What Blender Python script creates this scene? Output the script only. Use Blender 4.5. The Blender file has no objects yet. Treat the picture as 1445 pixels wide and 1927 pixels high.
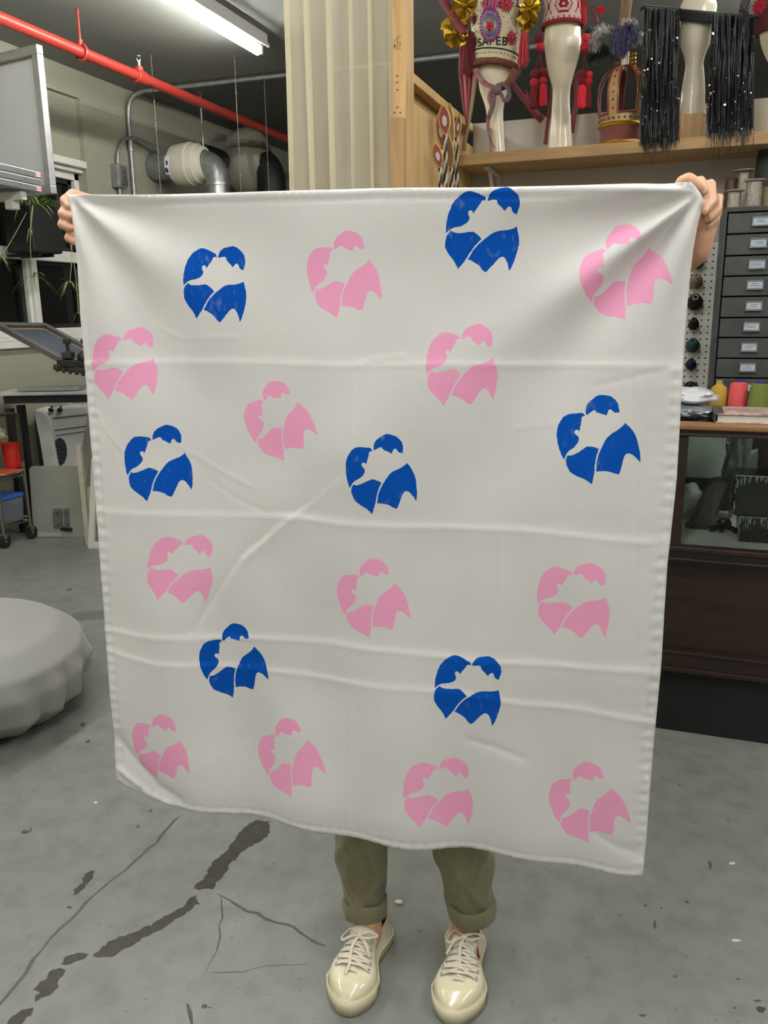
import bpy, bmesh, math, random
import numpy as np
from mathutils import Vector, Matrix, noise
from mathutils.geometry import delaunay_2d_cdt
random.seed(7)
SC = bpy.context.scene
COL = SC.collection
PI = math.pi

# ------------------------------------------------------------------ camera model (1445 x 1927)
FPX, PITCH, YAW, ROLL, CAMH = 1553.7, math.radians(13.68), math.radians(19.7), math.radians(-0.743), 1.38
_cy, _sy, _cp, _sp = math.cos(YAW), math.sin(YAW), math.cos(PITCH), math.sin(PITCH)
FWD = Vector((-_sy*_cp, _cy*_cp, -_sp))
_r = Vector((_cy, _sy, 0)); _u = _r.cross(FWD)
RGT = _r*math.cos(ROLL) + _u*math.sin(ROLL)
UPV = RGT.cross(FWD)
CAM = Vector((0, 0, CAMH))
def ray(x, y): return FWD + RGT*((x-722.5)/FPX) - UPV*((y-963.5)/FPX)
def PZ(x, y, z): r = ray(x, y); return CAM + r*((z-CAMH)/r.z)
def PY(x, y, v): r = ray(x, y); return CAM + r*(v/r.y)
def PX(x, y, v): r = ray(x, y); return CAM + r*(v/r.x)
def PD(x, y, d): return CAM + ray(x, y)*d
V = Vector

# ------------------------------------------------------------------ materials
MATS = {}
def lin(c):
    return tuple(((v/255)/12.92 if v/255 <= .04045 else ((v/255+.055)/1.055)**2.4) for v in c)
def mat(name, col, rough=.6, metal=0., var=.0, scale=20., bump=0., bscale=60., spec=.5, emit=0., trans=0., sub=0., sheen=0., coat=0., stretch=None):
    if name in MATS: return MATS[name]
    m = bpy.data.materials.new(name); m.use_nodes = True
    nt = m.node_tree; b = nt.nodes['Principled BSDF']; L = nt.links
    c = lin(col)
    b.inputs['Base Color'].default_value = (*c, 1)
    b.inputs['Roughness'].default_value = rough
    b.inputs['Metallic'].default_value = metal
    b.inputs['Specular IOR Level'].default_value = spec
    if coat: b.inputs['Coat Weight'].default_value = coat; b.inputs['Coat Roughness'].default_value = .08
    if sheen: b.inputs['Sheen Weight'].default_value = sheen
    if sub:
        b.inputs['Subsurface Weight'].default_value = sub
        b.inputs['Subsurface Radius'].default_value = (.012, .004, .002)
    if trans: b.inputs['Transmission Weight'].default_value = trans
    if emit:
        b.inputs['Emission Color'].default_value = (*c, 1); b.inputs['Emission Strength'].default_value = emit
    if var or bump:
        tc = nt.nodes.new('ShaderNodeTexCoord')
        vec = tc.outputs['Object']
        if stretch:
            mp = nt.nodes.new('ShaderNodeMapping'); mp.inputs['Scale'].default_value = stretch
            L.new(vec, mp.inputs['Vector']); vec = mp.outputs['Vector']
    if var:
        n = nt.nodes.new('ShaderNodeTexNoise'); n.inputs['Scale'].default_value = scale; n.inputs['Detail'].default_value = 6
        L.new(vec, n.inputs['Vector'])
        r = nt.nodes.new('ShaderNodeValToRGB')
        r.color_ramp.elements[0].position = .3; r.color_ramp.elements[1].position = .7
        r.color_ramp.elements[0].color = (*[v*(1-var) for v in c], 1)
        r.color_ramp.elements[1].color = (*[min(1, v*(1+var)) for v in c], 1)
        L.new(n.outputs['Fac'], r.inputs['Fac']); L.new(r.outputs['Color'], b.inputs['Base Color'])
    if bump:
        n2 = nt.nodes.new('ShaderNodeTexNoise'); n2.inputs['Scale'].default_value = bscale; n2.inputs['Detail'].default_value = 5
        L.new(vec, n2.inputs['Vector'])
        bp = nt.nodes.new('ShaderNodeBump'); bp.inputs['Strength'].default_value = bump; bp.inputs['Distance'].default_value = .01
        L.new(n2.outputs['Fac'], bp.inputs['Height']); L.new(bp.outputs['Normal'], b.inputs['Normal'])
    MATS[name] = m
    return m

def ramp_noise(nt, vec, scale, stops, detail=6, dist=0.):
    n = nt.nodes.new('ShaderNodeTexNoise'); n.inputs['Scale'].default_value = scale; n.inputs['Detail'].default_value = detail
    n.inputs['Distortion'].default_value = dist
    nt.links.new(vec, n.inputs['Vector'])
    r = nt.nodes.new('ShaderNodeValToRGB')
    e = r.color_ramp.elements
    while len(e) < len(stops): e.new(.5)
    for k, (p, c) in enumerate(stops):
        e[k].position = p; e[k].color = (*c, 1) if len(c) == 3 else c
    nt.links.new(n.outputs['Fac'], r.inputs['Fac'])
    return r.outputs['Color']
def mixc(nt, f, a, b, mode='MIX'):
    m = nt.nodes.new('ShaderNodeMix'); m.data_type = 'RGBA'; m.blend_type = mode
    for i, v in ((0, f), (6, a), (7, b)):
        if isinstance(v, (int, float)): m.inputs[i].default_value = v
        elif isinstance(v, tuple): m.inputs[i].default_value = (*v, 1) if len(v) == 3 else v
        else: nt.links.new(v, m.inputs[i])
    return m.outputs[2]
def newmat(name):
    m = bpy.data.materials.new(name); m.use_nodes = True; MATS[name] = m
    nt = m.node_tree; return m, nt, nt.nodes['Principled BSDF']
def tcoord(nt, scale=(1, 1, 1), rot=(0, 0, 0), out='Object'):
    tc = nt.nodes.new('ShaderNodeTexCoord'); mp = nt.nodes.new('ShaderNodeMapping')
    mp.inputs['Scale'].default_value = scale; mp.inputs['Rotation'].default_value = rot
    nt.links.new(tc.outputs[out], mp.inputs['Vector']); return mp.outputs['Vector']

# cloth family: weave, translucency, optional ink
def fabric(name, col, trans=.3, ink=None, speck=.12, streak=(60, 60, 60), weave=1.0):
    m, nt, b = newmat(name); L = nt.links
    out = nt.nodes['Material Output']
    vec = tcoord(nt)
    c = lin(col)
    base = c
    if ink:
        ci = lin(ink)
        v2 = tcoord(nt, streak)
        f1 = ramp_noise(nt, v2, 6.0, [(0.0, (0, 0, 0)), (.60, (0, 0, 0)), (.74, (speck*3,)*3)], 8)
        v3 = tcoord(nt, (1, 1, 1))
        f2 = ramp_noise(nt, v3, 11.0, [(.45, (.25, .25, .25)), (.68, (1, 1, 1))], 3)
        fm = mixc(nt, 1.0, f1, f2, 'MULTIPLY')
        pale = tuple(.5*i+.5*k for i, k in zip(ci, c))
        base = mixc(nt, fm, ci, pale)
        L.new(base, b.inputs['Base Color'])
    else:
        cc = ramp_noise(nt, vec, 3.0, [(.3, tuple(v*.97 for v in c)), (.7, c)])
        base = cc; L.new(cc, b.inputs['Base Color'])
    b.inputs['Roughness'].default_value = .85
    b.inputs['Specular IOR Level'].default_value = .15
    tr = nt.nodes.new('ShaderNodeBsdfTranslucent')
    if isinstance(base, tuple): tr.inputs['Color'].default_value = (*base, 1)
    else: L.new(base, tr.inputs['Color'])
    mx = nt.nodes.new('ShaderNodeMixShader'); mx.inputs[0].default_value = trans
    L.new(b.outputs[0], mx.inputs[1]); L.new(tr.outputs[0], mx.inputs[2]); L.new(mx.outputs[0], out.inputs['Surface'])
    n = nt.nodes.new('ShaderNodeTexNoise'); n.inputs['Scale'].default_value = 45; n.inputs['Detail'].default_value = 4
    L.new(vec, n.inputs['Vector'])
    bp = nt.nodes.new('ShaderNodeBump'); bp.inputs['Strength'].default_value = .10*weave; bp.inputs['Distance'].default_value = .01
    L.new(n.outputs['Fac'], bp.inputs['Height']); L.new(bp.outputs['Normal'], b.inputs['Normal'])
    return m

def wood(name, col, dark, scale=(1, 12, 12), rough=.55):
    m, nt, b = newmat(name); L = nt.links
    vec = tcoord(nt, scale)
    c1 = ramp_noise(nt, vec, 3.0, [(.30, lin(dark)), (.55, lin(col)), (.8, tuple(min(1, v*1.12) for v in lin(col)))], 8, .6)
    L.new(c1, b.inputs['Base Color']); b.inputs['Roughness'].default_value = rough
    return m

# ------------------------------------------------------------------ mesh builder
class MB:
    def __init__(self): self.v = []; self.f = []; self.m = []
    def add(self, vs, fs, mi=0):
        o = len(self.v); self.v.extend([V(p) for p in vs])
        for f in fs: self.f.append([i+o for i in f]); self.m.append(mi)
        return o
    def box(self, c, s, rz=0., mi=0, rot=None, taper=1.):
        c = V(c); M = rot if rot is not None else Matrix.Rotation(rz, 3, 'Z')
        vs = []
        for dz in (-1, 1):
            t = taper if dz > 0 else 1.
            for dx, dy in ((-1, -1), (1, -1), (1, 1), (-1, 1)):
                vs.append(c + M @ V((dx*s[0]/2*t, dy*s[1]/2*t, dz*s[2]/2)))
        self.add(vs, [(3, 2, 1, 0), (4, 5, 6, 7), (0, 1, 5, 4), (1, 2, 6, 5), (2, 3, 7, 6), (3, 0, 4, 7)], mi); return self
    def bar(self, a, b, w, h, up=V((0, 0, 1)), mi=0):
        a, b = V(a), V(b); d = (b-a).normalized()
        s = d.cross(up)
        if s.length < 1e-4: s = d.cross(V((1, 0, 0)))
        s.normalize(); u = s.cross(d)
        M = Matrix((d, s, u)).transposed()
        return self.box((a+b)/2, ((b-a).length, w, h), mi=mi, rot=M)
    def tube(self, pts, r, n=10, mi=0, cap=True, closed=False, flat=1.):
        P = [V(p) for p in pts]; N = len(P)
        R = r if isinstance(r, (list, tuple)) else [r]*N
        T = []
        for i in range(N):
            if closed: t = P[(i+1) % N]-P[i-1]
            else: t = P[min(i+1, N-1)]-P[max(i-1, 0)]
            T.append(t.normalized() if t.length > 1e-9 else V((0, 0, 1)))
        u = T[0].cross(V((0, 0, 1)))
        if u.length < 1e-3: u = T[0].cross(V((1, 0, 0)))
        u.normalize(); vs = []
        for i in range(N):
            u = u - T[i]*u.dot(T[i]); u.normalize(); w = T[i].cross(u)
            for k in range(n):
                a = 2*PI*k/n
                vs.append(P[i] + (u*math.cos(a) + w*math.sin(a)*flat)*R[i])
        fs = []
        for i in range(N if closed else N-1):
            j = (i+1) % N
            for k in range(n):
                k2 = (k+1) % n
                fs.append((i*n+k, i*n+k2, j*n+k2, j*n+k))
        if cap and not closed:
            fs.append(tuple(range(n-1, -1, -1))); fs.append(tuple((N-1)*n+k for k in range(n)))
        self.add(vs, fs, mi); return self
    def cyl(self, a, b, r, r2=None, n=16, mi=0, cap=True):
        return self.tube([a, b], [r, r if r2 is None else r2], n, mi, cap)
    def lathe(self, o, prof, n=24, mi=0, sx=1., sy=1., rot=None, capb=True, capt=True, wob=None):
        o = V(o); vs = []; M = rot or Matrix.Identity(3)
        for q, (r, z) in enumerate(prof):
            for k in range(n):
                a = 2*PI*k/n; rr = r*(wob(a, z) if wob else 1.)
                vs.append(o + M @ V((rr*math.cos(a)*sx, rr*math.sin(a)*sy, z)))
        N = len(prof); fs = []
        for i in range(N-1):
            for k in range(n):
                k2 = (k+1) % n; fs.append((i*n+k, i*n+k2, (i+1)*n+k2, (i+1)*n+k))
        if capb and prof[0][0] > 1e-6: fs.append(tuple(range(n-1, -1, -1)))
        if capt and prof[-1][0] > 1e-6: fs.append(tuple((N-1)*n+k for k in range(n)))
        self.add(vs, fs, mi); return self
    def ell(self, c, r, nu=16, nv=10, mi=0, rot=None, fn=None):
        c = V(c); M = rot or Matrix.Identity(3)
        if isinstance(r, (int, float)): r = (r, r, r)
        vs = [c + M @ V((0, 0, -r[2]))]
        for j in range(1, nv):
            t = -PI/2 + PI*j/nv
            for i in range(nu):
                a = 2*PI*i/nu
                d = V((math.cos(t)*math.cos(a), math.cos(t)*math.sin(a), math.sin(t)))
                k = fn(d) if fn else 1.
                vs.append(c + M @ V((d.x*r[0]*k, d.y*r[1]*k, d.z*r[2]*k)))
        vs.append(c + M @ V((0, 0, r[2]))); fs = []
        for i in range(nu): fs.append((0, 1+(i+1) % nu, 1+i))
        for j in range(nv-2):
            for i in range(nu):
                a = 1+j*nu; b = a+nu; i2 = (i+1) % nu
                fs.append((a+i, a+i2, b+i2, b+i))
        t = len(vs)-1; a = 1+(nv-2)*nu
        for i in range(nu): fs.append((a+i, a+(i+1) % nu, t))
        self.add(vs, fs, mi); return self
    def prism(self, poly, vec, mi=0):
        n = len(poly); vec = V(vec); P = [V(p) for p in poly]
        nrm = sum(((P[i]).cross(P[(i+1) % n]) for i in range(n)), V())
        if nrm.dot(vec) > 0: P.reverse()
        vs = P + [p+vec for p in P]
        fs = [tuple(range(n)), tuple(range(2*n-1, n-1, -1))]
        for i in range(n): fs.append((i, i+n, (i+1) % n+n, (i+1) % n))
        self.add(vs, fs, mi); return self
    def grid(self, f, nu, nv, mi=0, wrapu=False, matf=None):
        o = len(self.v); nn = nu if wrapu else nu+1
        for j in range(nv+1):
            for i in range(nn): self.v.append(V(f(i/nu, j/nv)))
        for j in range(nv):
            for i in range(nu):
                i2 = (i+1) % nn
                self.f.append([o+j*nn+i, o+j*nn+i2, o+(j+1)*nn+i2, o+(j+1)*nn+i])
                self.m.append(matf(i, j) if matf else mi)
        return self

def wmat(o):
    M = o.matrix_basis.copy(); p = o.parent
    while p: M = p.matrix_basis @ M; p = p.parent
    return M
def thing(name, label, cat, loc=(0, 0, 0), rz=0., group=None):
    o = bpy.data.objects.new(name, None); COL.objects.link(o); o.empty_display_size = .1
    o.location = loc; o.rotation_euler = (0, 0, rz)
    tag(o, label, cat, group); return o
def tag(o, label=None, cat=None, group=None, kind=None):
    if label: o['label'] = label
    if cat: o['category'] = cat
    if group: o['group'] = group
    if kind: o['kind'] = kind
    return o
def obj(name, mb, mats, parent=None, smooth=None, bevel=0., local=False, origin=None, solid=0., sub=0, label=None, seg=2):
    me = bpy.data.meshes.new(name)
    vs = mb.v
    o = bpy.data.objects.new(name, me); COL.objects.link(o)
    if parent is not None:
        o.parent = parent
        if not local:
            Mi = wmat(parent).inverted(); vs = [Mi @ p for p in vs]
    elif not local:
        if origin is None:
            xs = [p.x for p in vs]; ys = [p.y for p in vs]; zs = [p.z for p in vs]
            origin = V(((min(xs)+max(xs))/2, (min(ys)+max(ys))/2, min(zs)))
        origin = V(origin); o.location = origin; vs = [p-origin for p in vs]
    me.from_pydata([tuple(p) for p in vs], [], mb.f)
    if not isinstance(mats, (list, tuple)): mats = [mats]
    for m in mats: me.materials.append(m)
    if len(mats) > 1: me.polygons.foreach_set('material_index', mb.m)
    me.update()
    bm = bmesh.new(); bm.from_mesh(me); bmesh.ops.recalc_face_normals(bm, faces=bm.faces); bm.to_mesh(me); bm.free()
    if smooth is not None:
        me.polygons.foreach_set('use_smooth', [True]*len(me.polygons))
        if smooth < 180: me.set_sharp_from_angle(angle=math.radians(smooth))
    if bevel:
        md = o.modifiers.new('bevel', 'BEVEL'); md.width = bevel; md.segments = seg; md.limit_method = 'ANGLE'
    if solid:
        md = o.modifiers.new('solid', 'SOLIDIFY'); md.thickness = abs(solid); md.offset = -1 if solid > 0 else 1
    if sub:
        md = o.modifiers.new('sub', 'SUBSURF'); md.levels = sub; md.render_levels = sub
    if label: o['label'] = label
    return o
def dup(root, loc=None, rz=None, label=None, group=None, scale=None):
    r = root.copy(); COL.objects.link(r)
    if loc is not None: r.location = loc
    if rz is not None: r.rotation_euler = (0, 0, rz)
    if scale is not None: r.scale = (scale,)*3 if isinstance(scale, (int, float)) else scale
    if label: r['label'] = label
    if group: r['group'] = group
    for ch in list(root.children):
        c = ch.copy(); COL.objects.link(c); c.parent = r
        for g in list(ch.children):
            d = g.copy(); COL.objects.link(d); d.parent = c
    return r
def struct(name, mb, m, parent=None, **k):
    o = obj(name, mb, m, parent, **k)
    if parent is None: o['kind'] = 'structure'
    return o
def bez(P, n):                     # Catmull-Rom through points
    P = [V(p) for p in P]; out = []
    Q = [P[0]*2-P[1]] + P + [P[-1]*2-P[-2]]
    for i in range(1, len(Q)-2):
        for k in range(n):
            t = k/n; a, b, c, d = Q[i-1:i+3]
            out.append(.5*((2*b)+(c-a)*t+(2*a-5*b+4*c-d)*t*t+(3*b-a-3*c+d)*t**3))
    out.append(P[-1]); return out
def inpoly(pts, poly):
    x = pts[:, 0]; y = pts[:, 1]; r = np.zeros(len(pts), bool); n = len(poly)
    for i in range(n):
        x1, y1 = poly[i]; x2, y2 = poly[(i+1) % n]
        c = ((y1 > y) != (y2 > y))
        if y1 != y2: r ^= c & (x < (x2-x1)*(y-y1)/(y2-y1)+x1)
    return r
def cdt(border, loops, step, jit=0.):
    """triangulate a 2D region with the loops cut in; returns points, triangles, loop index per triangle (-1 outside)"""
    pts = []; edges = []
    def loop(L):
        o = len(pts); pts.extend(L)
        edges.extend([(o+i, o+(i+1) % len(L)) for i in range(len(L))])
    loop(border)
    for L in loops: loop(L)
    B = np.array(border); mn = B.min(0); mx = B.max(0)
    gx, gy = np.meshgrid(np.arange(mn[0]+step*.5, mx[0], step), np.arange(mn[1]+step*.5, mx[1], step))
    gx[1::2] += step*.5
    G = np.stack([gx.ravel(), gy.ravel()], 1)
    G = G[inpoly(G, border)]
    allp = np.array(pts)
    keep = np.ones(len(G), bool)
    for k in range(0, len(G), 4000):
        g = G[k:k+4000]
        d = ((g[:, None, :]-allp[None])**2).sum(2).min(1)
        keep[k:k+4000] = d > (step*.4)**2
    G = G[keep]
    P = [V((float(a), float(b))) for a, b in pts] + [V((float(a), float(b))) for a, b in G]
    ov, oe, of, a, b, c = delaunay_2d_cdt(P, edges, [], 0, 1e-7)
    pv = np.array([(p.x, p.y) for p in ov]); tri = np.array([tuple(f) for f in of])
    cen = pv[tri].mean(1)
    ok = inpoly(cen, border); tri = tri[ok]; cen = cen[ok]
    idx = -np.ones(len(tri), int)
    for k, L in enumerate(loops):
        A = np.array(L); bb = (cen[:, 0] > A[:, 0].min()) & (cen[:, 0] < A[:, 0].max()) & (cen[:, 1] > A[:, 1].min()) & (cen[:, 1] < A[:, 1].max())
        w = np.where(bb)[0]
        if len(w): idx[w[inpoly(cen[w], L)]] = k
    return pv, tri, idx
def resample(poly, step, closed=True, jit=0.):
    out = []; n = len(poly)
    for i in range(n if closed else n-1):
        a = np.array(poly[i], float); b = np.array(poly[(i+1) % n], float); L = np.linalg.norm(b-a)
        k = max(1, int(round(L/step)))
        for q in range(k):
            p = a+(b-a)*q/k
            if jit: p = p + np.array([random.uniform(-jit, jit), random.uniform(-jit, jit)])
            out.append((float(p[0]), float(p[1])))
    if not closed: out.append(tuple(map(float, poly[-1])))
    return out
def smoothpoly(poly, n=3):
    P = [V((*p, 0)) for p in poly]; out = []; N = len(P)
    for i in range(N):
        a, b, c, d = P[i-1], P[i], P[(i+1) % N], P[(i+2) % N]
        # keep sharp corners
        def ang(p, q, r):
            u = (q-p); w = (r-q)
            return u.angle(w, 0) if u.length and w.length else 0
        if ang(a, b, c) > .75: a = b*2-c
        if ang(b, c, d) > .75: d = c*2-b
        for k in range(n):
            t = k/n
            q = .5*((2*b)+(c-a)*t+(2*a-5*b+4*c-d)*t*t+(3*b-a-3*c+d)*t**3)
            out.append((q.x, q.y))
    return out
# ================================================================== MATERIALS
def brick_paint(name, col, s=1.0, dirt=.12):
    m, nt, b = newmat(name); L = nt.links
    vec = tcoord(nt, (1, 1, 1))
    # wall coordinates: use generated mapping Y->u, Z->v
    tc = nt.nodes.new('ShaderNodeTexCoord'); sx = nt.nodes.new('ShaderNodeSeparateXYZ'); L.new(tc.outputs['Object'], sx.inputs[0])
    ad = nt.nodes.new('ShaderNodeMath'); ad.operation = 'ADD'; L.new(sx.outputs['X'], ad.inputs[0]); L.new(sx.outputs['Y'], ad.inputs[1])
    cb = nt.nodes.new('ShaderNodeCombineXYZ'); L.new(ad.outputs[0], cb.inputs[0]); L.new(sx.outputs['Z'], cb.inputs[1])
    br = nt.nodes.new('ShaderNodeTexBrick'); br.inputs['Scale'].default_value = 1.0
    br.inputs['Brick Width'].default_value = .215; br.inputs['Row Height'].default_value = .075
    br.inputs['Mortar Size'].default_value = .004; br.inputs['Mortar Smooth'].default_value = .6
    c = lin(col)
    br.inputs['Color1'].default_value = (1, 1, 1, 1); br.inputs['Color2'].default_value = (.97, .97, .97, 1); br.inputs['Mortar'].default_value = (.90, .90, .88, 1)
    L.new(cb.outputs[0], br.inputs['Vector'])
    n1 = ramp_noise(nt, vec, 1.3, [(.3, tuple(v*(1-dirt) for v in c)), (.65, c)], 8)
    L.new(mixc(nt, 1.0, n1, br.outputs['Color'], 'MULTIPLY'), b.inputs['Base Color'])
    b.inputs['Roughness'].default_value = .6
    n2 = nt.nodes.new('ShaderNodeTexNoise'); n2.inputs['Scale'].default_value = 40; L.new(vec, n2.inputs['Vector'])
    m1 = nt.nodes.new('ShaderNodeMath'); m1.operation = 'MULTIPLY_ADD'; m1.inputs[1].default_value = .25
    L.new(n2.outputs['Fac'], m1.inputs[0]); L.new(br.outputs['Fac'], m1.inputs[2])
    bp = nt.nodes.new('ShaderNodeBump'); bp.inputs['Strength'].default_value = .22; bp.inputs['Distance'].default_value = .006; bp.invert = True
    L.new(m1.outputs[0], bp.inputs['Height']); L.new(bp.outputs['Normal'], b.inputs['Normal'])
    return m
def concrete(name, a, b_, rough=.42):
    m, nt, b = newmat(name); L = nt.links
    vec = tcoord(nt)
    c1 = ramp_noise(nt, vec, 1.1, [(.3, lin(a)), (.7, lin(b_))], 9, .4)
    c2 = ramp_noise(nt, vec, 14.0, [(.30, (.80, .80, .79)), (.52, (1, 1, 1)), (.76, (1.10, 1.10, 1.08))], 12)
    c3 = ramp_noise(nt, vec, 70.0, [(.25, (.55, .54, .51)), (.36, (1, 1, 1)), (.70, (1, 1, 1)), (.80, (1.14, 1.14, 1.12))], 6)
    c = mixc(nt, 1.0, mixc(nt, 1.0, c1, c2, 'MULTIPLY'), c3, 'MULTIPLY')
    L.new(c, b.inputs['Base Color'])
    rr = ramp_noise(nt, vec, 5.0, [(.3, (rough-.08,)*3), (.7, (rough+.12,)*3)])
    L.new(rr, b.inputs['Roughness'])
    n2 = nt.nodes.new('ShaderNodeTexNoise'); n2.inputs['Scale'].default_value = 26; n2.inputs['Detail'].default_value = 8; L.new(vec, n2.inputs['Vector'])
    bp = nt.nodes.new('ShaderNodeBump'); bp.inputs['Strength'].default_value = .22; bp.inputs['Distance'].default_value = .006
    L.new(n2.outputs['Fac'], bp.inputs['Height']); L.new(bp.outputs['Normal'], b.inputs['Normal'])
    return m
M_floor = concrete('painted_concrete', (112, 115, 110), (130, 132, 126))
M_chip = mat('bare_concrete', (66, 63, 56), .8, var=.22, scale=40, bump=.4, bscale=90)
M_crack = mat('crack_fill', (86, 87, 82), .8, var=.2, scale=60, bump=.4)
M_scuff = mat('dark_scuff', (72, 71, 66), .7, var=.25, scale=60)
M_white_chip = mat('white_chip', (205, 205, 198), .7)
M_patch = mat('floor_patch', (96, 98, 93), .5, var=.1, scale=12)
M_wall = brick_paint('painted_block', (160, 158, 140))
M_plaster = mat('plaster_white', (186, 182, 172), .7, var=.06, scale=3, bump=.15, bscale=30)
M_ceil = mat('ceiling_paint', (132, 133, 127), .8, var=.05, scale=2, bump=.08, bscale=40)
M_ceil2 = mat('ceiling_grey_far', (110, 113, 108), .8, var=.06, scale=2)
M_frame_w = mat('window_white', (212, 211, 203), .5, var=.05, scale=10)
M_dark = mat('dark_rubber', (26, 26, 27), .55)
M_black = mat('black_plastic', (16, 16, 18), .4)
M_night = mat('night_glass', (12, 13, 13), .06, spec=.5)
M_steel = mat('steel', (150, 150, 148), .38, 1.0, var=.1, scale=12)
M_alu = mat('aluminium', (176, 176, 176), .42, .9, var=.12, scale=14)
M_alu_d = mat('aluminium_dull', (118, 117, 116), .5, .8, var=.14, scale=14)
M_galv = mat('galvanised', (150, 152, 150), .42, .6, var=.2, scale=18)
M_red = mat('sprinkler_red', (158, 52, 42), .36, var=.05, scale=20)
EXPO = 0.66
M_tube = mat('tube_glow', (255, 254, 249), .4, emit=1.0)
LAMP = M_tube.node_tree.nodes['Principled BSDF'].inputs['Emission Strength']
LAMP.default_value = 70.0
M_fix = mat('fixture_enamel', (196, 196, 190), .45)
M_mesh = mat('screen_mesh', (176, 178, 176), .6, var=.04, scale=4)
M_pine = wood('pine', (200, 164, 108), (176, 138, 84), (14, 14, 1.2))
M_ply = wood('plywood', (206, 172, 118), (190, 154, 102), (5, 5, .5))
M_kraft = wood('pine_rough', (170, 134, 90), (150, 116, 76), (14, 14, 1.2))
M_shelf = wood('shelf_pine', (176, 142, 96), (150, 118, 76), (1.0, 12, 12))
M_mahog = wood('dark_mahogany', (42, 25, 19), (24, 14, 11), (1.0, 10, 10), .4)
M_oak = wood('worn_oak_edge', (150, 110, 66), (112, 78, 44), (1.0, 14, 14), .5)
M_cream = mat('mannequin_cream', (224, 215, 190), .32, coat=.25, var=.02, scale=4)
M_skin = mat('skin', (206, 158, 128), .5, sub=.12, var=.07, scale=30, bump=.06, bscale=300)
M_nail = mat('nail', (216, 166, 144), .35)

# ================================================================== FLOOR
def fpx(p): q = PZ(p[0], p[1], 0.); return (q.x, q.y)
def c1(p): return (p[0]*.4812, 1000+p[1]*.4812)       # crops of the lower left / lower right of the photo
def c2(p): return (1150+p[0]*.3252, 1300+p[1]*.3252)
def pathpoly(path, w, tov):
    P = [V((*fpx(tov(p)), 0)) for p in path]; Lp = []; Rp = []
    P = [V((*q, 0)) for q in resample([(p.x, p.y) for p in P], .028, False, .0045)]
    for i, p in enumerate(P):
        t = (P[min(i+1, len(P)-1)]-P[max(i-1, 0)]).normalized(); s = V((-t.y, t.x, 0))
        ww = w*(.35 if i in (0, len(P)-1) else random.uniform(.6, 1.25))
        Lp.append(p+s*ww); Rp.append(p-s*ww)
    return [(q.x, q.y) for q in Lp + Rp[::-1]]
stains = []
def stain(px, mi, tov=c1, jit=.0045): stains.append((resample([fpx(tov(p)) for p in px], .010, True, jit), mi))
stain([(975,1140),(1000,1128),(1055,1135),(1050,1195),(1010,1215),(950,1250),(910,1290),(865,1355),(830,1398),(770,1402),(760,1388),(800,1355),(815,1325),(840,1285),(880,1250),(920,1210),(945,1170)], 1)
stain([(770,1422),(780,1455),(700,1512),(620,1562),(540,1602),(430,1668),(362,1665),(380,1640),(430,1602),(520,1568),(590,1538),(660,1500),(720,1465),(750,1432)], 1)
stain([(343,1652),(335,1672),(280,1692),(235,1697),(250,1664),(300,1652)], 1)
stain([(255,1710),(235,1760),(215,1800),(140,1842),(125,1832),(160,1802),(130,1787),(180,1750),(200,1715)], 1)
stain([(135,1858),(120,1890),(72,1940),(20,1935),(60,1890),(90,1868)], 1)
stain([(380,1325),(350,1372),(320,1405),(285,1422),(290,1400),(320,1375),(340,1335)], 1)
stains.append((pathpoly([(700,1112),(650,1172),(585,1240),(520,1302),(460,1350),(410,1392),(340,1450),(290,1502),(240,1550),(190,1592),(130,1682),(60,1772),(20,1832),(-30,1885)], .0045, c1), 2))
stains.append((pathpoly([(850,1413),(890,1435),(930,1458),(965,1482),(1000,1497),(1080,1532),(1150,1542),(1200,1585),(1240,1605),(1275,1622)], .0042, c1), 2))
stains.append((pathpoly([(864,1432),(866,1480),(862,1540),(853,1620),(830,1680),(800,1732)], .0022, c1), 2))
stains.append((pathpoly([(820,1724),(900,1722),(1000,1710),(1100,1700),(1210,1690)], .0018, c1), 2))
stains.append((pathpoly([(735,1853),(742,1890),(752,1935)], .006, c1), 3))
for (x, y, a, b, mi, tv) in [(325,755,13,9,3,c1),(345,822,12,8,3,c1),(590,1092,8,6,3,c1),(98,1175,20,9,3,c1),(270,1470,14,6,3,c1),(540,1155,9,5,3,c1),(120,1168,6,9,3,c1),
        (865,1845,32,20,1,c2),(200,1242,12,9,3,c2),(290,1255,8,5,3,c2),(440,1222,14,12,3,c2),(845,1792,28,8,3,c2),(715,1834,10,8,3,c2),(370,1652,16,9,3,c2),(180,1880,22,10,3,c2),(250,1350,9,34,3,c2),(735,1668,14,6,3,c2),
        (395,545,10,5,3,c2),(675,753,10,5,3,c2),(700,998,20,8,4,c2),(722,1443,26,9,4,c2),(375,1060,8,5,4,c1),(570,1010,12,30,3,c2),(140,292,16,4,3,c1),(270,228,13,4,3,c1),(800,1858,14,10,3,c1),(570,1828,5,4,3,c1),(820,1862,8,4,3,c1)]:
    stain([(x+a*math.cos(t)*random.uniform(.6, 1.2), y+b*math.sin(t)*random.uniform(.6, 1.2)) for t in [k*PI/5 for k in range(10)]], mi, tv, .001)
stain([(282,320),(330,312),(420,306),(420,345),(300,348),(272,340)], 5)
FX0, FX1, FY0, FY1 = -4.2, 4.4, -3.0, 10.0
stains = [(L, m) for L, m in stains if all(FX0 < x < FX1 and FY0 < y < FY1 for x, y in L)]
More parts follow.
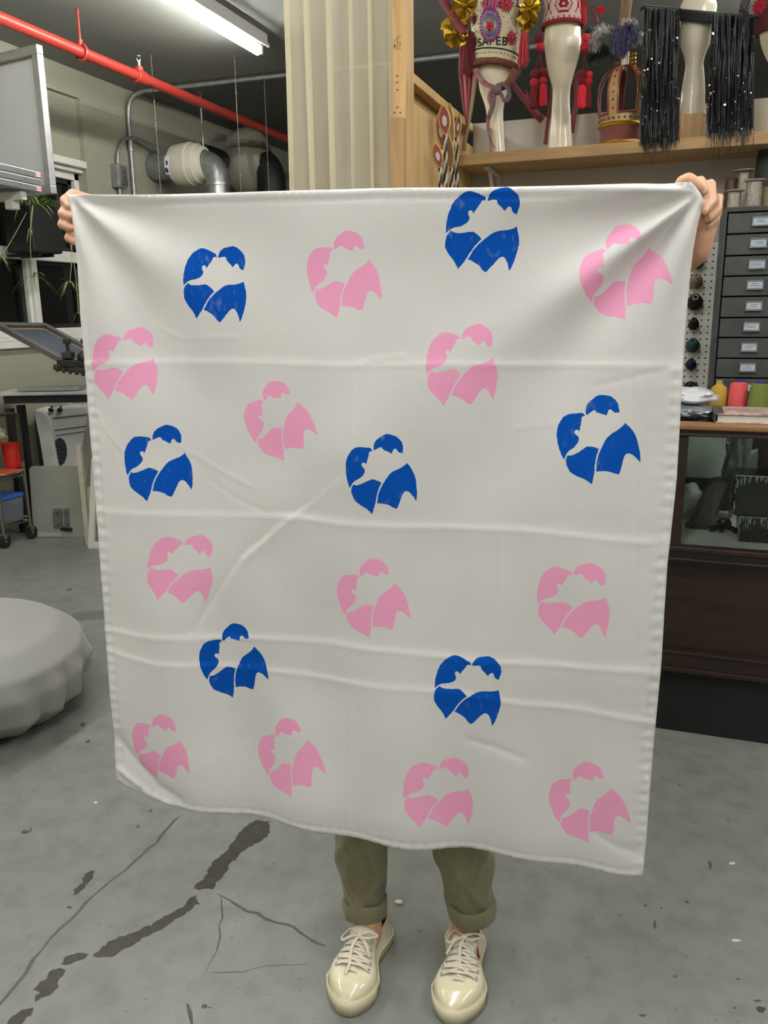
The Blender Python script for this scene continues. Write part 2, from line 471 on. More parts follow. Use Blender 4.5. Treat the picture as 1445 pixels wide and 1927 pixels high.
# keep loops disjoint: drop small blobs whose centre sits in an earlier loop
border = resample([(FX0, FY0), (FX1, FY0), (FX1, FY1), (FX0, FY1)], .5)
pv, tri, idx = cdt(border, [L for L, m in stains], .25)
fm = MB(); fm.v = [V((x, y, 0)) for x, y in pv]; fm.f = [list(map(int, t)) for t in tri]; fm.m = [0 if k < 0 else stains[k][1] for k in idx]
struct('floor', fm, [M_floor, M_chip, M_crack, M_scuff, M_white_chip, M_patch], origin=(0, 0, 0))

# ================================================================== CEILING, WALLS
ZC = 3.075
b = MB(); b.box((.1, 1.525, ZC+.06), (8.6, 9.05, .12)); struct('ceiling', b, M_ceil)
b = MB(); b.box((.1, 8.025, ZC+.06), (8.6, 3.95, .12)); struct('ceiling', b, M_ceil2)  # far part of the ceiling, darker grey beyond the conduit
XL = -4.2
YR = PX(157, 262, XL).y                        # right end of the window recess
ZT = 2.89; ZS = 1.17; YL = 2.75                # top, sill, left end
b = MB()
b.box((XL-.15, -.125+(YL-2.75)/2, ZC/2), (.3, YL+3.0, ZC))
b.box((XL-.15, (YR+10.)/2, ZC/2), (.3, 10.-YR, ZC))
b.box((XL-.15, (YL+YR)/2, ZS/2), (.3, YR-YL, ZS))
b.box((XL-.15, (YL+YR)/2, (ZT+ZC)/2), (.3, YR-YL, ZC-ZT))
ZH = PX(155, 322, XL).z
b.box((XL-.17, (YL+YR)/2, (ZH+ZT)/2), (.26, YR-YL, ZT-ZH))          # bricked-in upper part of the opening, set back
b.v = [V((p.x, min(p.y, 10.0) if p.y > -2.9 else -3.0, p.z)) for p in b.v]
struct('wall_left', b, M_wall)
b = MB(); b.box((.1, 10.1, ZC/2), (8.6, .2, ZC)); struct('wall_far', b, M_plaster)
b = MB(); b.box((4.5, 3.5, ZC/2), (.2, 13., ZC)); struct('wall_right', b, M_plaster)
b = MB(); b.box((.1, -3.1, ZC/2), (8.6, .2, ZC)); struct('wall_front', b, M_plaster)
YW = 3.70; XP = -.90
b = MB(); b.box(((XP+4.4)/2, YW+.06, 1.073), (4.4-XP, .12, 2.146)); struct('wall_back', b, M_plaster)
# window sill, header, mullions, transoms, panes
b = MB(); b.box((XL-.09, (YL+YR)/2, ZS+.02), (.26, YR-YL, .04)); b.box((XL-.1, (YL+YR)/2, ZS+.055), (.16, YR-YL, .03)); struct('trim_1', b, M_frame_w, bevel=.006)
b = MB(); b.box((XL-.03, (YL+YR)/2, ZH+.045), (.08, YR-YL, .05)); b.box((XL-.06, (YL+YR)/2, ZH+.005), (.06, YR-YL, .03)); struct('trim_2', b, M_frame_w, bevel=.006)
xw = XL-.12
ym0, ym1 = PX(36, 500, xw).y, PX(62, 500, xw).y
ZT1 = PX(100, 483, xw).z
def window(n, y0, y1):
    root = bpy.data.objects.new('window_%d' % n, None); COL.objects.link(root); root.location = (xw, (y0+y1)/2, ZS+.07); root['kind'] = 'structure'
    z0, z1 = ZS+.07, ZH-.01; w = .05
    f = MB()
    f.box((xw, y0+w/2, (z0+z1)/2), (.09, w, z1-z0)); f.box((xw, y1-w/2, (z0+z1)/2), (.09, w, z1-z0))
    f.box((xw, (y0+y1)/2, z1-w/2), (.09, y1-y0, w)); f.box((xw, (y0+y1)/2, z0+w/2), (.09, y1-y0, w))
    f.box((xw+.01, (y0+y1)/2, ZT1), (.11, y1-y0, .075))
    obj('window_frame', f, M_frame_w, root, bevel=.004)
    s = MB()
    for za, zb in ((z0+w, ZT1-.037), (ZT1+.037, z1-w)):
        for ya in (y0+w+.018, y1-w-.018): s.box((xw-.012, ya, (za+zb)/2), (.05, .036, zb-za))
        for zz in (za+.015, zb-.015): s.box((xw-.012, (y0+y1)/2, zz), (.05, y1-y0-2*w, .03))
    obj('sash', s, M_dark, root)
    g = MB()
    for za, zb in ((z0+w, ZT1-.037), (ZT1+.037, z1-w)): g.box((xw-.02, (y0+y1)/2, (za+zb)/2), (.008, y1-y0-2*w, zb-za))
    obj('pane', g, M_night, root)
    return root
ymid = (ym0+ym1)/2
window(1, YL, ymid-.004); window(2, ymid+.004, YR)
b = MB(); b.box((xw+.03, ymid, (ZS+.07+ZH)/2), (.08, .055, ZH-ZS-.07)); struct('trim_3', b, M_frame_w, bevel=.005)

# ================================================================== FLUORESCENT LIGHTS
XF = -2.635
def fixture(label, x, y0, y1, cat='light'):
    L = y1-y0; t = thing('fluorescent_light', label, cat, (x, (y0+y1)/2, ZC-.115), 0, 'ceiling tube lights')
    h = MB(); h.box((0, 0, .083), (.11, L, .06)); h.box((.062, 0, .045), (.012, L, .02)); h.box((0, 0, .05), (.05, L, .02))
    obj('housing', h, M_fix, t, local=True, bevel=.004)
    for s in (-1, 1):
        e = MB(); e.box((0, s*(L/2-.02), .025), (.05, .022, .06)); obj('lamp_holder', e, M_fix, t, local=True, bevel=.003)
    u = MB(); u.cyl((-.005, -L/2+.03, .012), (-.005, L/2-.03, .012), .021, n=14); obj('lamp_tube', u, M_tube, t, local=True, smooth=60)
    return t
fx = fixture('glowing tube light on the ceiling above the red sprinkler pipe', XF, 2.72, 5.16)
dup(fx, (XF, 1.1, ZC-.115), label='tube light in line with the one above the red pipe, nearer the entrance')
dup(fx, (-.45, .55, ZC-.115), label='tube light overhead in the middle of the room in front of the hanging cloth')
dup(fx, (1.5, 1.2, ZC-.115), label='tube light over the glass display counter')
dup(fx, (.75, 4.55, ZC-.115), label='tube light behind the low partition wall over the far half')
dup(fx, (-.45, -1.72-.25, ZC-.115), label='tube light at the back of the room behind the viewer')
for o in list(COL.objects):
    if o.name.startswith('fluorescent_light') and o is not fx: o['group'] = 'ceiling tube lights'

# ================================================================== SPRINKLER PIPE, CONDUITS, FANS
t = thing('sprinkler_pipe', 'red sprinkler pipe running under the ceiling along the left wall', 'pipe', (-3.38, 5, 2.85))
p = MB(); p.cyl((-3.38, -2.9, 2.85), (-3.38, 9.9, 2.85), .032, n=16); obj('pipe', p, M_red, t, smooth=60)
yc = PZ(262, 145, 2.85).y
c = MB(); c.cyl((-3.38, yc-.05, 2.85), (-3.38, yc+.05, 2.85), .043); c.cyl((-3.38, yc, 2.85), (-3.38, yc, 2.91), .026); obj('coupling', c, M_red, t, smooth=50, bevel=.004)
s = MB(); s.cyl((-3.38, yc, 2.91), (-3.38, yc, 2.945), .013); s.cyl((-3.38, yc, 2.965), (-3.38, yc, 2.97), .022)
for a in (-1, 1): s.tube([(-3.38, yc+a*.012, 2.94), (-3.38, yc+a*.02, 2.955), (-3.38, yc+a*.004, 2.967)], .004, 6)
obj('sprinkler_head', s, M_steel, t, smooth=50)
for k, yh in enumerate((PZ(155, 98, 2.85).y, PZ(155, 98, 2.85).y-3.0)):
    h = MB(); h.tube([(-3.38, yh, ZC), (-3.38, yh, 2.90)], .007, 8)
    h.tube([(-3.38+.042*math.cos(a), yh, 2.85+.042*math.sin(a)) for a in [k2*2*PI/20 for k2 in range(20)]], .009, 6, closed=True)
    h.cyl((-3.38, yh, 2.885), (-3.38, yh, 2.915), .014)
    obj('hanger', h, M_red, t, smooth=60)

t = thing('electrical_conduit', 'grey metal conduit rising up the left wall and crossing the ceiling', 'conduit', (XL+.03, 6.0, 1.5))
yq = PX(246, 280, XL+.03).y
p = MB(); p.tube([(XL+.03, yq, 1.0), (XL+.03, yq, 2.70)] + bez([(XL+.03, yq, 2.82), (XL+.04, yq+.0, 2.93), (XL+.08, yq+.01, 3.01), (XL+.17, yq+.03, 3.045)], 5) + [(4.3, 6.02, 3.05)], .017, 10); obj('pipe', p, M_galv, t, smooth=60)
c = MB(); c.cyl((XL+.03, yq, 2.62), (XL+.03, yq, 2.70), .023); obj('coupling', c, M_galv, t, smooth=50)
t = thing('switch_box', 'small metal switch box on the left wall with a cable to the fan', 'electrical box', (XL, PX(223, 332, XL).y, 2.2))
q = PX(223, 332, XL+.03)
bx = MB(); bx.box((XL+.035, q.y, q.z), (.07, .11, .17)); obj('box', bx, M_galv, t, bevel=.006)
cv = MB(); cv.cyl((XL+.07, q.y+.02, q.z+.01), (XL+.085, q.y+.02, q.z+.01), .02); cv.box((XL+.072, q.y+.01, q.z), (.006, .085, .14)); obj('cover', cv, M_steel, t, bevel=.003)
cb = MB(); cb.tube([(XL+.03, q.y, q.z-.08), (XL+.03, q.y, 1.0)], .014, 8)
f1 = PX(300, 304, XL+.12)
cb.tube(bez([(XL+.03, q.y, q.z+.08), (XL+.04, q.y+.02, q.z+.2), (XL+.06, q.y+.15, q.z+.30), (XL+.1, q.y+.45, q.z+.26), (f1.x, f1.y-.03, f1.z)], 8), .012, 8)
obj('cable', cb, M_galv, t, smooth=60)

# inline duct fan sticking out of the left wall
fy = PX(286, 310, XL).y; fz = PX(286, 310, XL).z-.02
t = thing('duct_fan', 'white inline duct fan with a silver elbow duct on the left wall', 'fan', (XL, fy, fz))
def lx(m, x0, prof, y, z, n=28, mi=0):
    m.lathe((x0, y, z), prof, n, mi, rot=Matrix(((0, 0, 1), (0, 1, 0), (-1, 0, 0))))
xa = XL+.02
d = MB(); lx(d, xa, [(.105, 0), (.105, .20)], fy, fz); obj('inlet_duct', d, M_galv, t, smooth=50)
h = MB(); lx(h, xa+.18, [(.11, 0), (.125, .01), (.128, .03), (.15, .035), (.158, .09), (.16, .12), (.16, .16), (.165, .165), (.165, .19), (.158, .195), (.15, .25), (.14, .255), (.125, .30), (.108, .31)], fy, fz); obj('fan_housing', h, mat('fan_plastic', (214, 210, 190), .45), t, smooth=40)
l = MB(); l.grid(lambda u, v: V((xa+.202+.045*u, fy-.1605*math.cos(-.45+.9*v), fz+.1605*math.sin(-.45+.9*v)-.02)), 2, 8); obj('label_sticker', l, mat('sticker', (224, 224, 222), .5), t, solid=.001)
for k, (u, v) in enumerate(((.3, .25), (.55, .6), (.5, .2))):
    l = MB(); l.box((xa+.202+.045*u, fy-.1625*math.cos(-.45+.9*v), fz+.1625*math.sin(-.45+.9*v)-.02), (.016, .004, .03)); obj('label_mark', l, mat('sticker_blue', (40, 52, 92), .5), t)
e = MB(); P = []; R0 = .088
for k in range(7): a = k*PI/2/6; P.append((xa+.47+.115*math.sin(a), fy, fz-.13*(1-math.cos(a))))
e.tube([(xa+.45, fy, fz)]+P+[(P[-1][0], fy, P[-1][2]-.03)], R0+.006, 24)
lx(e, xa+.45, [(.100, 0), (.105, .01), (.105, .03), (.098, .04)], fy, fz)
obj('elbow', e, M_galv, t, smooth=35)
d = MB(); d.cyl((P[-1][0], fy, P[-1][2]-.01), (P[-1][0], fy, 1.0), .090, n=28); d.cyl((P[-1][0], fy, P[-1][2]-.03), (P[-1][0], fy, P[-1][2]-.05), .100, n=28); obj('down_duct', d, M_alu, t, smooth=40)
r = MB(); r.cyl((xa+.47, fy, ZC), (xa+.47, fy, fz+.09), .008, n=8); r.box((xa+.47, fy, ZC-.01), (.05, .05, .02)); obj('hanger_rod', r, M_galv, t, smooth=60)
# second round duct further back
q = PX(470, 305, XL+.35)
t = thing('duct_fan', 'large dim round fan duct further back on the left wall beside the curtain', 'fan', (XL, q.y, q.z))
h = MB(); lx(h, XL, [(.20, .001), (.20, .22), (.27, .24), (.29, .32), (.29, .40), (.25, .46), (.17, .48), (.15, .52)], q.y, q.z, 32); obj('fan_housing', h, mat('fan_plastic_old', (150, 146, 130), .5), t, smooth=40)
h = MB(); h.tube(bez([(XL+.05, q.y-.33, q.z+.1), (XL+.3, q.y-.36, q.z+.0), (XL+.3, q.y-.4, q.z-.12), (XL+.25, q.y-.4, q.z-.3)], 6), .03, 8); obj('bracket', h, M_dark, t, smooth=60)
h = MB(); h.tube(bez([(XL+.48, q.y, q.z-.02), (XL+.56, q.y-.02, q.z-.12), (XL+.58, q.y-.03, q.z-.4), (XL+.58, q.y-.03, .95)], 6), .13, 20); obj('down_duct', h, M_dark, t, smooth=60)
# pull chains
for k, (px, py, x, lab) in enumerate(((298, 300, -3.5, 'thin pale pull chain hanging in front of the round grey inlet duct'), (448, 250, -3.0, 'beaded pull chain hanging right of the silver elbow duct'), (504, 310, -3.0, 'faint pull chain hanging close to the curtain edge'))):
    q = PX(px, py, x); m = MB()
    m.cyl((q.x, q.y, 1.6), (q.x, q.y, ZC), .0025, n=6)
    z = 1.65
    while z < ZC-.02: m.ell((q.x, q.y, z), .0055, 6, 5); z += .022
    o = obj('pull_chain', m, mat('chain_steel', (120, 119, 112), .45, .6), smooth=60); tag(o, lab, 'chain', 'pull chains')
# ================================================================== PRINTED CLOTH
TL, TR = PD(133, 368, 1.43), PD(1325, 345, 1.20)
E1 = (V((TR.x, TR.y, 0))-V((TL.x, TL.y, 0))).normalized()
NC = V((E1.y, -E1.x, 0))                                       # towards the viewer
O1 = V((TL.x, TL.y, 0))
def cpl(p):                                                    # photo point -> cloth plane (s, t)
    r = ray(p[0], p[1]); k = (O1-CAM).dot(NC)/r.dot(NC); q = CAM+r*k
    return ((q-O1).dot(E1), q.z)
def cw(s, t, h): return O1 + E1*s + V((0, 0, t)) + NC*h
EDGE_T = [(127,363),(133,367),(142,366),(200,368),(300,367),(400,364),(500,361),(600,358),(700,355),(800,354),(900,354),(1000,352),(1100,350),(1200,347),(1280,343),(1300,343),(1309,352),(1318,364),(1325,377)]
EDGE_R = [(1323,386),(1317,410),(1311,440),(1306,470),(1300,520),(1294,580),(1289,640),(1286,690),(1283,740),(1280,800),(1274,900),(1262,1010),(1256,1060),(1250,1150),(1245,1240),(1236,1340),(1230,1400),(1222,1500),(1216,1580),(1210,1641)]
EDGE_B = [(1205,1647),(1180,1646),(1150,1646),(1077,1637),(1002,1627),(935,1617),(875,1607),(808,1600),(733,1588),(658,1575),(621,1570),(554,1558),(479,1546),(404,1530),(318,1514),(292,1507),(255,1489),(219,1471)]
EDGE_L = [(216,1440),(212,1380),(206,1300),(200,1230),(195,1180),(190,1100),(185,1020),(180,960),(174,880),(168,820),(163,770),(160,730),(157,690),(153,640),(149,590),(144,520),(140,470),(137,430),(134,400),(128,378)]
bord = resample([cpl(p) for p in EDGE_T+EDGE_R+EDGE_B+EDGE_L], .007)
LHAIR = [(720,335),(718,300),(700,262),(640,228),(560,185),(500,163),(440,160),(390,180),(330,222),(285,262),(245,320),(215,375),(195,440),(175,500),(160,580),(150,650),(143,740),(150,825),(185,790),(220,760),(270,735),(330,725),(385,712),(440,682),(475,648),(492,605),(488,565),(475,540),(470,500),(480,475),(505,468),(530,480),(548,518),(560,505),(580,465),(610,425),(640,375),(655,340),(680,322),(705,325)]
RHAIR = [(748,335),(748,300),(765,250),(800,195),(850,162),(920,145),(1000,132),(1060,150),(1120,195),(1175,255),(1205,315),(1222,385),(1220,450),(1205,510),(1188,570),(1140,545),(1120,520),(1105,470),(1085,445),(1060,445),(1040,465),(1010,508),(990,490),(960,450),(920,410),(895,375),(885,335),(870,322),(840,320),(790,328)]
LBODY = [(232,786),(265,815),(330,828),(430,825),(520,815),(560,820),(610,855),(655,900),(688,945),(640,1000),(590,1065),(550,1130),(510,1200),(480,1265),(440,1325),(400,1385),(362,1440),(340,1390),(310,1325),(270,1265),(220,1200),(180,1130),(148,1060),(145,990),(150,910),(165,860),(190,825),(212,795)]
RBODY = [(503,1278),(530,1220),(570,1140),(620,1065),(680,1000),(740,945),(810,885),(870,845),(930,825),(1020,818),(1090,812),(1150,795),(1200,768),(1215,830),(1235,910),(1248,990),(1250,1060),(1240,1150),(1220,1250),(1195,1360),(1165,1450),(1139,1504),(1125,1440),(1105,1370),(1080,1310),(1050,1270),(1015,1258),(985,1270),(945,1310),(900,1370),(850,1440),(815,1485),(786,1510),(750,1480),(720,1445),(680,1390),(630,1350),(570,1310)]
SHAPES = [smoothpoly(L, 2) for L in (LHAIR, RHAIR, LBODY, RBODY)]
LM = [(735, 335), (360, 1440), (1140, 1500)]
B_, K_ = 1, 2
PRINTS = [(B_,(406.3,484.8),(367.4,599.5),(448.3,605.7)),(B_,(916.5,379.2),(859.9,506.3),(957,509.4)),(B_,(286.4,828.9),(278.9,942.6),(357,922.9)),
 (B_,(702.3,848.7),(698.5,968.9),(780.4,945.6)),(B_,(1102.7,781.9),(1113.5,910.4),(1204.2,868.7)),(B_,(415.3,1210.5),(432.4,1319.5),(500.5,1284.7)),(B_,(886.1,1256.6),(836.8,1357.3),(925.1,1370.1)),
 (K_,(626.5,470.6),(631.2,600),(714.7,564.7)),(K_,(1142.3,471.6),(1176.2,603.1),(1264.1,536.6)),(K_,(231.1,641.1),(205.2,752.7),(287.2,745)),(K_,(866.3,638.7),(832.8,764.9),(925.5,754.5)),
 (K_,(493.7,756.5),(530.3,870),(595.6,820.7)),(K_,(345.1,1026.6),(300.5,1126.4),(382.9,1135.6)),(K_,(677,1087.1),(694.2,1203.4),(769.5,1167.9)),(K_,(1078.1,1082.1),(1042.1,1198.9),(1136.8,1196.2)),
 (K_,(290.4,1365),(295.7,1465.8),(361.1,1450.3)),(K_,(516.7,1391.5),(549.4,1500.5),(611.7,1458)),(K_,(823.7,1451),(790.5,1553.7),(878.7,1558.9)),(K_,(1079.2,1473.6),(1106.6,1590.1),(1185.7,1544.6))]
loops = []; lmat = []
A0 = np.array([[*p, 1] for p in LM], float)
for col, *pts in PRINTS:
    Q = np.linalg.solve(A0, np.array([cpl(p) for p in pts]))
    for S in SHAPES:
        L = [tuple(np.array([x, y, 1.]) @ Q) for x, y in S]
        L = resample(L, .0022, True, .00035 if col == B_ else .0003)
        loops.append(L); lmat.append(col)
pv, tri, idx = cdt(bord, loops, .0047)
# relief along the normal
s_, t_ = pv[:, 0], pv[:, 1]
h = np.zeros(len(pv))
W = float(TR.x-TL.x)/E1.x; tb0 = cpl((219, 1471))[1]; tt = TL.z
dn = np.clip((tt-t_)/(tt-tb0), 0, 1.2)                          # 0 at the top, about 1 at the hem
def corner(c, ph, k, A, L, sg):
    ds = (s_-c[0])*sg; dt = c[1]-t_
    rho = np.hypot(ds, dt)+1e-6; th = np.arctan2(dt, ds)
    return A*np.exp(-rho/L)*np.cos(k*th+ph)*(1-np.exp(-(rho/.05)**2))
h += corner(cpl((130, 365)), .3, 9.0, .014, .26, 1)
h += corner(cpl((1322, 360)), .2, 10.0, .018, .28, -1)
h += corner(cpl((1322, 360)), 1.2, 17.0, .006, .2, -1)
# long soft swells and pleats that deepen towards the hem
h += .010*dn*np.sin(2*PI*s_/.46+.6) + .006*dn**2*np.sin(2*PI*(s_+.15*t_)/.21+1.0)
h += .012*np.exp(-((s_-.5)/.35)**2)*np.sin(PI*np.clip(dn, 0, 1))*-1
nz = np.array([noise.noise(V((a*3.1, b*2.6, 3.3))) for a, b in pv]); h += .009*nz*(.35+dn)
nz = np.array([noise.noise(V((a*9, b*7, 8.1))) for a, b in pv]); h += .0032*nz
nz = np.array([noise.noise(V((a*26, b*14, 1.7))) for a, b in pv]); h += .0006*nz
def segd(a, b):
    a = np.array(cpl(a)); b = np.array(cpl(b)); d = b-a; L2 = d@d
    u = ((s_-a[0])*d[0]+(t_-a[1])*d[1])/L2; uc = np.clip(u, 0, 1)
    px = s_-(a[0]+uc*d[0]); py = t_-(a[1]+uc*d[1])
    sgn = np.sign((s_-a[0])*d[1]-(t_-a[1])*d[0])
    return np.hypot(px, py), sgn, u
def crease(pts, A, w, step=0.):
    global h
    best = np.full(len(pv), 9.); sg = np.zeros(len(pv))
    for a, b in zip(pts, pts[1:]):
        d, s, u = segd(a, b); k = d < best; best[k] = d[k]; sg[k] = s[k]
    h += .62*A*np.exp(-best/(w*.45)) + .5*step*sg*np.exp(-(best/(w*3))**2)*(1-np.exp(-best/w))
# pressed fold lines
crease([(158,684),(330,683),(490,684),(660,690),(800,686),(1000,688),(1150,688),(1284,690)], .0030, .010, .0015)
crease([(182,962),(300,968),(420,974),(560,976)], .0026, .009, .0015)
crease([(560,976),(640,988),(760,996),(880,998),(1000,1002),(1120,1012),(1258,1024)], .0034, .010, .0020)
crease([(192,1184),(260,1196),(360,1203),(480,1206),(620,1216),(760,1232),(900,1250),(1060,1256),(1242,1262)], .0036, .010, .0020)
crease([(197,1222),(230,1234),(300,1248),(400,1256),(500,1268),(600,1282),(720,1296),(860,1310),(980,1330),(1100,1338),(1236,1358)], .0034, .010, .0018)
crease([(664,690),(662,800),(660,960),(660,1150),(658,1350),(657,1560)], .0018, .008)
crease([(1152,400),(1158,520),(1166,640)], -.0016, .006)
crease([(1186,600),(1192,760),(1196,1000),(1192,1400)], -.0012, .006)
crease([(940,1000),(938,1200),(930,1500)], .0010, .006)
# diagonal handling creases
crease([(455,1058),(520,1000),(575,955),(634,904)], .0045, .008, .0012)
crease([(548,968),(590,942),(636,900)], -.004, .006)
crease([(360,1190),(410,1110),(450,1046),(500,1006)], -.0035, .007, .001)
crease([(178,770),(200,810),(240,855),(262,880)], .0022, .004)
crease([(330,838),(380,868),(430,898),(470,918)], .0022, .004)
crease([(392,906),(440,940),(500,968),(560,972)], -.0016, .005)
crease([(1115,728),(1180,712),(1255,694)], -.0026, .005)
crease([(970,810),(1030,800),(1066,790)], .0018, .004)
crease([(300,620),(340,638),(440,634)], .0018, .004)
crease([(880,1398),(930,1410),(985,1432)], -.004, .012)
crease([(668,690),(700,676),(760,672)], .003, .006)
crease([(270,1488),(370,1446),(460,1404)], .0018, .004)
crease([(250,560),(262,590),(300,640)], .0010, .006)
crease([(222,1390),(262,1440),(300,1480),(340,1500)], -.012, .028)
crease([(230,1450),(280,1492),(320,1508)], .012, .016)
crease([(1120,1570),(1160,1592),(1208,1600)], -.005, .02)
# sewn hems: thicker folded edge with a stitch line and puckers
dm = np.full(len(pv), 9.); arc = np.zeros(len(pv)); BA = np.array(bord)
for k in range(0, len(pv), 4000):
    dd = np.hypot(pv[k:k+4000, None, 0]-BA[None, :, 0], pv[k:k+4000, None, 1]-BA[None, :, 1])
    dm[k:k+4000] = dd.min(1); arc[k:k+4000] = dd.argmin(1)*.007
puck = .5+.5*np.sin(arc*2*PI/.022+3*np.sin(arc*9))
h += .0016*np.exp(-((dm-.006)/.006)**2) - .0018*np.exp(-((dm-.014)/.003)**2)
h += np.where(dn > .25, 1, .35)*.0020*puck*np.exp(-((dm-.010)/.010)**2)
h -= .006*np.exp(-dm/.02)*dn
cm = MB(); cm.v = [cw(float(a), float(b_), float(c)) for (a, b_), c in zip(pv, h)]
cm.f = [list(map(int, q)) for q in tri]; cm.m = [0 if k < 0 else lmat[k] for k in idx]
F_white = fabric('white_cotton', (240, 239, 237), .25)
F_blue = fabric('blue_ink', (0, 76, 172), .10, ink=(0, 76, 172), speck=.11, streak=(24, 24, 8))
F_blue = None
MATS.pop('blue_ink'); F_white2 = F_white
def ink_fabric(name, ink, strength):
    m = fabric(name, (229, 228, 226), .12, ink=ink, speck=strength, streak=(16, 16, 7)); return m
F_blue = ink_fabric('blue_screen_ink', (0, 84, 186), .16)
F_pink = ink_fabric('pink_screen_ink', (255, 178, 216), .10)
cl = obj('printed_cloth', cm, [F_white, F_blue, F_pink], smooth=180, solid=.0009)
tag(cl, 'white cotton cloth with blue and pink kissing-couple prints held up by the person', 'cloth')
# faces must look towards the viewer so the thickness goes to the back
if cl.data.polygons[len(cl.data.polygons)//2].normal.dot(NC) < 0: cl.data.flip_normals()

# ================================================================== PERSON
per = thing('person', 'person hidden behind the printed cloth in olive rolled trousers and cream canvas shoes', 'person', (-.43, 1.53, 0))
class Caps:
    """sphere-swept limbs and ellipsoids, fused into one skin by voxel remesh"""
    def __init__(self): self.b = MB()
    def limb(self, pts, rad, n=12):
        P = [V(p) for p in pts]
        self.b.tube(P, rad, n)
        for p, r in zip(P, rad): self.b.ell(p, r*1.0, n, 8)
    def fuse(self, name, mats, parent, vox, smooth_it, **k):
        o = obj(name, self.b, mats, parent, smooth=180, **k)
        md = o.modifiers.new('r', 'REMESH'); md.mode = 'VOXEL'; md.voxel_size = vox; md.use_smooth_shade = True
        if smooth_it:
            m2 = o.modifiers.new('s', 'SMOOTH'); m2.factor = .5; m2.iterations = smooth_it
        dg = bpy.context.evaluated_depsgraph_get(); ev = o.evaluated_get(dg)
        me = bpy.data.meshes.new_from_object(ev); o.modifiers.clear(); old = o.data; o.data = me; bpy.data.meshes.remove(old)
        me.name = name
        for m in (mats if isinstance(mats, (list, tuple)) else [mats]):
            if m.name not in [x.name for x in me.materials if x]: me.materials.append(m)
        me.polygons.foreach_set('use_smooth', [True]*len(me.polygons))
        return o
EX = V((.995, .10, 0)); FR = V((.10, -.995, 0)); UZ = V((0, 0, 1))
PC = V((-.45, 1.575, 0))
def B(x, f, z): return PC + EX*x + FR*(f-.03-.13*max(0, z-.80)/.45) + UZ*z                 # body frame: x to the photo's right, f forward, z up
def Mx(): return Matrix((EX, -FR, UZ)).transposed()
S = Caps()
# torso, neck, head
S.b.ell(B(0, 0, .83), (.155, .105, .13), 24, 16, rot=Mx()); S.b.ell(B(0, .0, .96), (.125, .092, .14), 24, 16, rot=Mx())
S.b.ell(B(0, .0, 1.10), (.135, .095, .16), 24, 16, rot=Mx()); S.b.ell(B(0, -.005, 1.20), (.150, .088, .10), 24, 16, rot=Mx())
S.limb([B(-.155, -.01, 1.245), B(0, -.015, 1.275), B(.155, -.01, 1.245)], [.048, .055, .048], 16)
S.limb([B(0, -.012, 1.26), B(0, .002, 1.37)], [.055, .047], 16)
HC = B(0, .018, 1.455)
S.b.ell(HC+UZ*.018-FR*.012, (.074, .092, .094), 28, 20, rot=Mx())
S.b.ell(HC+FR*.022-UZ*.035, (.058, .066, .070), 24, 16, rot=Mx())
S.b.ell(HC+FR*.055-UZ*.083, (.026, .022, .020), 16, 10, rot=Mx())
S.limb([HC+FR*.082+UZ*.012, HC+FR*.098-UZ*.018, HC+FR*.103-UZ*.026], [.008, .010, .0115], 10)
for sx in (-1, 1):
    S.b.ell(HC+FR*.096-UZ*.028+EX*sx*.010, .0075, 10, 8)
    S.b.ell(HC+EX*sx*.074-FR*.004-UZ*.012, (.010, .018, .030), 12, 10, rot=Mx())
    S.limb([HC+FR*.074+EX*sx*.014+UZ*.022, HC+FR*.066+EX*sx*.046+UZ*.020], [.008, .007], 10)
    S.b.ell(HC+FR*.062+EX*sx*.038-UZ*.022, (.020, .016, .017), 12, 8, rot=Mx())
S.limb([HC+FR*.083+EX*-.018-UZ*.052, HC+FR*.089-UZ*.050, HC+FR*.083+EX*.018-UZ*.052], [.0045, .0065, .0045], 8)
S.limb([HC+FR*.082+EX*-.015-UZ*.061, HC+FR*.087-UZ*.062, HC+FR*.082+EX*.015-UZ*.061], [.0045, .007, .0045], 8)
# legs: ankles stand in the shoes, shins follow the trouser legs
tl, tr_ = PZ(650, 1913, 0), PZ(850, 1931, 0)
DSH = {-1: V((-.012, .24, 0)).normalized(), 1: V((-.036, .24, 0)).normalized()}
ANK = {}; LEGP = {}; KN = {}
for sg, toe in ((-1, tl), (1, tr_)):
    ANK[sg] = toe+DSH[sg]*.176+UZ*.084
    if sg < 0: px = [(688,1703,.040,1.462),(688,1682,.043,1.464),(686,1655,.048,1.468),(684,1620,.054,1.474),(681,1575,.060,1.480)]
    else: px = [(885,1706,.043,1.508),(884,1700,.046,1.510),(881,1665,.050,1.513),(877,1630,.055,1.517),(872,1595,.060,1.522)]
    P = [PY(x, y, Y) for x, y, r, Y in px]; R = [r for x, y, r, Y in px]
    hip = B(.080*sg, 0, .80); k_ = (.43-P[-1].z)/(hip.z-P[-1].z); kn = P[-1].lerp(hip, k_)+FR*.03; KN[sg] = kn
    P += [P[-1].lerp(kn, .5), kn, kn.lerp(hip, .5)+FR*.01, hip]; R += [.066, .070, .085, .098]
    LEGP[sg] = (P, R); a = ANK[sg]; f = -DSH[sg]
    S.limb([hip, P[7], P[6]], [.080, .068, .050], 16)
    S.limb([P[6], P[4]-FR*.008, P[2], P[0]*.7+a*.3, a, a-UZ*.02], [.044, .036, .030, .0250, .0235, .0245], 16)
    S.limb([a-UZ*.030, a-UZ*.040+f*.035, a-UZ*(a.z-.050)+f*.085], [.024, .022, .016], 12)
    S.b.ell(a-UZ*.045-f*.022, .020, 12, 8)
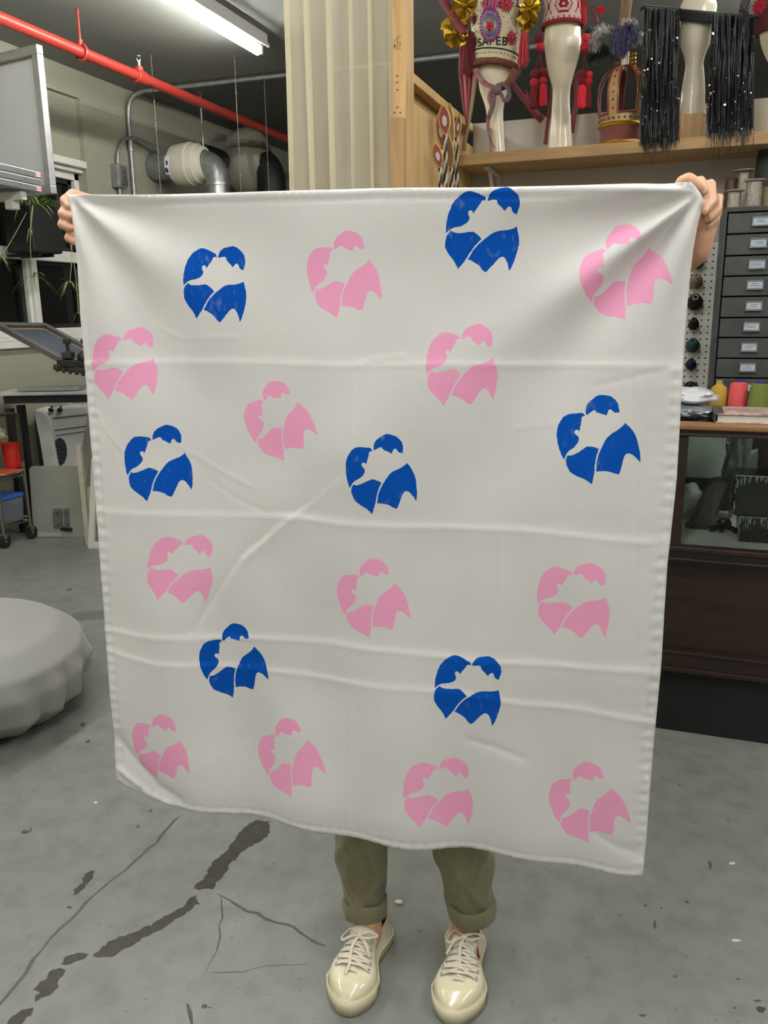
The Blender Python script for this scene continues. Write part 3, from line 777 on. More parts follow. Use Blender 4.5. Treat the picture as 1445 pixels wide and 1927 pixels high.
# arms by two-bone reach
def arm(sh, wr, l1, l2, pole):
    d = wr-sh; L = min(d.length, l1+l2-.002); x = (l1*l1-l2*l2+L*L)/(2*L); y = math.sqrt(max(0, l1*l1-x*x))
    dn_ = d.normalized(); p = (pole-dn_*pole.dot(dn_)).normalized()
    return sh+dn_*x+p*y
# person's left hand (right in the photo), d about 1.22
HL = dict(wr=PD(1306, 470, 1.29), palm=[PD(1312, 448, 1.285), PD(1318, 420, 1.275), PD(1318, 400, 1.27)])
shL = B(.165, .0, 1.24); elL = arm(shL, HL['wr'], .250, .218, V((-.8, .4, -.3)))
S.limb([shL, (shL+elL)/2, elL], [.048, .043, .037], 14); S.limb([elL, elL*.65+HL['wr']*.35, HL['wr']], [.037, .038, .0255], 14)
wr = HL['wr']
S.limb([wr, PD(1310, 445, 1.283), PD(1316, 420, 1.278)], [.0255, .027, .024], 14)
S.limb([wr, PD(1322, 430, 1.285), PD(1334, 408, 1.285)], [.024, .022, .016], 12)
S.limb([PD(1304, 440, 1.276), PD(1304, 400, 1.268), PD(1300, 378, 1.262)], [.022, .020, .016], 12)
# thumb over the top edge, tip against the index finger
S.limb([PD(1296, 405, 1.262), PD(1272, 368, 1.243), PD(1284, 342, 1.226)], [.0150, .0108, .0098], 12)
S.limb([PD(1284, 342, 1.226), PD(1296, 335, 1.222), PD(1312, 346, 1.217), PD(1325, 357, 1.214)], [.0098, .0088, .0084, .0066], 12)
# index, middle, ring, little finger: knuckle, middle joint, end joint, tip
for js, rr in (([(1310,384,1.272),(1317,341,1.250),(1324,366,1.232),(1322,384,1.224)], [.0120,.0086,.0080,.0068]),
               ([(1322,392,1.276),(1337,348,1.254),(1340,380,1.236),(1327,396,1.222)], [.0120,.0090,.0084,.0066]),
               ([(1330,406,1.283),(1352,374,1.264),(1350,396,1.250),(1333,412,1.236)], [.0110,.0084,.0080,.0066]),
               ([(1332,424,1.292),(1350,400,1.280),(1346,414,1.268),(1330,426,1.256)], [.0100,.0074,.0070,.0060])):
    S.limb([PD(*p) for p in js], rr, 12)
# person's right hand (left in the photo), d about 1.45
wr2 = PD(172, 470, 1.535)
shR = B(-.165, .0, 1.24); elR = arm(shR, wr2, .275, .245, V((.5, .6, -1)))
S.limb([shR, (shR+elR)/2, elR], [.048, .043, .037], 14); S.limb([elR, elR*.65+wr2*.35, wr2], [.037, .038, .0255], 14)
S.limb([wr2, PD(162, 440, 1.52), PD(156, 408, 1.508)], [.0255, .026, .021], 14)
S.limb([wr2, PD(160, 420, 1.515), PD(168, 388, 1.508)], [.024, .023, .017], 12)
for js, rr in (([(166,377,1.505),(136,365,1.480),(121,377,1.462),(130,388,1.450)], [.0118,.0094,.0088,.0070]),
               ([(158,396,1.508),(124,389,1.482),(117,402,1.464),(134,408,1.452)], [.0118,.0094,.0086,.0070]),
               ([(156,414,1.511),(121,411,1.486),(117,423,1.470),(136,430,1.458)], [.0112,.0096,.0090,.0068]),
               ([(160,432,1.514),(142,440,1.490),(129,448,1.474),(142,456,1.464)], [.0100,.0086,.0084,.0066])):
    S.limb([PD(*p) for p in js], rr, 12)
S.limb([PD(170, 420, 1.505), PD(176, 388, 1.478), PD(158, 376, 1.458)], [.0145, .0105, .0085], 12)
body = S.fuse('body', M_skin, per, .0032, 3)
# fingernails that the photo shows
for (p, d, s) in (((1327, 359), 1.2085, .0050), ((1327, 398), 1.2155, .0050)):
    m = MB(); c = PD(*p, d+.0022); m.ell(c, (s*.85, .0022, s*1.05), 12, 8); obj('fingernail', m, M_nail, per, smooth=180)
# eyes, hair
M_eye = mat('eye_white', (235, 232, 226), .2); M_iris = mat('iris', (52, 36, 26), .2); M_hair = mat('dark_hair', (34, 26, 22), .45, var=.3, scale=60)
for sx in (-1, 1):
    c = HC+FR*.072+EX*sx*.030+UZ*.006
    m = MB(); m.ell(c, .0115, 14, 10); e = obj('eye', m, M_eye, per, smooth=180)
    m = MB(); m.ell(c+FR*.0085, (.005, .004, .005), 10, 8, rot=Mx()); obj('iris', m, M_iris, e, smooth=180)
hb = MB()
def hairf(d):
    return 1+.02*math.sin(d.x*40+d.y*25)
def hairgrid(u, v):
    a = -PI*.5+ (u-.5)*2*PI*.80 ; el = PI/2*(1-v*1.9)
    return None
for j in range(46):                                              # hair as overlapping locks from the crown
    a = PI*.20+ (2*PI-PI*.40)*j/45 - PI/2 + PI/2                # leaves the face open
    dx, dy = math.sin(a), math.cos(a)
    pts = []
    for k in range(8):
        t = k/7; el = PI/2*(1-1.0*min(1, t*1.25)); r = math.cos(el)
        z = .018+.104*math.sin(el) - max(0, t-.8)*.35
        pts.append(HC - FR*.012 + EX*dx*.088*max(r, .02) + FR*dy*.104*max(r, .02) + UZ*z)
    hb.tube(pts, [.010, .014, .016, .016, .015, .014, .012, .005], 8)
hb.ell(HC+UZ*.026-FR*.020, (.079, .093, .092), 24, 14, rot=Mx())
obj('hair', hb, M_hair, per, smooth=180)
# t-shirt
M_shirt = mat('black_jersey', (30, 30, 33), .85, var=.1, scale=30)
T = Caps()
T.b.ell(B(0, 0, .88), (.165, .118, .10), 24, 16, rot=Mx()); T.b.ell(B(0, 0, .98), (.142, .108, .15), 24, 16, rot=Mx())
T.b.ell(B(0, 0, 1.10), (.148, .108, .17), 24, 16, rot=Mx()); T.b.ell(B(0, -.005, 1.20), (.164, .099, .102), 24, 16, rot=Mx())
for sh, el in ((shL, elL), (shR, elR)): T.limb([sh, sh*.5+el*.5], [.062, .060], 16)
T.limb([B(-.155, -.01, 1.245), B(0, -.02, 1.272), B(.155, -.01, 1.245)], [.060, .062, .060], 16)
T.fuse('t_shirt', M_shirt, per, .008, 3)
# trousers
M_olive = mat('olive_twill', (118, 114, 86), .85, var=.10, scale=14, bump=.12, bscale=160, sheen=.2)
T = Caps()
T.b.ell(B(0, 0, .82), (.172, .124, .12), 24, 16, rot=Mx())
cuffs = []
FOLDS = {-1: [(.5, .10, 9, .22, .15), (.95, .06, -10, .2, .13), (1.5, .12, 14, .2, -.10), (1.9, .05, 10, .2, .13), (2.5, .13, -12, .25, .13), (1.2, .18, 8, .25, .10), (2.2, .2, -8, .25, -.09)], 1: [(.4, .09, -12, .22, .14), (1.0, .05, 12, .2, .13), (1.6, .10, -12, .2, .12), (2.1, .06, 12, .22, -.10), (2.6, .12, 10, .22, .14), (.8, .17, 10, .25, .11), (1.9, .19, -9, .25, .09)]}
for sg in (-1, 1):
    P, R = LEGP[sg]
    rings = bez(P, 6); RR = []
    for i in range(len(rings)):
        u = i/6; k = min(int(u), len(R)-2); RR.append(R[k]*(1-(u-k))+R[k+1]*(u-k))
    n = 40; m = T.b; vs = []
    for i, (c, r) in enumerate(zip(rings, RR)):
        for k in range(n):
            a = 2*PI*k/n
            dd = noise.noise(V((math.cos(a)*1.4+sg*7, math.sin(a)*1.4, c.z*9)))*.16 + noise.noise(V((math.cos(a)*2.6+sg*3, math.sin(a)*2.6, c.z*22+1.5*math.sin(a))))*.11
            low = max(0, 1-(c.z-P[0].z)/.12)
            for fa, fz, sl, fw, am in FOLDS[sg]:
                dl = ((a-fa-sl*(c.z-P[0].z-fz)+PI) % (2*PI))-PI; dd += am*math.exp(-(dl/fw)**2-((c.z-P[0].z-fz)/.055)**2)
            dd += .10*low*math.sin(5*a+sg)*math.sin((c.z-P[0].z)*60)
            vs.append(c+(EX*math.cos(a)+FR*math.sin(a)*1.08)*r*(1+dd))
    fs = []
    for i in range(len(rings)-1):
        for k in range(n): fs.append((i*n+k, i*n+(k+1) % n, (i+1)*n+(k+1) % n, (i+1)*n+k))
    fs.append(tuple(range(n-1, -1, -1))); fs.append(tuple((len(rings)-1)*n+k for k in range(n)))
    m.add(vs, fs)
    cuffs.append((P[0], P[1], R[0], sg))
trs = T.fuse('trousers', M_olive, per, .0042, 1)
for c0, c1_, r, sg in cuffs:                                     # rolled cuffs, open at the bottom
    m = MB(); n = 48; up = (c1_-c0).normalized(); base = c0-up*.004; H = .028
    prof = [(r*.86, -.010), (r*1.12, -.013), (r*1.20, -.008), (r*1.24, H*.35), (r*1.23, H*.85), (r*1.17, H*1.04), (r*1.08, H*1.0), (r*.95, H*.8)]
    tilt = -.10*sg
    def pt(a, rr, z):
        k = 1+.05*math.sin(2*a+.7)+.035*math.sin(3*a+sg)+.012*math.sin(11*a)
        zz = z+.006*math.sin(2*a+sg)+.10*math.cos(a)*rr*sg*-1*.9
        return base+(EX*math.cos(a)+FR*math.sin(a)*1.08)*rr*k+UZ*zz
    vs = [pt(2*PI*k/n, rr, z) for rr, z in prof for k in range(n)]
    fs = [(i*n+k, i*n+(k+1) % n, (i+1)*n+(k+1) % n, (i+1)*n+k) for i in range(len(prof)-1) for k in range(n)]
    m.add(vs, fs); obj('trouser_cuff', m, M_olive, per, smooth=70)

# shoes: built once in local space (toe towards -Y, heel at +Y), length .262
M_canvas = mat('cream_canvas', (214, 206, 184), .8, var=.05, scale=18, bump=.10, bscale=500)
M_rub = mat('cream_rubber', (206, 200, 170), .45, var=.05, scale=30)
M_toe = mat('toe_rubber_gloss', (218, 210, 178), .16, coat=.5)
M_lace = mat('shoe_lace', (210, 203, 184), .85, bump=.2, bscale=600)
M_eyelet = mat('eyelet_metal', (206, 204, 196), .3, .5)
M_heart = mat('red_felt', (150, 26, 34), .8)
LSH = .246
def outline(t, k=1.):                                           # half-widths (inner, outer) along t = 0 toe .. 1 heel
    y = -LSH/2+LSH*t
    w = .0530*(math.sin(PI*min(1, (t/.30))*.5)**.55 if t < .30 else (1-.22*math.sin(PI*(t-.30)/.55)**2 if t < .85 else 1.0*math.sqrt(max(0, 1-((t-.85)/.152)**2*.96))))
    if .30 <= t < .85: pass
    heel = .80+.20*max(0, min(1, (.62-t)/.3)) if t > .3 else 1.
    return y, w*heel*k
def shoe_root(loc, rz, side):
    r = bpy.data.objects.new('shoe', None); COL.objects.link(r); r.parent = per
    r.location = V(loc)-per.location; r.rotation_euler = (0, 0, rz); return r
def build_shoe(loc, rz, side, heart):
    r = shoe_root(loc, rz, side)
    def bend(t): return side*.010*math.sin(PI*t*.9)             # slight banana of the last
    N = 30; ts = [.0005+.999*(.5-.5*math.cos(PI*k/N)) for k in range(N+1)]
    def ring(k, z, inset=0.):
        pts = []
        for t in ts: y, w = outline(t); pts.append(V((bend(t)+max(w-inset, .0005)*k, y+inset*(1-2*t)*.9, z)))
        for t in ts[::-1][1:-1]: y, w = outline(t); pts.append(V((bend(t)-max(w-inset, .0005)*k, y+inset*(1-2*t)*.9, z)))
        return pts
    s = MB(); rows = [ring(1, .0, .004), ring(1, .003, .0), ring(1.0, .014, -.0005), ring(1., .022, .0), ring(1., .031, .001), ring(1., .0335, .003), ring(.9, .033, .012)]
    n = len(rows[0]); vs = [p for R_ in rows for p in R_]
    fs = [(i*n+k, i*n+(k+1) % n, (i+1)*n+(k+1) % n, (i+1)*n+k) for i in range(len(rows)-1) for k in range(n)] + [tuple(range(n-1, -1, -1))] + [tuple((len(rows)-1)*n+k for k in range(n))]
    s.add(vs, fs); obj('sole', s, M_rub, r, smooth=50, local=True)
    s = MB(); P = [p+V((0, 0, .0)) for p in ring(1.012, .0245, -.0012)]; s.tube(P, .0022, 6, closed=True); obj('sole_stripe', s, M_rub, r, smooth=60, local=True)
    # upper: cross sections from toe to heel; height of the instep line
    def top(t):
        return float(np.interp(t, [0, .04, .12, .22, .30, .45, .58, .66, .72, .85, .95, 1.0], [.029, .042, .053, .057, .061, .071, .078, .080, .070, .069, .078, .081]))
    def sect(t, u):                                             # u 0..1 around from left base over the top to right base
        y, w = outline(t); w = max(w-.0025, .0008); h = top(t)-.028; a = PI*u
        ex = .62 if t < .6 else .45
        cx = math.cos(a); sx = math.sin(a)
        x = -w*(abs(cx)**ex)*math.copysign(1, cx); z = .028+h*(sx**(.72 if t < .6 else .5))
        narrow = 1-.22*max(0, min(1, (z-.05)/.06))
        return V((bend(t)+x*narrow, y+.003*(1-2*t), z))
    um = MB(); NT, NU = 34, 24
    um.grid(lambda u, v: sect(.012+.60*v, u), NU, NT)
    obj('upper', um, M_canvas, r, smooth=60, local=True)
    # quarter: the open heel part, walls only
    hq = MB()
    def hw(u, v):                                               # u round the heel, v up
        q = .56+.44*(1-abs(1-2*u)) if True else 0
        t = .56+.4395*(1-abs(1-2*u)**1.6); sgn = -1 if u < .5 else 1
        y, w = outline(min(t, .9995)); w = max(w-.0025, .0004)
        zt = float(np.interp(t, [.56, .64, .72, .82, .92, 1.0], [.078, .076, .063, .062, .073, .078]))
        z = .028+(zt-.028)*v; return V((bend(t)+sgn*w*(1-.20*v), y+.003*(1-2*t)+.004*v*(t-.7), z))
    hq.grid(hw, 48, 10); obj('quarter', hq, M_canvas, r, smooth=70, local=True, solid=.0028)
    hs = MB(); hs.grid(lambda u, v: hw(.42+.16*u, v)+V((0, .0016, 0)), 8, 8); obj('heel_strip', hs, M_canvas, r, smooth=70, local=True, solid=.002)
    # toe cap and bumper
    tc = MB()
    def tcf(u, v):
        t = .004+(.205-.035*math.sin(PI*u)*-1*0-.05*abs(1-2*u)**2*0)*v; p = sect(max(t, .004), u); c = V((bend(t), outline(t)[0], .04)); return c+(p-c)*1.022+V((0, -.0006, .0008))
    tc.grid(tcf, 24, 14); obj('toe_cap', tc, M_toe, r, smooth=60, local=True)
    tb = MB(); P = []
    for k in range(25):
        a = -1+2*k/24; t = .001+.26*abs(a)**1.3; y, w = outline(t); P.append(V((bend(t)+math.copysign(1, a)*(w+.0012)*(1 if abs(a) > .02 else 0), y-.0012, .018)))
    vs = [];
    for p in P:
        vs += [p+V((0, 0, -.015)), p+V((0, -.0006, .0)), p+V((0, 0, .016))]
    fs = [(i*3+j, (i+1)*3+j, (i+1)*3+j+1, i*3+j+1) for i in range(24) for j in (0, 1)]
    tb.add(vs, fs); obj('toe_bumper', tb, M_rub, r, smooth=60, local=True, solid=-.0022)
    # tongue
    tg = MB()
    def tgf(u, v):
        t = .22+.46*v; y = -LSH/2+LSH*t; w = .021+.006*v; x = (u-.5)*2*w
        return V((bend(t)+x, y-.004*v, top(min(t, .66))+.0045+.012*max(0, v-.8)-.011*(2*u-1)**2))
    tg.grid(tgf, 10, 16); obj('tongue', tg, M_canvas, r, smooth=70, local=True, solid=.003)
    # eyelet rows, laces
    rows_ = []
    for k in range(5 if side < 0 else 6):
        t = .27+.064*k; u = .315-.004*k
        rows_.append((sect(t, u), sect(t, 1-u), t))
    for L_, R_, t in rows_:
        for p, sg in ((L_, -1), (R_, 1)):
            m = MB(); nrm = V((sg*.75, -.18, .62)).normalized(); a_ = nrm.orthogonal().normalized(); b__ = nrm.cross(a_)
            c = p+nrm*.0022
            m.tube([c+(a_*math.cos(q*2*PI/14)+b__*math.sin(q*2*PI/14))*.0036 for q in range(14)], .0014, 6, closed=True)
            obj('eyelet', m, M_eyelet, r, smooth=60, local=True)
    lm = MB()
    def flat(pts, w=.0034): lm.tube(bez(pts, 6), w, 8, flat=.45)
    up = V((0, 0, .006))
    for k, (L_, R_, t) in enumerate(rows_):
        mid = V((bend(t), -LSH/2+LSH*t, top(t)+.009))
        flat([L_+V((0, 0, .001)), L_*.6+mid*.4+up*.9, mid, R_*.6+mid*.4+up*.9, R_+V((0, 0, .001))])
        if k+1 < len(rows_):
            L2, R2, t2 = rows_[k+1]; mid2 = (V((bend(t2), -LSH/2+LSH*(t+t2)/2, (top(t)+top(t2))/2+.010)))
            flat([L_+up*.6, L_*.5+mid2*.5+up*.4, mid2, R2*.5+mid2*.5+up*.4, R2+up*.6]); flat([R_+up*.6, mid2+up*.3, L2+up*.6])
    # bow
    Lt, Rt, tt_ = rows_[-1]; kn = V((bend(tt_), -LSH/2+LSH*tt_-.004, top(tt_)+.011))
    for sg in (-1, 1):
        flat([kn, kn+V((sg*.014, -.012, .006)), kn+V((sg*.030, -.010+.012*sg, .000)), kn+V((sg*.036, .004+.010*sg, -.004)), kn+V((sg*.022, .010, .004)), kn+V((sg*.008, .003, .004)), kn], .0026)
    flat([kn, kn+V((-.006, -.030, -.002)), kn+V((-.002, -.062, -.018)), kn+V((-.004, -.082, -.026))], .0030)
    flat([kn, kn+V((-.020*side, -.020, .002)), kn+V((-.034*side, -.036, -.016))], .0030)
    lm.ell(kn, (.007, .006, .0055), 12, 8)
    obj('shoe_lace', lm, M_lace, r, smooth=80, local=True)
    if heart:
        hm = MB(); hp = []
        for k in range(40):
            a = 2*PI*k/40; hp.append((16*math.sin(a)**3/17., (13*math.cos(a)-5*math.cos(2*a)-2*math.cos(3*a)-math.cos(4*a))/17.))
        def on(hx, hz, off):
            t = .535-hx*.062; u_ = .805-hz*.075; p = sect(t, u_ if side > 0 else 1-u_); return p+V((side*.80, 0, .60))*off
        c0 = on(0, 0, .0034)
        for k in range(40):
            p, q = hp[k], hp[(k+1) % 40]
            hm.add([c0, on(p[0]*.62, p[1]*.62, .0034), on(q[0]*.62, q[1]*.62, .0034)], [(0, 1, 2)])
            hm.add([on(p[0]*.62, p[1]*.62, .0034), on(p[0], p[1], .0030), on(q[0], q[1], .0030), on(q[0]*.62, q[1]*.62, .0034)], [(0, 1, 2, 3)])
        obj('heart_patch', hm, M_heart, r, smooth=60, local=True, label='small red heart patch with two pale eye shapes', solid=-.0012)
        em = MB(); ep = MB()
        for sx in (-.32, .32):
            E_ = [on(sx+.20*math.cos(a), .22+.30*math.sin(a)*(.6 if math.sin(a) > 0 else .5)+sx*.3*math.cos(a), .0056) for a in [k*2*PI/14 for k in range(14)]]
            em.add(E_, [tuple(range(14))])
            E_ = [on(sx+.07*math.cos(a), .22+.09*math.sin(a), .0066) for a in [k*2*PI/10 for k in range(10)]]; ep.add(E_, [tuple(range(10))])
        obj('patch_eyes', em, M_lace, r, local=True, solid=.0008); obj('patch_pupils', ep, M_dark, r, local=True, solid=.0006)
    return r
def place(toe, dirv): d = V(dirv).normalized(); c = V((toe.x, toe.y, 0))+V((d.x, d.y, 0))*LSH*.5; return (c.x, c.y, 0), math.atan2(-d.x, d.y)
lc, rz = place(tl, DSH[-1]); build_shoe(lc, rz, -1, False)
lc, rz = place(tr_, DSH[1]); build_shoe(lc, rz, 1, True)
# ================================================================== CURTAIN
def depth(p): return (V(p)-CAM).dot(FWD)
def pxm(n, p): return n*depth(p)/FPX                            # pixels -> metres at a point
YC = 2.84
F_linen = fabric('sheer_linen', (232, 226, 204), .36, weave=2.0)
nt = F_linen.node_tree; out_ = nt.nodes['Material Output']; sh0 = out_.inputs['Surface'].links[0].from_socket
trn = nt.nodes.new('ShaderNodeBsdfTransparent'); mxs = nt.nodes.new('ShaderNodeMixShader'); mxs.inputs[0].default_value = .34
nt.links.new(sh0, mxs.inputs[1]); nt.links.new(trn.outputs[0], mxs.inputs[2]); nt.links.new(mxs.outputs[0], out_.inputs['Surface'])
xl, xr = PY(526, 180, YC).x, PY(746, 180, YC).x
cur = thing('curtain', 'sheer cream linen curtain hanging in folds beside the wooden post', 'curtain', ((xl+xr)/2, YC, 0))
m = MB(); NF = 5.5
def curf(u, v):
    z = .04+(ZC-.06)*v; s = u
    flare = 1+.02*(1-v)
    a = 2*PI*NF*s+.35*math.sin(5*s+1.3)+.15*math.sin(3*v+9*s)
    x = xl+(xr-xl)*(.03+.94*s+ .046*math.sin(a)*(1+.25*math.sin(4*s))+.006*math.sin(2.3*a))
    y = YC+.040*math.cos(a)*(.75+.25*math.sin(7*s+1))+.006*math.sin(3*z+11*s)
    xm = (xl+xr)/2
    return V((xm+(x-xm)*flare, y, z))
m.grid(curf, 320, 40); obj('drape', m, F_linen, cur, smooth=180)
m = MB(); m.cyl((xl-.1, YC, ZC-.03), (xr-.005, YC, ZC-.03), .013); obj('curtain_rod', m, M_steel, cur, smooth=60)

# ================================================================== WOODEN PARTITION
pt_ = thing('wooden_partition', 'pine stud partition with a plywood side running back to the shelf wall', 'partition', (XP-.02, 3.2, 0))
yp = 2.775; x0 = PY(738.5, 200, yp).x
m = MB(); m.box(((x0+XP)/2, yp+.045, ZC/2), (XP-x0, .09, ZC)); obj('post', m, M_pine, pt_, bevel=.003)
zcap = PY(750, 221, yp-.02).z
m = MB(); m.box(((x0+XP)/2, yp-.012, zcap/2), (XP-x0+.002, .024, zcap)); obj('cover_board', m, M_kraft, pt_, bevel=.003)
zr = 2.145; zrb = PX(769, 148, XP).z; zp = PX(769, 186, XP).z
m = MB(); m.box((XP-.019, (yp+.09+YW)/2, (zr+zrb)/2), (.038, YW-yp-.09, zr-zrb)); obj('top_rail', m, M_pine, pt_, bevel=.003)
m = MB(); m.box((XP-.006, (yp+.09+YW)/2, zp/2), (.012, YW-yp-.09, zp)); obj('plywood_sheet', m, M_ply, pt_)
m = MB(); m.box((XP-.045, (yp+.09+YW)/2, zr/2), (.010, YW-yp-.09, zr)); obj('backing_board', m, M_kraft, pt_)
m = MB()
for px, py in ((747, 143), (747, 155), (747.5, 169), (748, 202), (742, 212), (753, 212), (743, 87)):
    q = PY(px, py, yp-.0006); m.cyl((q.x, yp+.001, q.z), (q.x, yp-.0008, q.z), pxm(1.7, q), n=8)
obj('screw_hole', m, M_dark, pt_)  # flat dark discs painted in place of holes in the post
m = MB()
for i in range(3):
    for j in range(9):
        q = PY(742+i*5.4, 69+j*2.9, yp-.0006)
        if random.random() < .8: m.box((q.x, yp-.0004, q.z), (pxm(random.uniform(1.5, 4), q), .0008, pxm(1.2, q)))
obj('stamp_print', m, mat('stamp_ink', (120, 88, 60), .8), pt_)

# ================================================================== SHELF, BRACKETS
ZSH = 1.98
sh = thing('wall_shelf', 'long pine shelf along the back wall carrying the hats and mannequin heads', 'shelf', (0, YW, ZSH))
m = MB(); m.box(((XP+.01+4.3)/2, (3.42+YW)/2, ZSH-.021), (4.29-XP, YW-3.42, .042)); obj('board', m, M_shelf, sh, bevel=.003)
for q in (PY(938, 320, YW), V((.55, YW, 1.85)), V((1.9, YW, 1.85))):
    m = MB(); m.box((q.x, YW-.006, ZSH-.042-.11), (.022, .010, .22)); m.box((q.x, YW-.12, ZSH-.048), (.022, .22, .010))
    m.bar((q.x, YW-.012, ZSH-.22), (q.x, YW-.17, ZSH-.055), .014, .006); obj('bracket', m, M_frame_w, sh, bevel=.002)

# ================================================================== MANNEQUINS
def mannequin(prof, Y, label, flat=.86, zbase=ZSH):
    P = []; R = []
    for x, y, hw in prof: q = PY(x, y, Y); P.append(q); R.append(pxm(hw, q))
    dz = zbase-P[0].z; P = [p+V((0, 0, dz)) for p in P]
    b0 = P[0]
    t = thing('mannequin_head', label, 'mannequin', (b0.x, b0.y, zbase), 0, 'mannequin heads on the wall shelf')
    n = 6; PP = bez(P, n); RR = [r.x for r in bez([(r, 0, 0) for r in R], n)]
    PP[0].z = zbase; m = MB(); vs = []; NN = 28
    for p, r in zip(PP, RR):
        for k in range(NN): a = 2*PI*k/NN; vs.append(V((p.x+r*math.cos(a), p.y+r*flat*math.sin(a), p.z)))
    fs = [(i*NN+k, i*NN+(k+1) % NN, (i+1)*NN+(k+1) % NN, (i+1)*NN+k) for i in range(len(PP)-1) for k in range(NN)]
    fs.append(tuple(range(NN-1, -1, -1))); fs.append(tuple((len(PP)-1)*NN+k for k in range(NN)))
    m.add(vs, fs); obj('stand', m, M_cream, t, smooth=60)
    return t, P
YM = 3.57
m1, P1 = mannequin([(937,280,15.5),(936,262,14.5),(934,230,14.2),(932,205,15.2),(931,185,17),(930,165,22),(930,150,27),(930,130,30),(932,105,34),(933,60,36),(933,20,34),(934,-30,28),(934,-58,10)], YM, 'slim cream mannequin stand wearing the embroidered hat, leftmost on the shelf')
m2, P2 = mannequin([(1054.5,272,23.7),(1055,262,23),(1055,240,21),(1056,210,18.5),(1056,180,16.5),(1056.5,155,16.5),(1057,140,18.5),(1057,120,24),(1058,100,29),(1059,80,32.5),(1059,60,34.5),(1059,48,34),(1059,20,33),(1059,-10,31),(1059,-40,20),(1059,-50,8)], YM, 'cream vase-shaped mannequin head under the red and white knitted hat')
q = PY(1268.5, 258, 3.50); q2 = PY(1324.5, 214, 3.50)
HB = PY(1296, 214, 3.50).z
blk = MB(); blk.box(((q.x+q2.x)/2, 3.555, (ZSH+HB)/2), (q2.x-q.x, .11, HB-ZSH)); o = obj('wooden_block', blk, M_pine, bevel=.003); tag(o, 'pale pine block on the shelf under the mannequin with the black fringe', 'block')
m4, P4 = mannequin([(1302,212.6,25),(1303,185,22.5),(1305,159,21),(1306.5,130,17.5),(1306.8,115,16.3),(1307.5,97,19.5),(1308,80,25.5),(1309,60,30),(1310,46,33),(1311,23,34),(1314,5,33),(1316,-15,24),(1316,-26,8)], 3.55, 'cream mannequin head standing on the pine block between two black fringes', zbase=HB)
m5, P5 = mannequin([(1478,262,25),(1478,200,20),(1476,140,19),(1472,112,28),(1468,88,33),(1465,60,34),(1465,10,34),(1466,-30,15)], YM, 'cream mannequin head cut off by the right edge of the photo')

# ---- materials for the costumes
M_hat = mat('hat_felt_cream', (206, 196, 164), .85, var=.08, scale=30)
M_blackthread = mat('black_thread', (28, 24, 24), .8)
M_redwool = mat('red_wool', (176, 24, 40), .9, var=.35, scale=160, bump=.5, bscale=260)
M_crimson = mat('crimson_wool', (104, 18, 32), .9, var=.35, scale=160, bump=.5, bscale=260)
M_scarlet = mat('scarlet_wool', (214, 40, 52), .9, var=.3, scale=160, bump=.5, bscale=260)
M_maroon = mat('maroon_ribbon', (112, 38, 44), .6, var=.2, scale=30)
M_rose = mat('rose_ribbon', (176, 84, 84), .6, var=.2, scale=30)
M_gold = mat('gold_foil', (176, 138, 40), .3, .85, var=.3, scale=40)
M_fur = mat('brown_trim', (110, 66, 48), .9, var=.4, scale=120, bump=.6, bscale=200)
M_magenta = mat('magenta_bead', (168, 56, 110), .5, var=.3, scale=80)
M_violet = mat('violet_bead', (120, 92, 140), .5, var=.3, scale=120)
M_scarf = mat('printed_scarf', (140, 92, 100), .75, var=.45, scale=40)
M_scarf2 = mat('printed_scarf_blue', (104, 82, 88), .75, var=.4, scale=40)

# ---- 1: embroidered tall hat
def toward(c): d = V((-c.x, -c.y, 0)).normalized(); return d, V((-d.y, d.x, 0))
hb0 = PY(933, 124, YM); ht0 = PY(934, -45, YM); hb0.x = P1[7].x+.004
rb, rt = pxm(40.5, hb0), pxm(55, ht0)
FD, SD = toward(hb0)                                             # facing the viewer / to the photo's right
hat = thing('embroidered_hat', 'tall cream hat embroidered with red flowers and a beaded heart, on the leftmost mannequin', 'hat', hb0)
tiltv = SD*.05
def cone(phi, v, off=0.):
    r = rb+(rt-rb)*v+off; return hb0+UZ*((ht0.z-hb0.z)*v)+tiltv*v*0+(FD*math.cos(phi)+SD*math.sin(phi))*r - UZ*.012*math.sin(phi)*1
def hatp(px, py):                                               # photo spot -> (phi, v)
    v = (py-124)/(-45-124); v = max(-.1, min(1, v)); q = cone(0, v); r = rb+(rt-rb)*v
    c = hb0+UZ*((ht0.z-hb0.z)*v)
    dx = (PY(px, py, YM)-c).dot(SD)
    phi = math.asin(max(-.97, min(.97, dx/r)))
    return phi, v+ (1-math.cos(phi))*-.06
m = MB(); m.tube([cone(2*PI*k/48, -.035+.02*math.cos(2*PI*k/48), .003) for k in range(48)], .013, 10, closed=True)
m.v = [p+V((noise.noise(p*160), noise.noise(p*170+V((3, 0, 0))), noise.noise(p*150)))*.004 for p in m.v]
obj('fur_trim', m, M_fur, hat, smooth=180)
m = MB(); m.tube([cone(2*PI*k/48, .125, .001) for k in range(48)], .0045, 6, closed=True, flat=.5)
obj('black_braid', m, M_blackthread, hat, smooth=60)
sd = MB(); sd.grid(lambda u, v: cone(2*PI*u, v), 48, 14, wrapu=True)
for k in range(170):
    phi, v = random.uniform(-1.5, 1.5), random.uniform(.16, .98)
    if k < 26: phi, v = -1.45+2.9*k/25, .07
    a = cone(phi, v, .0008); t = random.uniform(0, PI); b_ = cone(phi+.045*math.cos(t), v+.018*math.sin(t), .0008)
    sd.tube([a, (a+b_)/2+(a-hb0).normalized()*.0008, b_], [.0006, .0017, .0006], 5, mi=1)
obj('hat_body', sd, [M_hat, M_blackthread], hat, smooth=70)
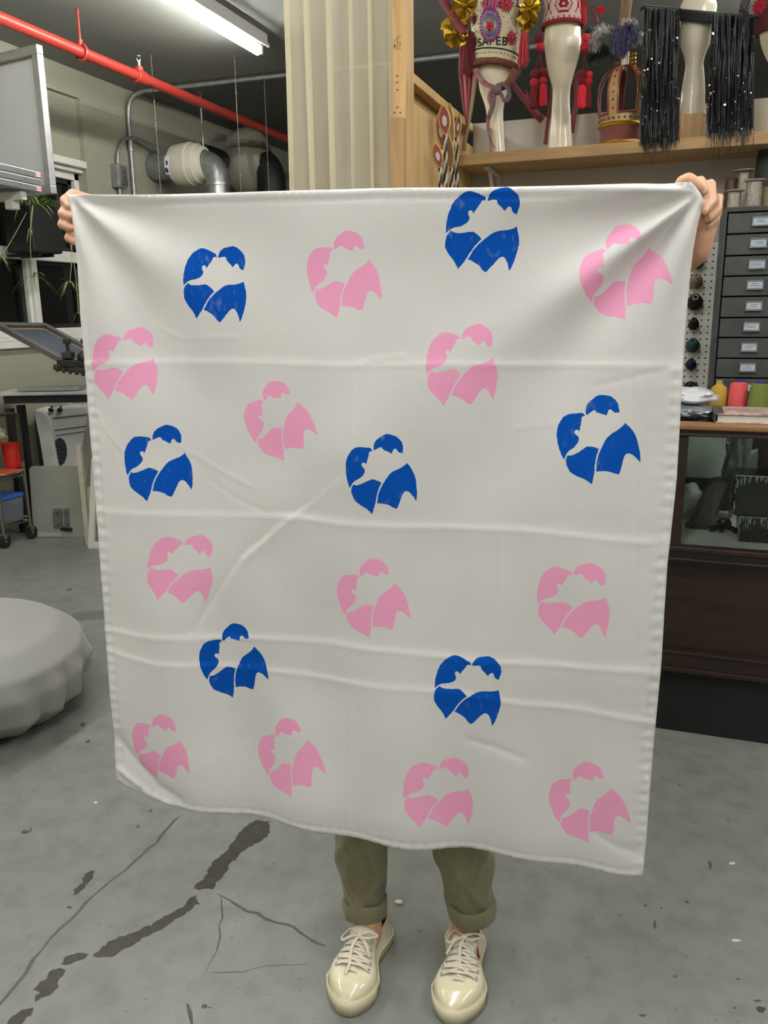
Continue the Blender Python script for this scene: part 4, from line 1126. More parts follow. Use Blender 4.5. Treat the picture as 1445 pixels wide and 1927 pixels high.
def text_on(s, size, spot, mats, parent, name):
    cu = bpy.data.curves.new('t', 'FONT'); cu.body = s; cu.size = size; cu.align_x = 'CENTER'; cu.align_y = 'CENTER'; cu.extrude = .0004; cu.offset = .0007; cu.space_character = 1.12
    to = bpy.data.objects.new('t', cu); COL.objects.link(to)
    me = bpy.data.meshes.new_from_object(to.evaluated_get(bpy.context.evaluated_depsgraph_get()))
    mb_ = MB(); mb_.v = [spot(p.co) for p in me.vertices]; mb_.f = [list(p.vertices) for p in me.polygons]; mb_.m = [0]*len(mb_.f)
    bpy.data.objects.remove(to); bpy.data.curves.remove(cu); bpy.data.meshes.remove(me)
    return obj(name, mb_, mats, parent)
HH = ht0.z-hb0.z
tp = hatp(925, 98)
text_on('SAPEB', .040, lambda c: cone(tp[0]+c.x/rb, .195+c.y/HH+.018*(c.x/rb), .0018+c.z), M_blackthread, hat, 'lettering')
tp2 = hatp(916, 16)
text_on('S', .055, lambda c: cone(tp2[0]+c.x/rb, tp2[1]+c.y/HH, .0018+c.z), M_blackthread, hat, 'lettering')
tp3 = hatp(975, 9)
text_on('L', .045, lambda c: cone(tp3[0]+c.x/rb, tp3[1]+c.y/HH, .0018+c.z), M_blackthread, hat, 'lettering')
def blossom(spot, r, n, mats, parent, name='flower', layers=3, nrm=None):
    m = MB(); c, nn = spot
    a_ = nn.orthogonal().normalized(); b_ = nn.cross(a_)
    for L in range(layers):
        rr = r*(1-.27*L); N = n-3*L
        for k in range(N):
            a = 2*PI*(k+.5*L)/N+random.uniform(-.1, .1); d = a_*math.cos(a)+b_*math.sin(a); s = nn.cross(d)
            w = rr*1.8/N; base = c+nn*(.001+.0022*L)
            tip = base+d*rr*random.uniform(.88, 1.06)+nn*(.002+.002*L)
            P = [base, base+d*rr*.6+s*w+nn*.003, tip, base+d*rr*.6-s*w+nn*.003]
            m.add(P+[p-nn*.0012 for p in P], [(0, 1, 2, 3), (7, 6, 5, 4), (0, 4, 5, 1), (1, 5, 6, 2), (2, 6, 7, 3), (3, 7, 4, 0)], L % 2)
    m.ell(c+nn*.007, r*.16, 10, 6, mi=1)
    return obj(name, m, mats, parent, smooth=40)
M_petal = mat('red_petal', (150, 26, 48), .7, var=.25, scale=60); M_petal2 = mat('pink_petal', (196, 70, 92), .7, var=.2, scale=60); M_petal3 = mat('maroon_petal', (84, 20, 34), .8, var=.25, scale=60)
for px, py, r, mm in ((951, 20, 18, (M_petal, M_petal2)), (961, 77, 14, (M_petal, M_petal2)), (893, 41, 12, (M_petal3, M_petal)), (893, 82, 14, (M_petal3, M_petal)), (930, -25, 15, (M_petal, M_petal2))):
    ph, v = hatp(px, py); c = cone(ph, v, .002); blossom((c, (FD*math.cos(ph)+SD*math.sin(ph)-UZ*.12).normalized()), pxm(r, c), 15, mm, hat)
ph, v = hatp(922, 61)
def onhat(x, y, off): return cone(ph+x/rb, v+y/HH, off)
bd = MB(); n = 30
for rr, mi in ((1.0, 0),):
    ring = [onhat(.036*math.sin(a)*abs(math.sin(a))**.15, .056*math.cos(a), .0035) for a in [2*PI*k/n for k in range(n)]]
    inner = [onhat(.023*math.sin(a), .036*math.cos(a)-.004, .0055) for a in [2*PI*k/n for k in range(n)]]
    bd.add(ring+inner, [(k, (k+1) % n, n+(k+1) % n, n+k) for k in range(n)], 0)
    bd.add(inner, [tuple(range(n))], 1)
for k in range(n):
    a = 2*PI*k/n; bd.ell(onhat(.036*math.sin(a), .056*math.cos(a), .004), .004, 6, 5, mi=2)
obj('beaded_badge', bd, [M_violet, mat('badge_silver', (136, 132, 136), .4, .3), M_magenta], hat, smooth=60, solid=.002)
ht = MB(); pts = [(16*math.sin(a)**3/17., (13*math.cos(a)-5*math.cos(2*a)-2*math.cos(3*a)-math.cos(4*a))/17.) for a in [2*PI*k/30 for k in range(30)]]
c0 = onhat(0, -.004, .011)
for k in range(30):
    p, q = pts[k], pts[(k+1) % 30]; ht.add([c0, onhat(p[0]*.016, p[1]*.021-.006, .0065), onhat(q[0]*.016, q[1]*.021-.006, .0065)], [(0, 1, 2)])
obj('red_heart', ht, mat('heart_satin', (190, 24, 34), .35), hat, smooth=80, solid=.002)
fl = MB()
for k in range(7):
    a = (k-3)*.16; fl.tube([onhat(.016*math.sin(a*3), .052, .005), onhat(.024*math.sin(a*3), .068, .008), onhat(.020*math.sin(a*3.4), .084+.006*math.cos(a*5), .006)], [.004, .006, .002], 6)
obj('bead_flame', fl, M_magenta, hat, smooth=80)
def foilbow(px, py, r, Y, parent, n=11):
    c = PY(px, py, Y); m = MB(); R = pxm(r, c)
    for k in range(n):
        a = 2*PI*k/n+random.uniform(-.25, .25); d = (SD*math.cos(a)+UZ*math.sin(a)+FD*random.uniform(.0, .5)).normalized(); s = d.cross(FD).normalized()
        L = R*random.uniform(.7, 1.15); w = L*random.uniform(.22, .6); f = FD*random.uniform(.1, .4)*L
        P = [c, c+d*L*.5+s*w+f, c+d*L+s*w*.9*random.uniform(.3, 1), c+d*L*1.02-s*w*.6, c+d*L*.5-s*w+f*.4]
        m.add(P+[p-FD*.0012 for p in P], [(0, 1, 2), (0, 2, 3), (0, 3, 4), (5, 7, 6), (5, 8, 7), (5, 9, 8), (1, 6, 7, 2), (2, 7, 8, 3), (3, 8, 9, 4), (4, 9, 5, 0), (0, 5, 6, 1)])
    m.ell(c+FD*.006, R*.22, 8, 6); return obj('gold_bow', m, M_gold, parent)
foilbow(875, 10, 26, 3.49, hat); foilbow(857, 62, 27, 3.49, hat); foilbow(995, 18, 24, 3.50, hat); foilbow(992, 44, 15, 3.52, hat)
def tassel(top, bot, w0, w1, n, mats, parent, name='tassel', Y=3.50, wave=.4):
    m = MB(); A = PY(*top, Y); Bq = PY(*bot, Y)
    for k in range(n):
        a = random.uniform(0, 2*PI); r = math.sqrt(random.random()); L = random.uniform(.86, 1.06)
        o0 = (SD*math.cos(a)+FD*math.sin(a)*.7)*r
        p0 = A+o0*pxm(w0, A); p1 = A+(Bq-A)*L+o0*pxm(w1, Bq); mid = (p0+p1)/2+o0*pxm(w1, A)*.4*wave
        m.tube([p0, mid, p1], [.0014, .0018, .0012], 4, k % len(mats) if len(mats) > 1 else 0)
    return obj(name, m, mats, parent, smooth=80)
tassel((880, 60), (880, 148), 9, 18, 150, [M_crimson, M_maroon, M_rose], hat, 'fringe', 3.52)
tassel((987, 60), (985, 124), 5, 10, 60, [M_rose, M_scarlet], hat, 'tassel', 3.50)
def strap(pts, w, mats, parent, name='ribbon', Y=3.5, th=.0012, tw=None):
    P = bez([PY(p[0], p[1], p[2] if len(p) > 2 else Y) for p in pts], 6); m = MB(); vs = []
    for i, p in enumerate(P):
        t = (P[min(i+1, len(P)-1)]-P[max(i-1, 0)]).normalized(); s = t.cross(FD).normalized(); u = i/(len(P)-1)
        ww = pxm(w if not isinstance(w, tuple) else w[0]+(w[1]-w[0])*u, p)/2; ang = (tw or 0)*u
        d = s*math.cos(ang)+FD*math.sin(ang)
        vs += [p+d*ww, p-d*ww]
    fs = [(2*i, 2*i+1, 2*i+3, 2*i+2) for i in range(len(P)-1)]
    m.add(vs, fs); return obj(name, m, mats, parent, smooth=70, solid=th)
strap([(826, -14), (842, 14), (858, 40), (874, 62)], 15, M_maroon, hat, Y=3.47)
for a, b_, c, mm in (((866, 140), (872, 195), (879, 236), M_maroon), ((874, 140), (877, 190), (880, 236), M_rose), ((884, 145), (882, 195), (880, 238), M_maroon), ((893, 140), (888, 190), (881, 238), M_rose), ((898, 135), (890, 185), (882, 236), mat('olive_ribbon', (130, 124, 84), .6))):
    strap([a, b_, c, (c[0]-5, 262), (c[0]-7, 284)], (6, 5), mm, hat, Y=3.49, tw=.5)
strap([(960, 150), (975, 172), (990, 190), (1008, 214), (1022, 226)], (9, 15), M_maroon, hat, Y=3.66)
for dx in (-6, 0, 6): strap([(990+dx, 190), (992+dx*1.5, 178), (988+dx*2, 168)], (5, 2), M_maroon, hat, Y=3.66)
strap([(894, 128), (902, 145), (914, 158), (932, 166)], (10, 9), M_scarf, hat, 'tie_band', Y=3.47)
strap([(972, 130), (964, 146), (952, 160), (938, 167)], (18, 11), M_fur, hat, 'tie_band', Y=3.47)
kb = MB(); kb.ell(PY(937, 168, 3.46), (.016, .012, .022), 12, 8); obj('tie_knot', kb, M_scarf2, hat, smooth=180)
strap([(936, 164), (945, 158), (956, 166), (958, 184), (950, 190), (942, 176)], (8, 7), M_scarf2, hat, 'tie_loop', Y=3.455)
strap([(934, 166), (926, 172), (922, 186), (926, 200), (921, 216), (918, 232), (920, 250), (924, 266), (930, 279)], (12, 7), M_scarf, hat, 'tie_tail', Y=3.465, tw=1.2)
strap([(934, 168), (930, 180), (929, 195), (925, 210), (921, 222)], (8, 6), M_scarf2, hat, 'tie_tail', Y=3.46, tw=.6)

# ---- 2: knitted band hat
kc0 = PY(1059, 50, YM); kc1 = PY(1059, -34, YM); KR = pxm(38.5, kc0)
FD, SD = toward(kc0)
kn_ = thing('knitted_hat', 'red and white patterned knitted hat with woollen pompoms on the second mannequin', 'hat', kc0)
PAT = ["RRRRRRRRRRRRRRRRRRRRRRRR", "RWWWRWWWRWWWRWWWRWWWRWWW"[:24], "WWWWWWWWWWWWWWWWWWWWWWWW", "WWRWWWWWRRRRRRRRWWWWWRWW", "WRWWWWWRWWWWWWWWRWWWWWRW", "RWWWWWRWWRRRRRRWWRWWWWWR", "RWWWWRWWRRRWWRRRWWRWWWWR", "RWWWWWRWWRRRRRRWWRWWWWWR", "WRWWWWWRWWWWWWWWRWWWWWRW", "WWRWWWWWRRRRRRRRWWWWWRWW", "WWWWWWWWWWWWWWWWWWWWWWWW", "WRWWWRWWWRWWWRWWWRWWWRWW", "WWWWWWWWWWWWWWWWWWWWWWWW", "RRRRRRRRRRRRRRRRRRRRRRRR", "RRRRRRRRRRRRRRRRRRRRRRRR", "WRRWWRRWWRRWWRRWWRRWWRRW", "WRRWWRRWWRRWWRRWWRRWWRRW", "RRRRRRRRRRRRRRRRRRRRRRRR"]
NUK = 96
def knf(u, v):
    a = 2*PI*u; return kc0+UZ*((kc1.z-kc0.z)*v)+(FD*math.cos(a)+SD*math.sin(a))*(KR-.004*v)
m = MB(); m.grid(knf, NUK, len(PAT), wrapu=True, matf=lambda i, j: 0 if PAT[j][(i+12) % 24] == 'R' else 1)
M_knr = mat('knit_red', (140, 30, 40), .95, bump=.5, bscale=350, var=.2, scale=200); M_knw = mat('knit_white', (212, 186, 178), .95, bump=.5, bscale=350, var=.1, scale=200)
obj('knit_band', m, [M_knr, M_knw], kn_, smooth=180, solid=.004)
m = MB(); m.tube([knf(k/48, .0) for k in range(48)], .006, 8, closed=True); obj('border', m, M_knr, kn_, smooth=180)
def pom(px, py, r, mm, Y=3.47):
    c = PY(px, py, Y); m = MB(); R = pxm(r, c)
    m.ell(c, R, 18, 14, fn=lambda d: 1+.07*noise.noise(d*9+c*30)+.05*noise.noise(d*22)); return obj('pompom', m, mm, kn_, smooth=180)
def wool(px, y0, y1, w, mm, Y=3.47):
    c = PY(px, y0, Y); q = PY(px-1, y1, Y); m = MB(); R = pxm(w/2, c); prof = [(.3, 0), (.75, .06), (.95, .2), (1., .5), (1.04, .8), (.98, .95), (.7, 1.0)]
    H = c.z-q.z
    m.lathe((q.x, Y, q.z), [(R*r, H*(1-t)) for r, t in prof[::-1]], 26, wob=lambda a, z: 1+.08*math.sin(a*11)+.05*math.sin(a*17+z*200))
    return obj('tassel', m, mm, kn_, smooth=120)
def cord(pts, parent, r=.0016, mm=None, Y=3.47):
    m = MB(); m.tube([PY(p[0], p[1], Y) for p in pts], r, 6); return obj('cord', m, mm or M_crimson, parent, smooth=80)
cord([(1020, 48), (1017, 66), (1016, 96)], kn_); cord([(1016, 96), (1011, 118), (1008, 134)], kn_); cord([(1016, 96), (1016, 132)], kn_); cord([(1016, 96), (1020, 118), (1023, 130)], kn_)
cord([(1096, 48), (1100, 64), (1100, 98)], kn_); cord([(1100, 98), (1098, 118), (1095, 136)], kn_); cord([(1100, 98), (1103, 120), (1107, 134)], kn_)
for a in ((1015, 72, 8.4, M_crimson), (1016.5, 88.5, 8.2, M_redwool), (1102, 71.5, 8, M_scarlet), (1100, 88.5, 8.6, M_redwool), (1007, 139, 9.2, M_crimson), (1022.5, 136, 8.5, M_crimson), (1005, 155, 8, M_redwool), (1022, 152, 7.6, M_redwool), (1094, 141, 10, M_crimson), (1108.5, 140, 6.5, M_scarlet), (1096, 152, 9.5, M_crimson), (1107, 154, 8, M_redwool)): pom(*a)
wool(1006, 158, 205, 17, M_crimson); wool(1022.5, 157, 200, 14, M_redwool, 3.46); wool(1095.5, 159, 204, 16, M_scarlet, 3.46); wool(1106, 158, 204, 13, M_crimson)
strap([(1040, 150, 3.62), (1037, 190, 3.63), (1031, 230, 3.62), (1026, 272, 3.60)], (7, 8), M_maroon, kn_, Y=3.62)
strap([(1082, 140, 3.63), (1086, 180, 3.64), (1080, 220, 3.64), (1076, 250, 3.64)], (12, 9), M_maroon, kn_, Y=3.64)
strap([(1098, 2), (1110, 14), (1120, 30), (1124, 42)], (4, 7), M_maroon, kn_, 'leaf', Y=3.5); strap([(1112, 12), (1124, 16), (1130, 18)], 2, M_maroon, kn_, 'stem', Y=3.5)
c = PY(1131, 19, 3.49); blossom((c, (FD+UZ*.1).normalized()), pxm(10, c), 10, (M_redwool, M_scarlet), kn_)
strap([(1097, -10), (1098, 20), (1099, 44)], 11, M_redwool, kn_, 'side_band', Y=3.50)

# ---- 3: crown with plume
kc = PY(1168, 262, 3.545); kc.z = ZSH; FD, SD = toward(kc)
cr = thing('crown', 'open gold and dark red costume crown with jewelled arches and a feather plume', 'crown', kc)
CRR = pxm(40, kc+UZ*.04)
def ringp(a, r, z): return kc+(FD*math.cos(a)+SD*math.sin(a))*r+UZ*z
zb1 = PY(1168, 229, 3.47).z-ZSH; zap = PY(1170, 126, 3.545).z-ZSH
M_velvet = mat('crown_velvet', (116, 62, 56), .85, var=.1, scale=40, sheen=.3); M_glit = mat('gold_glitter', (190, 150, 44), .28, .9, var=.5, scale=400, bump=.8, bscale=500)
M_goldfab = mat('gold_fabric', (178, 150, 96), .5, .3, var=.15, scale=60); M_redsat = mat('dark_red_satin', (122, 30, 30), .3, var=.1, scale=30, coat=.3); M_bead = mat('silver_bead', (214, 176, 170), .15, .9)
m = MB(); m.lathe(kc, [(CRR, .012), (CRR*1.0, zb1-.01), (CRR*.97, zb1-.01), (CRR*.97, .012)], 40, capb=False, capt=False); obj('band', m, M_velvet, cr, smooth=40)
for z, rr in ((.010, .0095), (zb1-.004, .008)):
    m = MB(); m.tube([ringp(2*PI*k/40, CRR, z) for k in range(40)], rr, 8, closed=True); obj('gold_trim', m, M_glit, cr, smooth=180)
zg = zb1+.030
m = MB(); m.lathe(kc, [(CRR*1.0, zb1), (CRR*1.02, zg), (CRR*.98, zg), (CRR*.96, zb1)], 40, capb=False, capt=False); obj('jewel_band', m, M_goldfab, cr, smooth=40)
GEM = [mat('gem_green', (24, 92, 64), .12, coat=1.), mat('gem_violet', (72, 40, 110), .12, coat=1.), mat('gem_red', (150, 34, 30), .12, coat=1.), mat('gem_amber', (150, 90, 30), .12, coat=1.)]
for k in range(14):
    a = -1.6+3.2*k/13; m = MB(); m.ell(ringp(a, CRR*1.01+.001, zb1+.016), .0048, 8, 6); obj('gem', m, GEM[k % 3], cr, smooth=180)
NA = 5; arches = [-.42+2*PI*k/NA for k in range(NA)]
def archp(t): return (CRR*float(np.interp(t, [0, .25, .5, .7, .85, .95, 1], [1.01, 1.07, 1.06, .90, .62, .34, .16])), zg+(zap-zg)*float(np.interp(t, [0, .25, .5, .7, .85, .95, 1], [0, .30, .58, .80, .93, .985, 1.0])))
for k, a in enumerate(arches):
    T_ = [archp(t/22) for t in range(23)]; m = MB(); vs = []
    tang = (FD*-math.sin(a)+SD*math.cos(a)); W_ = .0195
    for i, (r, z) in enumerate(T_):
        w_ = W_*min(1., r/CRR*1.15+.15)
        c = ringp(a, r, z); nn = (ringp(a, 1, 0)-kc)
        vs += [c-tang*w_, c+tang*w_, c+tang*w_-nn*.004-UZ*.001, c-tang*w_-nn*.004-UZ*.001]
    fs = []
    for i in range(22):
        for j in range(4): fs.append((i*4+j, i*4+(j+1) % 4, (i+1)*4+(j+1) % 4, (i+1)*4+j))
    fs += [(3, 2, 1, 0), (88, 89, 90, 91)]
    m.add(vs, fs); m.m = [0 if (q < len(fs)-2 and q % 4 == 0) else 1 for q in range(len(fs))]
    A_ = obj('arch', m, [M_goldfab, M_velvet], cr, smooth=40)
    for sg in (-1, 1):
        m = MB(); m.tube([V(vs[i*4+(1 if sg > 0 else 0)]) for i in range(23)], .0042, 8); obj('satin_piping', m, M_redsat, A_, smooth=80)
        m = MB()
        for i in range(0, 23):
            p = V(vs[i*4+(1 if sg > 0 else 0)])+(ringp(a, 1, 0)-kc)*.003+tang*sg*.0025; m.ell(p, .0016, 5, 4)
        obj('bead_trim', m, M_bead, A_, smooth=180)
    for i in (2, 5, 8, 11, 14, 17):
        r, z = T_[i]; m = MB(); m.ell(ringp(a, r+.001, z), .0046, 8, 6); obj('gem', m, GEM[(i+k) % 4], A_, smooth=180)
for k in range(NA):                                              # satin sill between the arches
    a0, a1 = arches[k]+.20, arches[k]+2*PI/NA-.20
    m = MB(); m.tube([ringp(a0+(a1-a0)*q/10, CRR*1.02, zg+.003) for q in range(11)], .0042, 8); obj('satin_piping', m, M_redsat, cr, smooth=80)
m = MB(); m.cyl(ringp(0, 0, zap-.008), ringp(0, 0, zap+.05), .015, n=16); m.cyl(ringp(0, 0, zap+.04), ringp(0, 0, zap+.075), .010, n=12); obj('finial', m, M_cream, cr, smooth=50)
for dx, z0, mm in ((.030, 0, M_gold), (-.028, 0, M_fur)):
    m = MB()
    for j in range(4 if dx > 0 else 2): m.lathe(kc+SD*dx+FD*.01+UZ*(zap-.012+j*.014), [(.009, 0), (.0115, .004), (.0115, .009), (.009, .013)], 14)
    obj('gold_bead', m, mm, cr, smooth=60)
def plume(pts, r0, n, mm, Y=3.53):
    P = bez([PY(p[0], p[1], p[2] if len(p) > 2 else Y) for p in pts], 8); m = MB(); m.tube(P, [.0014]*len(P), 5)
    N = len(P)
    for k in range(n):
        u = random.random(); i = min(int(u*(N-1)), N-2); p = P[i]; t = (P[i+1]-P[i]).normalized()
        d = V((random.uniform(-1, 1), random.uniform(-1, 1), random.uniform(-1, .6))).normalized(); d = (d-t*d.dot(t)).normalized()
        L = r0*random.uniform(.5, 1.)*(.45+.55*math.sin(PI*min(1, u*.75+.25))); e = p+(d*.85+t*.5).normalized()*L; e2 = e+t*L*.3-UZ*L*.4
        s = t.cross(d).normalized()*.0011
        m.add([p-s, p+s, e+s, e-s, e2], [(0, 1, 2, 3), (3, 2, 4)])
    return obj('feather', m, mm, cr, smooth=80)
FG = mat('feather_grey', (176, 170, 160), .8, var=.15, scale=40); FW = mat('feather_white', (214, 210, 200), .8); FP = mat('feather_violet', (96, 94, 132), .8, var=.25, scale=40); FGr = mat('feather_green', (24, 58, 40), .7, var=.3, scale=40)
for dx in (0, 4, -3):
    plume([(1170, 110), (1160+dx, 78), (1140+dx, 62), (1122+dx, 70), (1116+dx, 92)], .045, 420, FG, 3.54+dx*.004)
plume([(1172, 110), (1166, 80), (1164, 60), (1158, 80), (1157, 98)], .045, 420, FP, 3.51); plume([(1174, 108), (1180, 72), (1186, 52), (1192, 60), (1190, 84)], .045, 480, FP, 3.52); plume([(1172, 106), (1172, 70), (1178, 50), (1182, 68), (1178, 92)], .040, 420, FP, 3.50)
plume([(1172, 104), (1166, 66), (1174, 46), (1188, 42), (1196, 52)], .034, 260, FW, 3.55); plume([(1175, 106), (1186, 70), (1194, 62), (1200, 82)], .040, 260, FG, 3.58)
for dy in (0, 8): plume([(1168, 108), (1150, 88+dy), (1128, 92+dy), (1108, 104+dy)], .045, 420, FGr, 3.60)
plume([(1160, 100), (1135, 62), (1112, 56), (1104, 62)], .03, 200, FGr, 3.62)

# ---- 4: black fringe headpiece
FD, SD = toward(PY(1312, 40, 3.5))
fr = thing('fringe_headpiece', 'black headband with long glittering black fringes on both sides of a mannequin', 'headpiece', PY(1312, 40, 3.5))
M_fringe = mat('black_fringe', (15, 14, 18), .38, var=.5, scale=60, spec=.5); M_seq = mat('sequin', (225, 225, 235), .12, 1.0); M_velv = mat('black_velvet', (20, 26, 22), .95, sheen=.3)
m = MB()
def bandf(u, v):
    x = 1262+100*u; y = 15+8*u+ (22+2*u)*v - 4*math.sin(PI*u)*0
    return PY(x, y, 3.505-.028*math.sin(PI*u))
m.grid(bandf, 16, 4); obj('headband', m, M_velv, fr, smooth=180, solid=.006)
m = MB(); m.tube([PY(1205, 18, 3.52), PY(1212, 13, 3.52), PY(1262, 17, 3.51), PY(1280, 18, 3.50)], .007, 8); m.tube([PY(1342, 26, 3.50), PY(1400, 30, 3.52), PY(1427, 33, 3.52)], .007, 8); m.tube([PY(1207, 16, 3.52), PY(1204, 22, 3.52)], .005, 6); obj('side_bar', m, M_velv, fr, smooth=80)
def fringe(x0, x1, y0, y1, yb0, yb1, drift, n):
    m = MB(); sq = MB()
    for k in range(n):
        u = random.random(); Y = 3.49+random.uniform(-.035, .03) if u > .03 else 3.45
        xt = x0+(x1-x0)*u; yt = y0+(y1-y0)*u+random.uniform(-2, 3); yb = (yb0+(yb1-yb0)*u)+random.gauss(0, 9)
        if random.random() < .05: yb += random.uniform(15, 45)
        xb = xt+drift*(1-.3*u)+random.gauss(0, 3.0); N = 7; w_ = random.uniform(.0006, .0015)
        ph_ = random.uniform(0, 6.28); am = random.uniform(0, 1.6)
        P = [PY(xt+(xb-xt)*t+am*math.sin(ph_+t*6), yt+(yb-yt)*t, min(Y, 3.413) if yt+(yb-yt)*t > 236 else Y+(min(Y, 3.413)-Y)*max(0, (yt+(yb-yt)*t-150)/86)) for t in [q/N for q in range(N+1)]]
        vs = []; a = random.uniform(0, PI)
        for i, p in enumerate(P):
            d = (SD*math.cos(a+.4*i)+FD*math.sin(a+.4*i))*w_; vs += [p-d, p+d]
        m.add(vs, [(2*i, 2*i+1, 2*i+3, 2*i+2) for i in range(N)])
        if random.random() < .32:
            t = random.random(); i = int(t*(N-1)); c = P[i].lerp(P[i+1], random.random())+FD*.004
            nn = (FD+V((random.uniform(-.8, .8), random.uniform(-.4, .4), random.uniform(-.2, 1.1)))).normalized(); a_ = nn.orthogonal().normalized(); b_ = nn.cross(a_); r = random.uniform(.0016, .0034)
            sq.add([c+(a_*math.cos(q*PI/3)+b_*math.sin(q*PI/3)*1.3)*r for q in range(6)], [tuple(range(6))])
    obj('fringe', m, M_fringe, fr, smooth=80); obj('sequins', sq, M_seq, fr)['kind'] = 'stuff'
fringe(1214, 1279, 14, 18, 266, 254, -7, 950)
fringe(1341, 1419, 26, 32, 246, 238, -8, 1050)

# ---- 5: maroon feather headpiece at the right edge
FD, SD = toward(PY(1455, 30, 3.5))
fh = thing('feather_headpiece', 'maroon headpiece with dark feathers and a red bloom at the right photo edge', 'headpiece', PY(1460, 20, 3.55))
m = MB(); c0 = PY(1463, 20, YM)
m.lathe((c0.x, c0.y, PY(1463, 62, YM).z), [(pxm(38, c0), 0), (pxm(40, c0), .06), (pxm(38, c0), .14), (pxm(20, c0), .19), (.005, .2)], 28, sy=.9); obj('cap', m, mat('maroon_felt', (92, 38, 36), .9, var=.15, scale=60), fh, smooth=60)
m = MB()
for k in range(26):
    P = bez([PY(1415+random.uniform(-8, 6), -14, 3.46), PY(1402+random.uniform(-10, 10), 4, 3.43), PY(1396+random.uniform(-8, 16), 22+random.uniform(0, 24), 3.41)], 4)
    m.tube(P, [.003]*(len(P)-2)+[.002, .0006], 4)
obj('dark_feathers', m, mat('feather_dark', (44, 26, 30), .7, var=.3, scale=60), fh, smooth=80)
c = PY(1428, 12, 3.48); blossom((c, (FD-UZ*.2).normalized()), pxm(15, c), 12, (M_redwool, M_petal), fh)

# ---- hanging slat behind the crown
q0, q1 = PY(1176, 44, 4.6), PY(1176, -20, 4.6)
m = MB(); m.bar((q0.x-.01, 4.6, q0.z-.08), (q0.x+.02, 4.6, ZC), pxm(19, q0), .02, up=V((0, 1, 0))); o = obj('hanging_slat', m, wood('old_slat', (120, 92, 60), (78, 60, 40), (14, 14, 2))); tag(o, 'brown wooden slat hanging from the ceiling behind the feather plume', 'slat')

# ---- painted eye wands with twisted handles
M_dusty = mat('dusty_red', (122, 58, 54), .7, var=.1, scale=30); M_eyew = mat('eye_oval', (186, 176, 170), .6); M_goldp = mat('gold_paint', (186, 150, 72), .4, .5); M_tan = mat('leaf_back_tan', (128, 100, 66), .8); M_rope1 = mat('rope_white', (200, 190, 170), .7); M_rope2 = mat('rope_dark', (44, 34, 30), .6)
def wand(px, py, w, h, tilt, Y, foot, back, label):
    c = PX(px, py, Y); q = PX(*foot, Y); FDv = V((-c.x, -c.y, 0)).normalized(); SDv = V((-FDv.y, FDv.x, 0))
    t = thing('eye_wand', label, 'wand', (q.x, q.y, 0), 0, 'eye wands against the plywood')
    W_, H_ = pxm(w/2, c), pxm(h/2, c); n = 28
    up = (UZ*math.cos(tilt)+SDv*math.sin(tilt)); rt_ = (SDv*math.cos(tilt)-UZ*math.sin(tilt))
    def el(a, k, off): return c+rt_*(W_*k*math.sin(a)*abs(math.sin(a))**.55)+up*(H_*k*math.cos(a))+FDv*off
    m = MB(); m.prism([el(2*PI*k/n, .97, -.004) for k in range(n)], FDv*.008); obj('leaf', m, M_tan if back else M_dusty, t, smooth=30)
    m = MB(); m.tube([el(2*PI*k/n, 1., 0) for k in range(n)], .0042, 6, closed=True); obj('gold_rim', m, M_goldp, t, smooth=180)
    if not back:
        m = MB(); m.prism([c-up*H_*.08+rt_*W_*.45*math.sin(2*PI*k/20)+up*H_*.36*math.cos(2*PI*k/20)+FDv*.004 for k in range(20)], FDv*.003); obj('eye_oval', m, M_eyew, t)
    P0 = el(PI, 1., 0); P1_ = V((q.x, q.y, .004)); m = MB()
    for s, mi in ((0, 0), (PI, 1)):
        N = 260; m.tube([P0+(P1_-P0)*(i/N)+(SDv*math.cos(s+i*.7)+FDv*math.sin(s+i*.7))*.0038*min(1, (N-i)/4) for i in range(N+1)], .0042, 6, mi)
    obj('twisted_handle', m, [M_rope1, M_rope2], t, smooth=80)
wand(836, 226, 20, 52, -.10, -.835, (846, 360), False, 'uppermost eye wand, red oval with a grey eye, in front of the others')
wand(829, 246, 15, 58, -.14, -.868, (842, 360), False, 'eye wand half hidden behind the uppermost one')
wand(823.5, 293, 17, 44, -.22, -.850, (838, 360), False, 'lowest eye wand with a small pale eye, at the left of the bunch')
wand(862, 238, 10, 38, .12, -.850, (866, 360), False, 'narrow eye wand on the right of the bunch beside the hat ribbons')
wand(849, 229, 9, 62, -.10, -.868, (862, 360), True, 'eye wand turned away showing a narrow dark back, middle of the bunch')
wand(845, 284, 15, 60, -.14, -.862, (852, 362), True, 'eye wand showing its plain tan back below the uppermost one')
# ================================================================== DRAWER CABINET
M_cab = mat('cabinet_grey', (62, 65, 65), .42, .3, var=.14, scale=7, bump=.03)
M_cab2 = mat('cabinet_drawer', (72, 75, 75), .40, .3, var=.16, scale=9, bump=.03)
M_lab = mat('paper_label', (186, 196, 206), .6); M_labink = mat('label_ink', (92, 116, 150), .7)
YCB = 3.30; xa, xb = PY(1343, 640, YCB).x, PY(1343, 640, YCB).x+.245; zt = PY(1400, 389, YCB).z
cab = thing('drawer_cabinet', 'tall dark grey steel cabinet of small labelled drawers behind the counter', 'cabinet', ((xa+xb)/2, YCB, 0))
m = MB(); w = .014
m.box((xa+.006, (YCB+3.67)/2, zt/2), (.012, 3.67-YCB, zt)); m.box((xb-.006, (YCB+3.67)/2, zt/2), (.012, 3.67-YCB, zt)); m.box(((xa+xb)/2, (YCB+3.67)/2, zt-.008), (xb-xa-.022, 3.67-YCB, .016)); m.box(((xa+xb)/2, 3.66, zt/2), (xb-xa-.022, .012, zt-.03))
m.box(((xa+xb)/2, (YCB+3.67)/2, .30), (xb-xa-.022, 3.66-YCB, .60))
obj('carcass', m, M_cab, cab, bevel=.002)
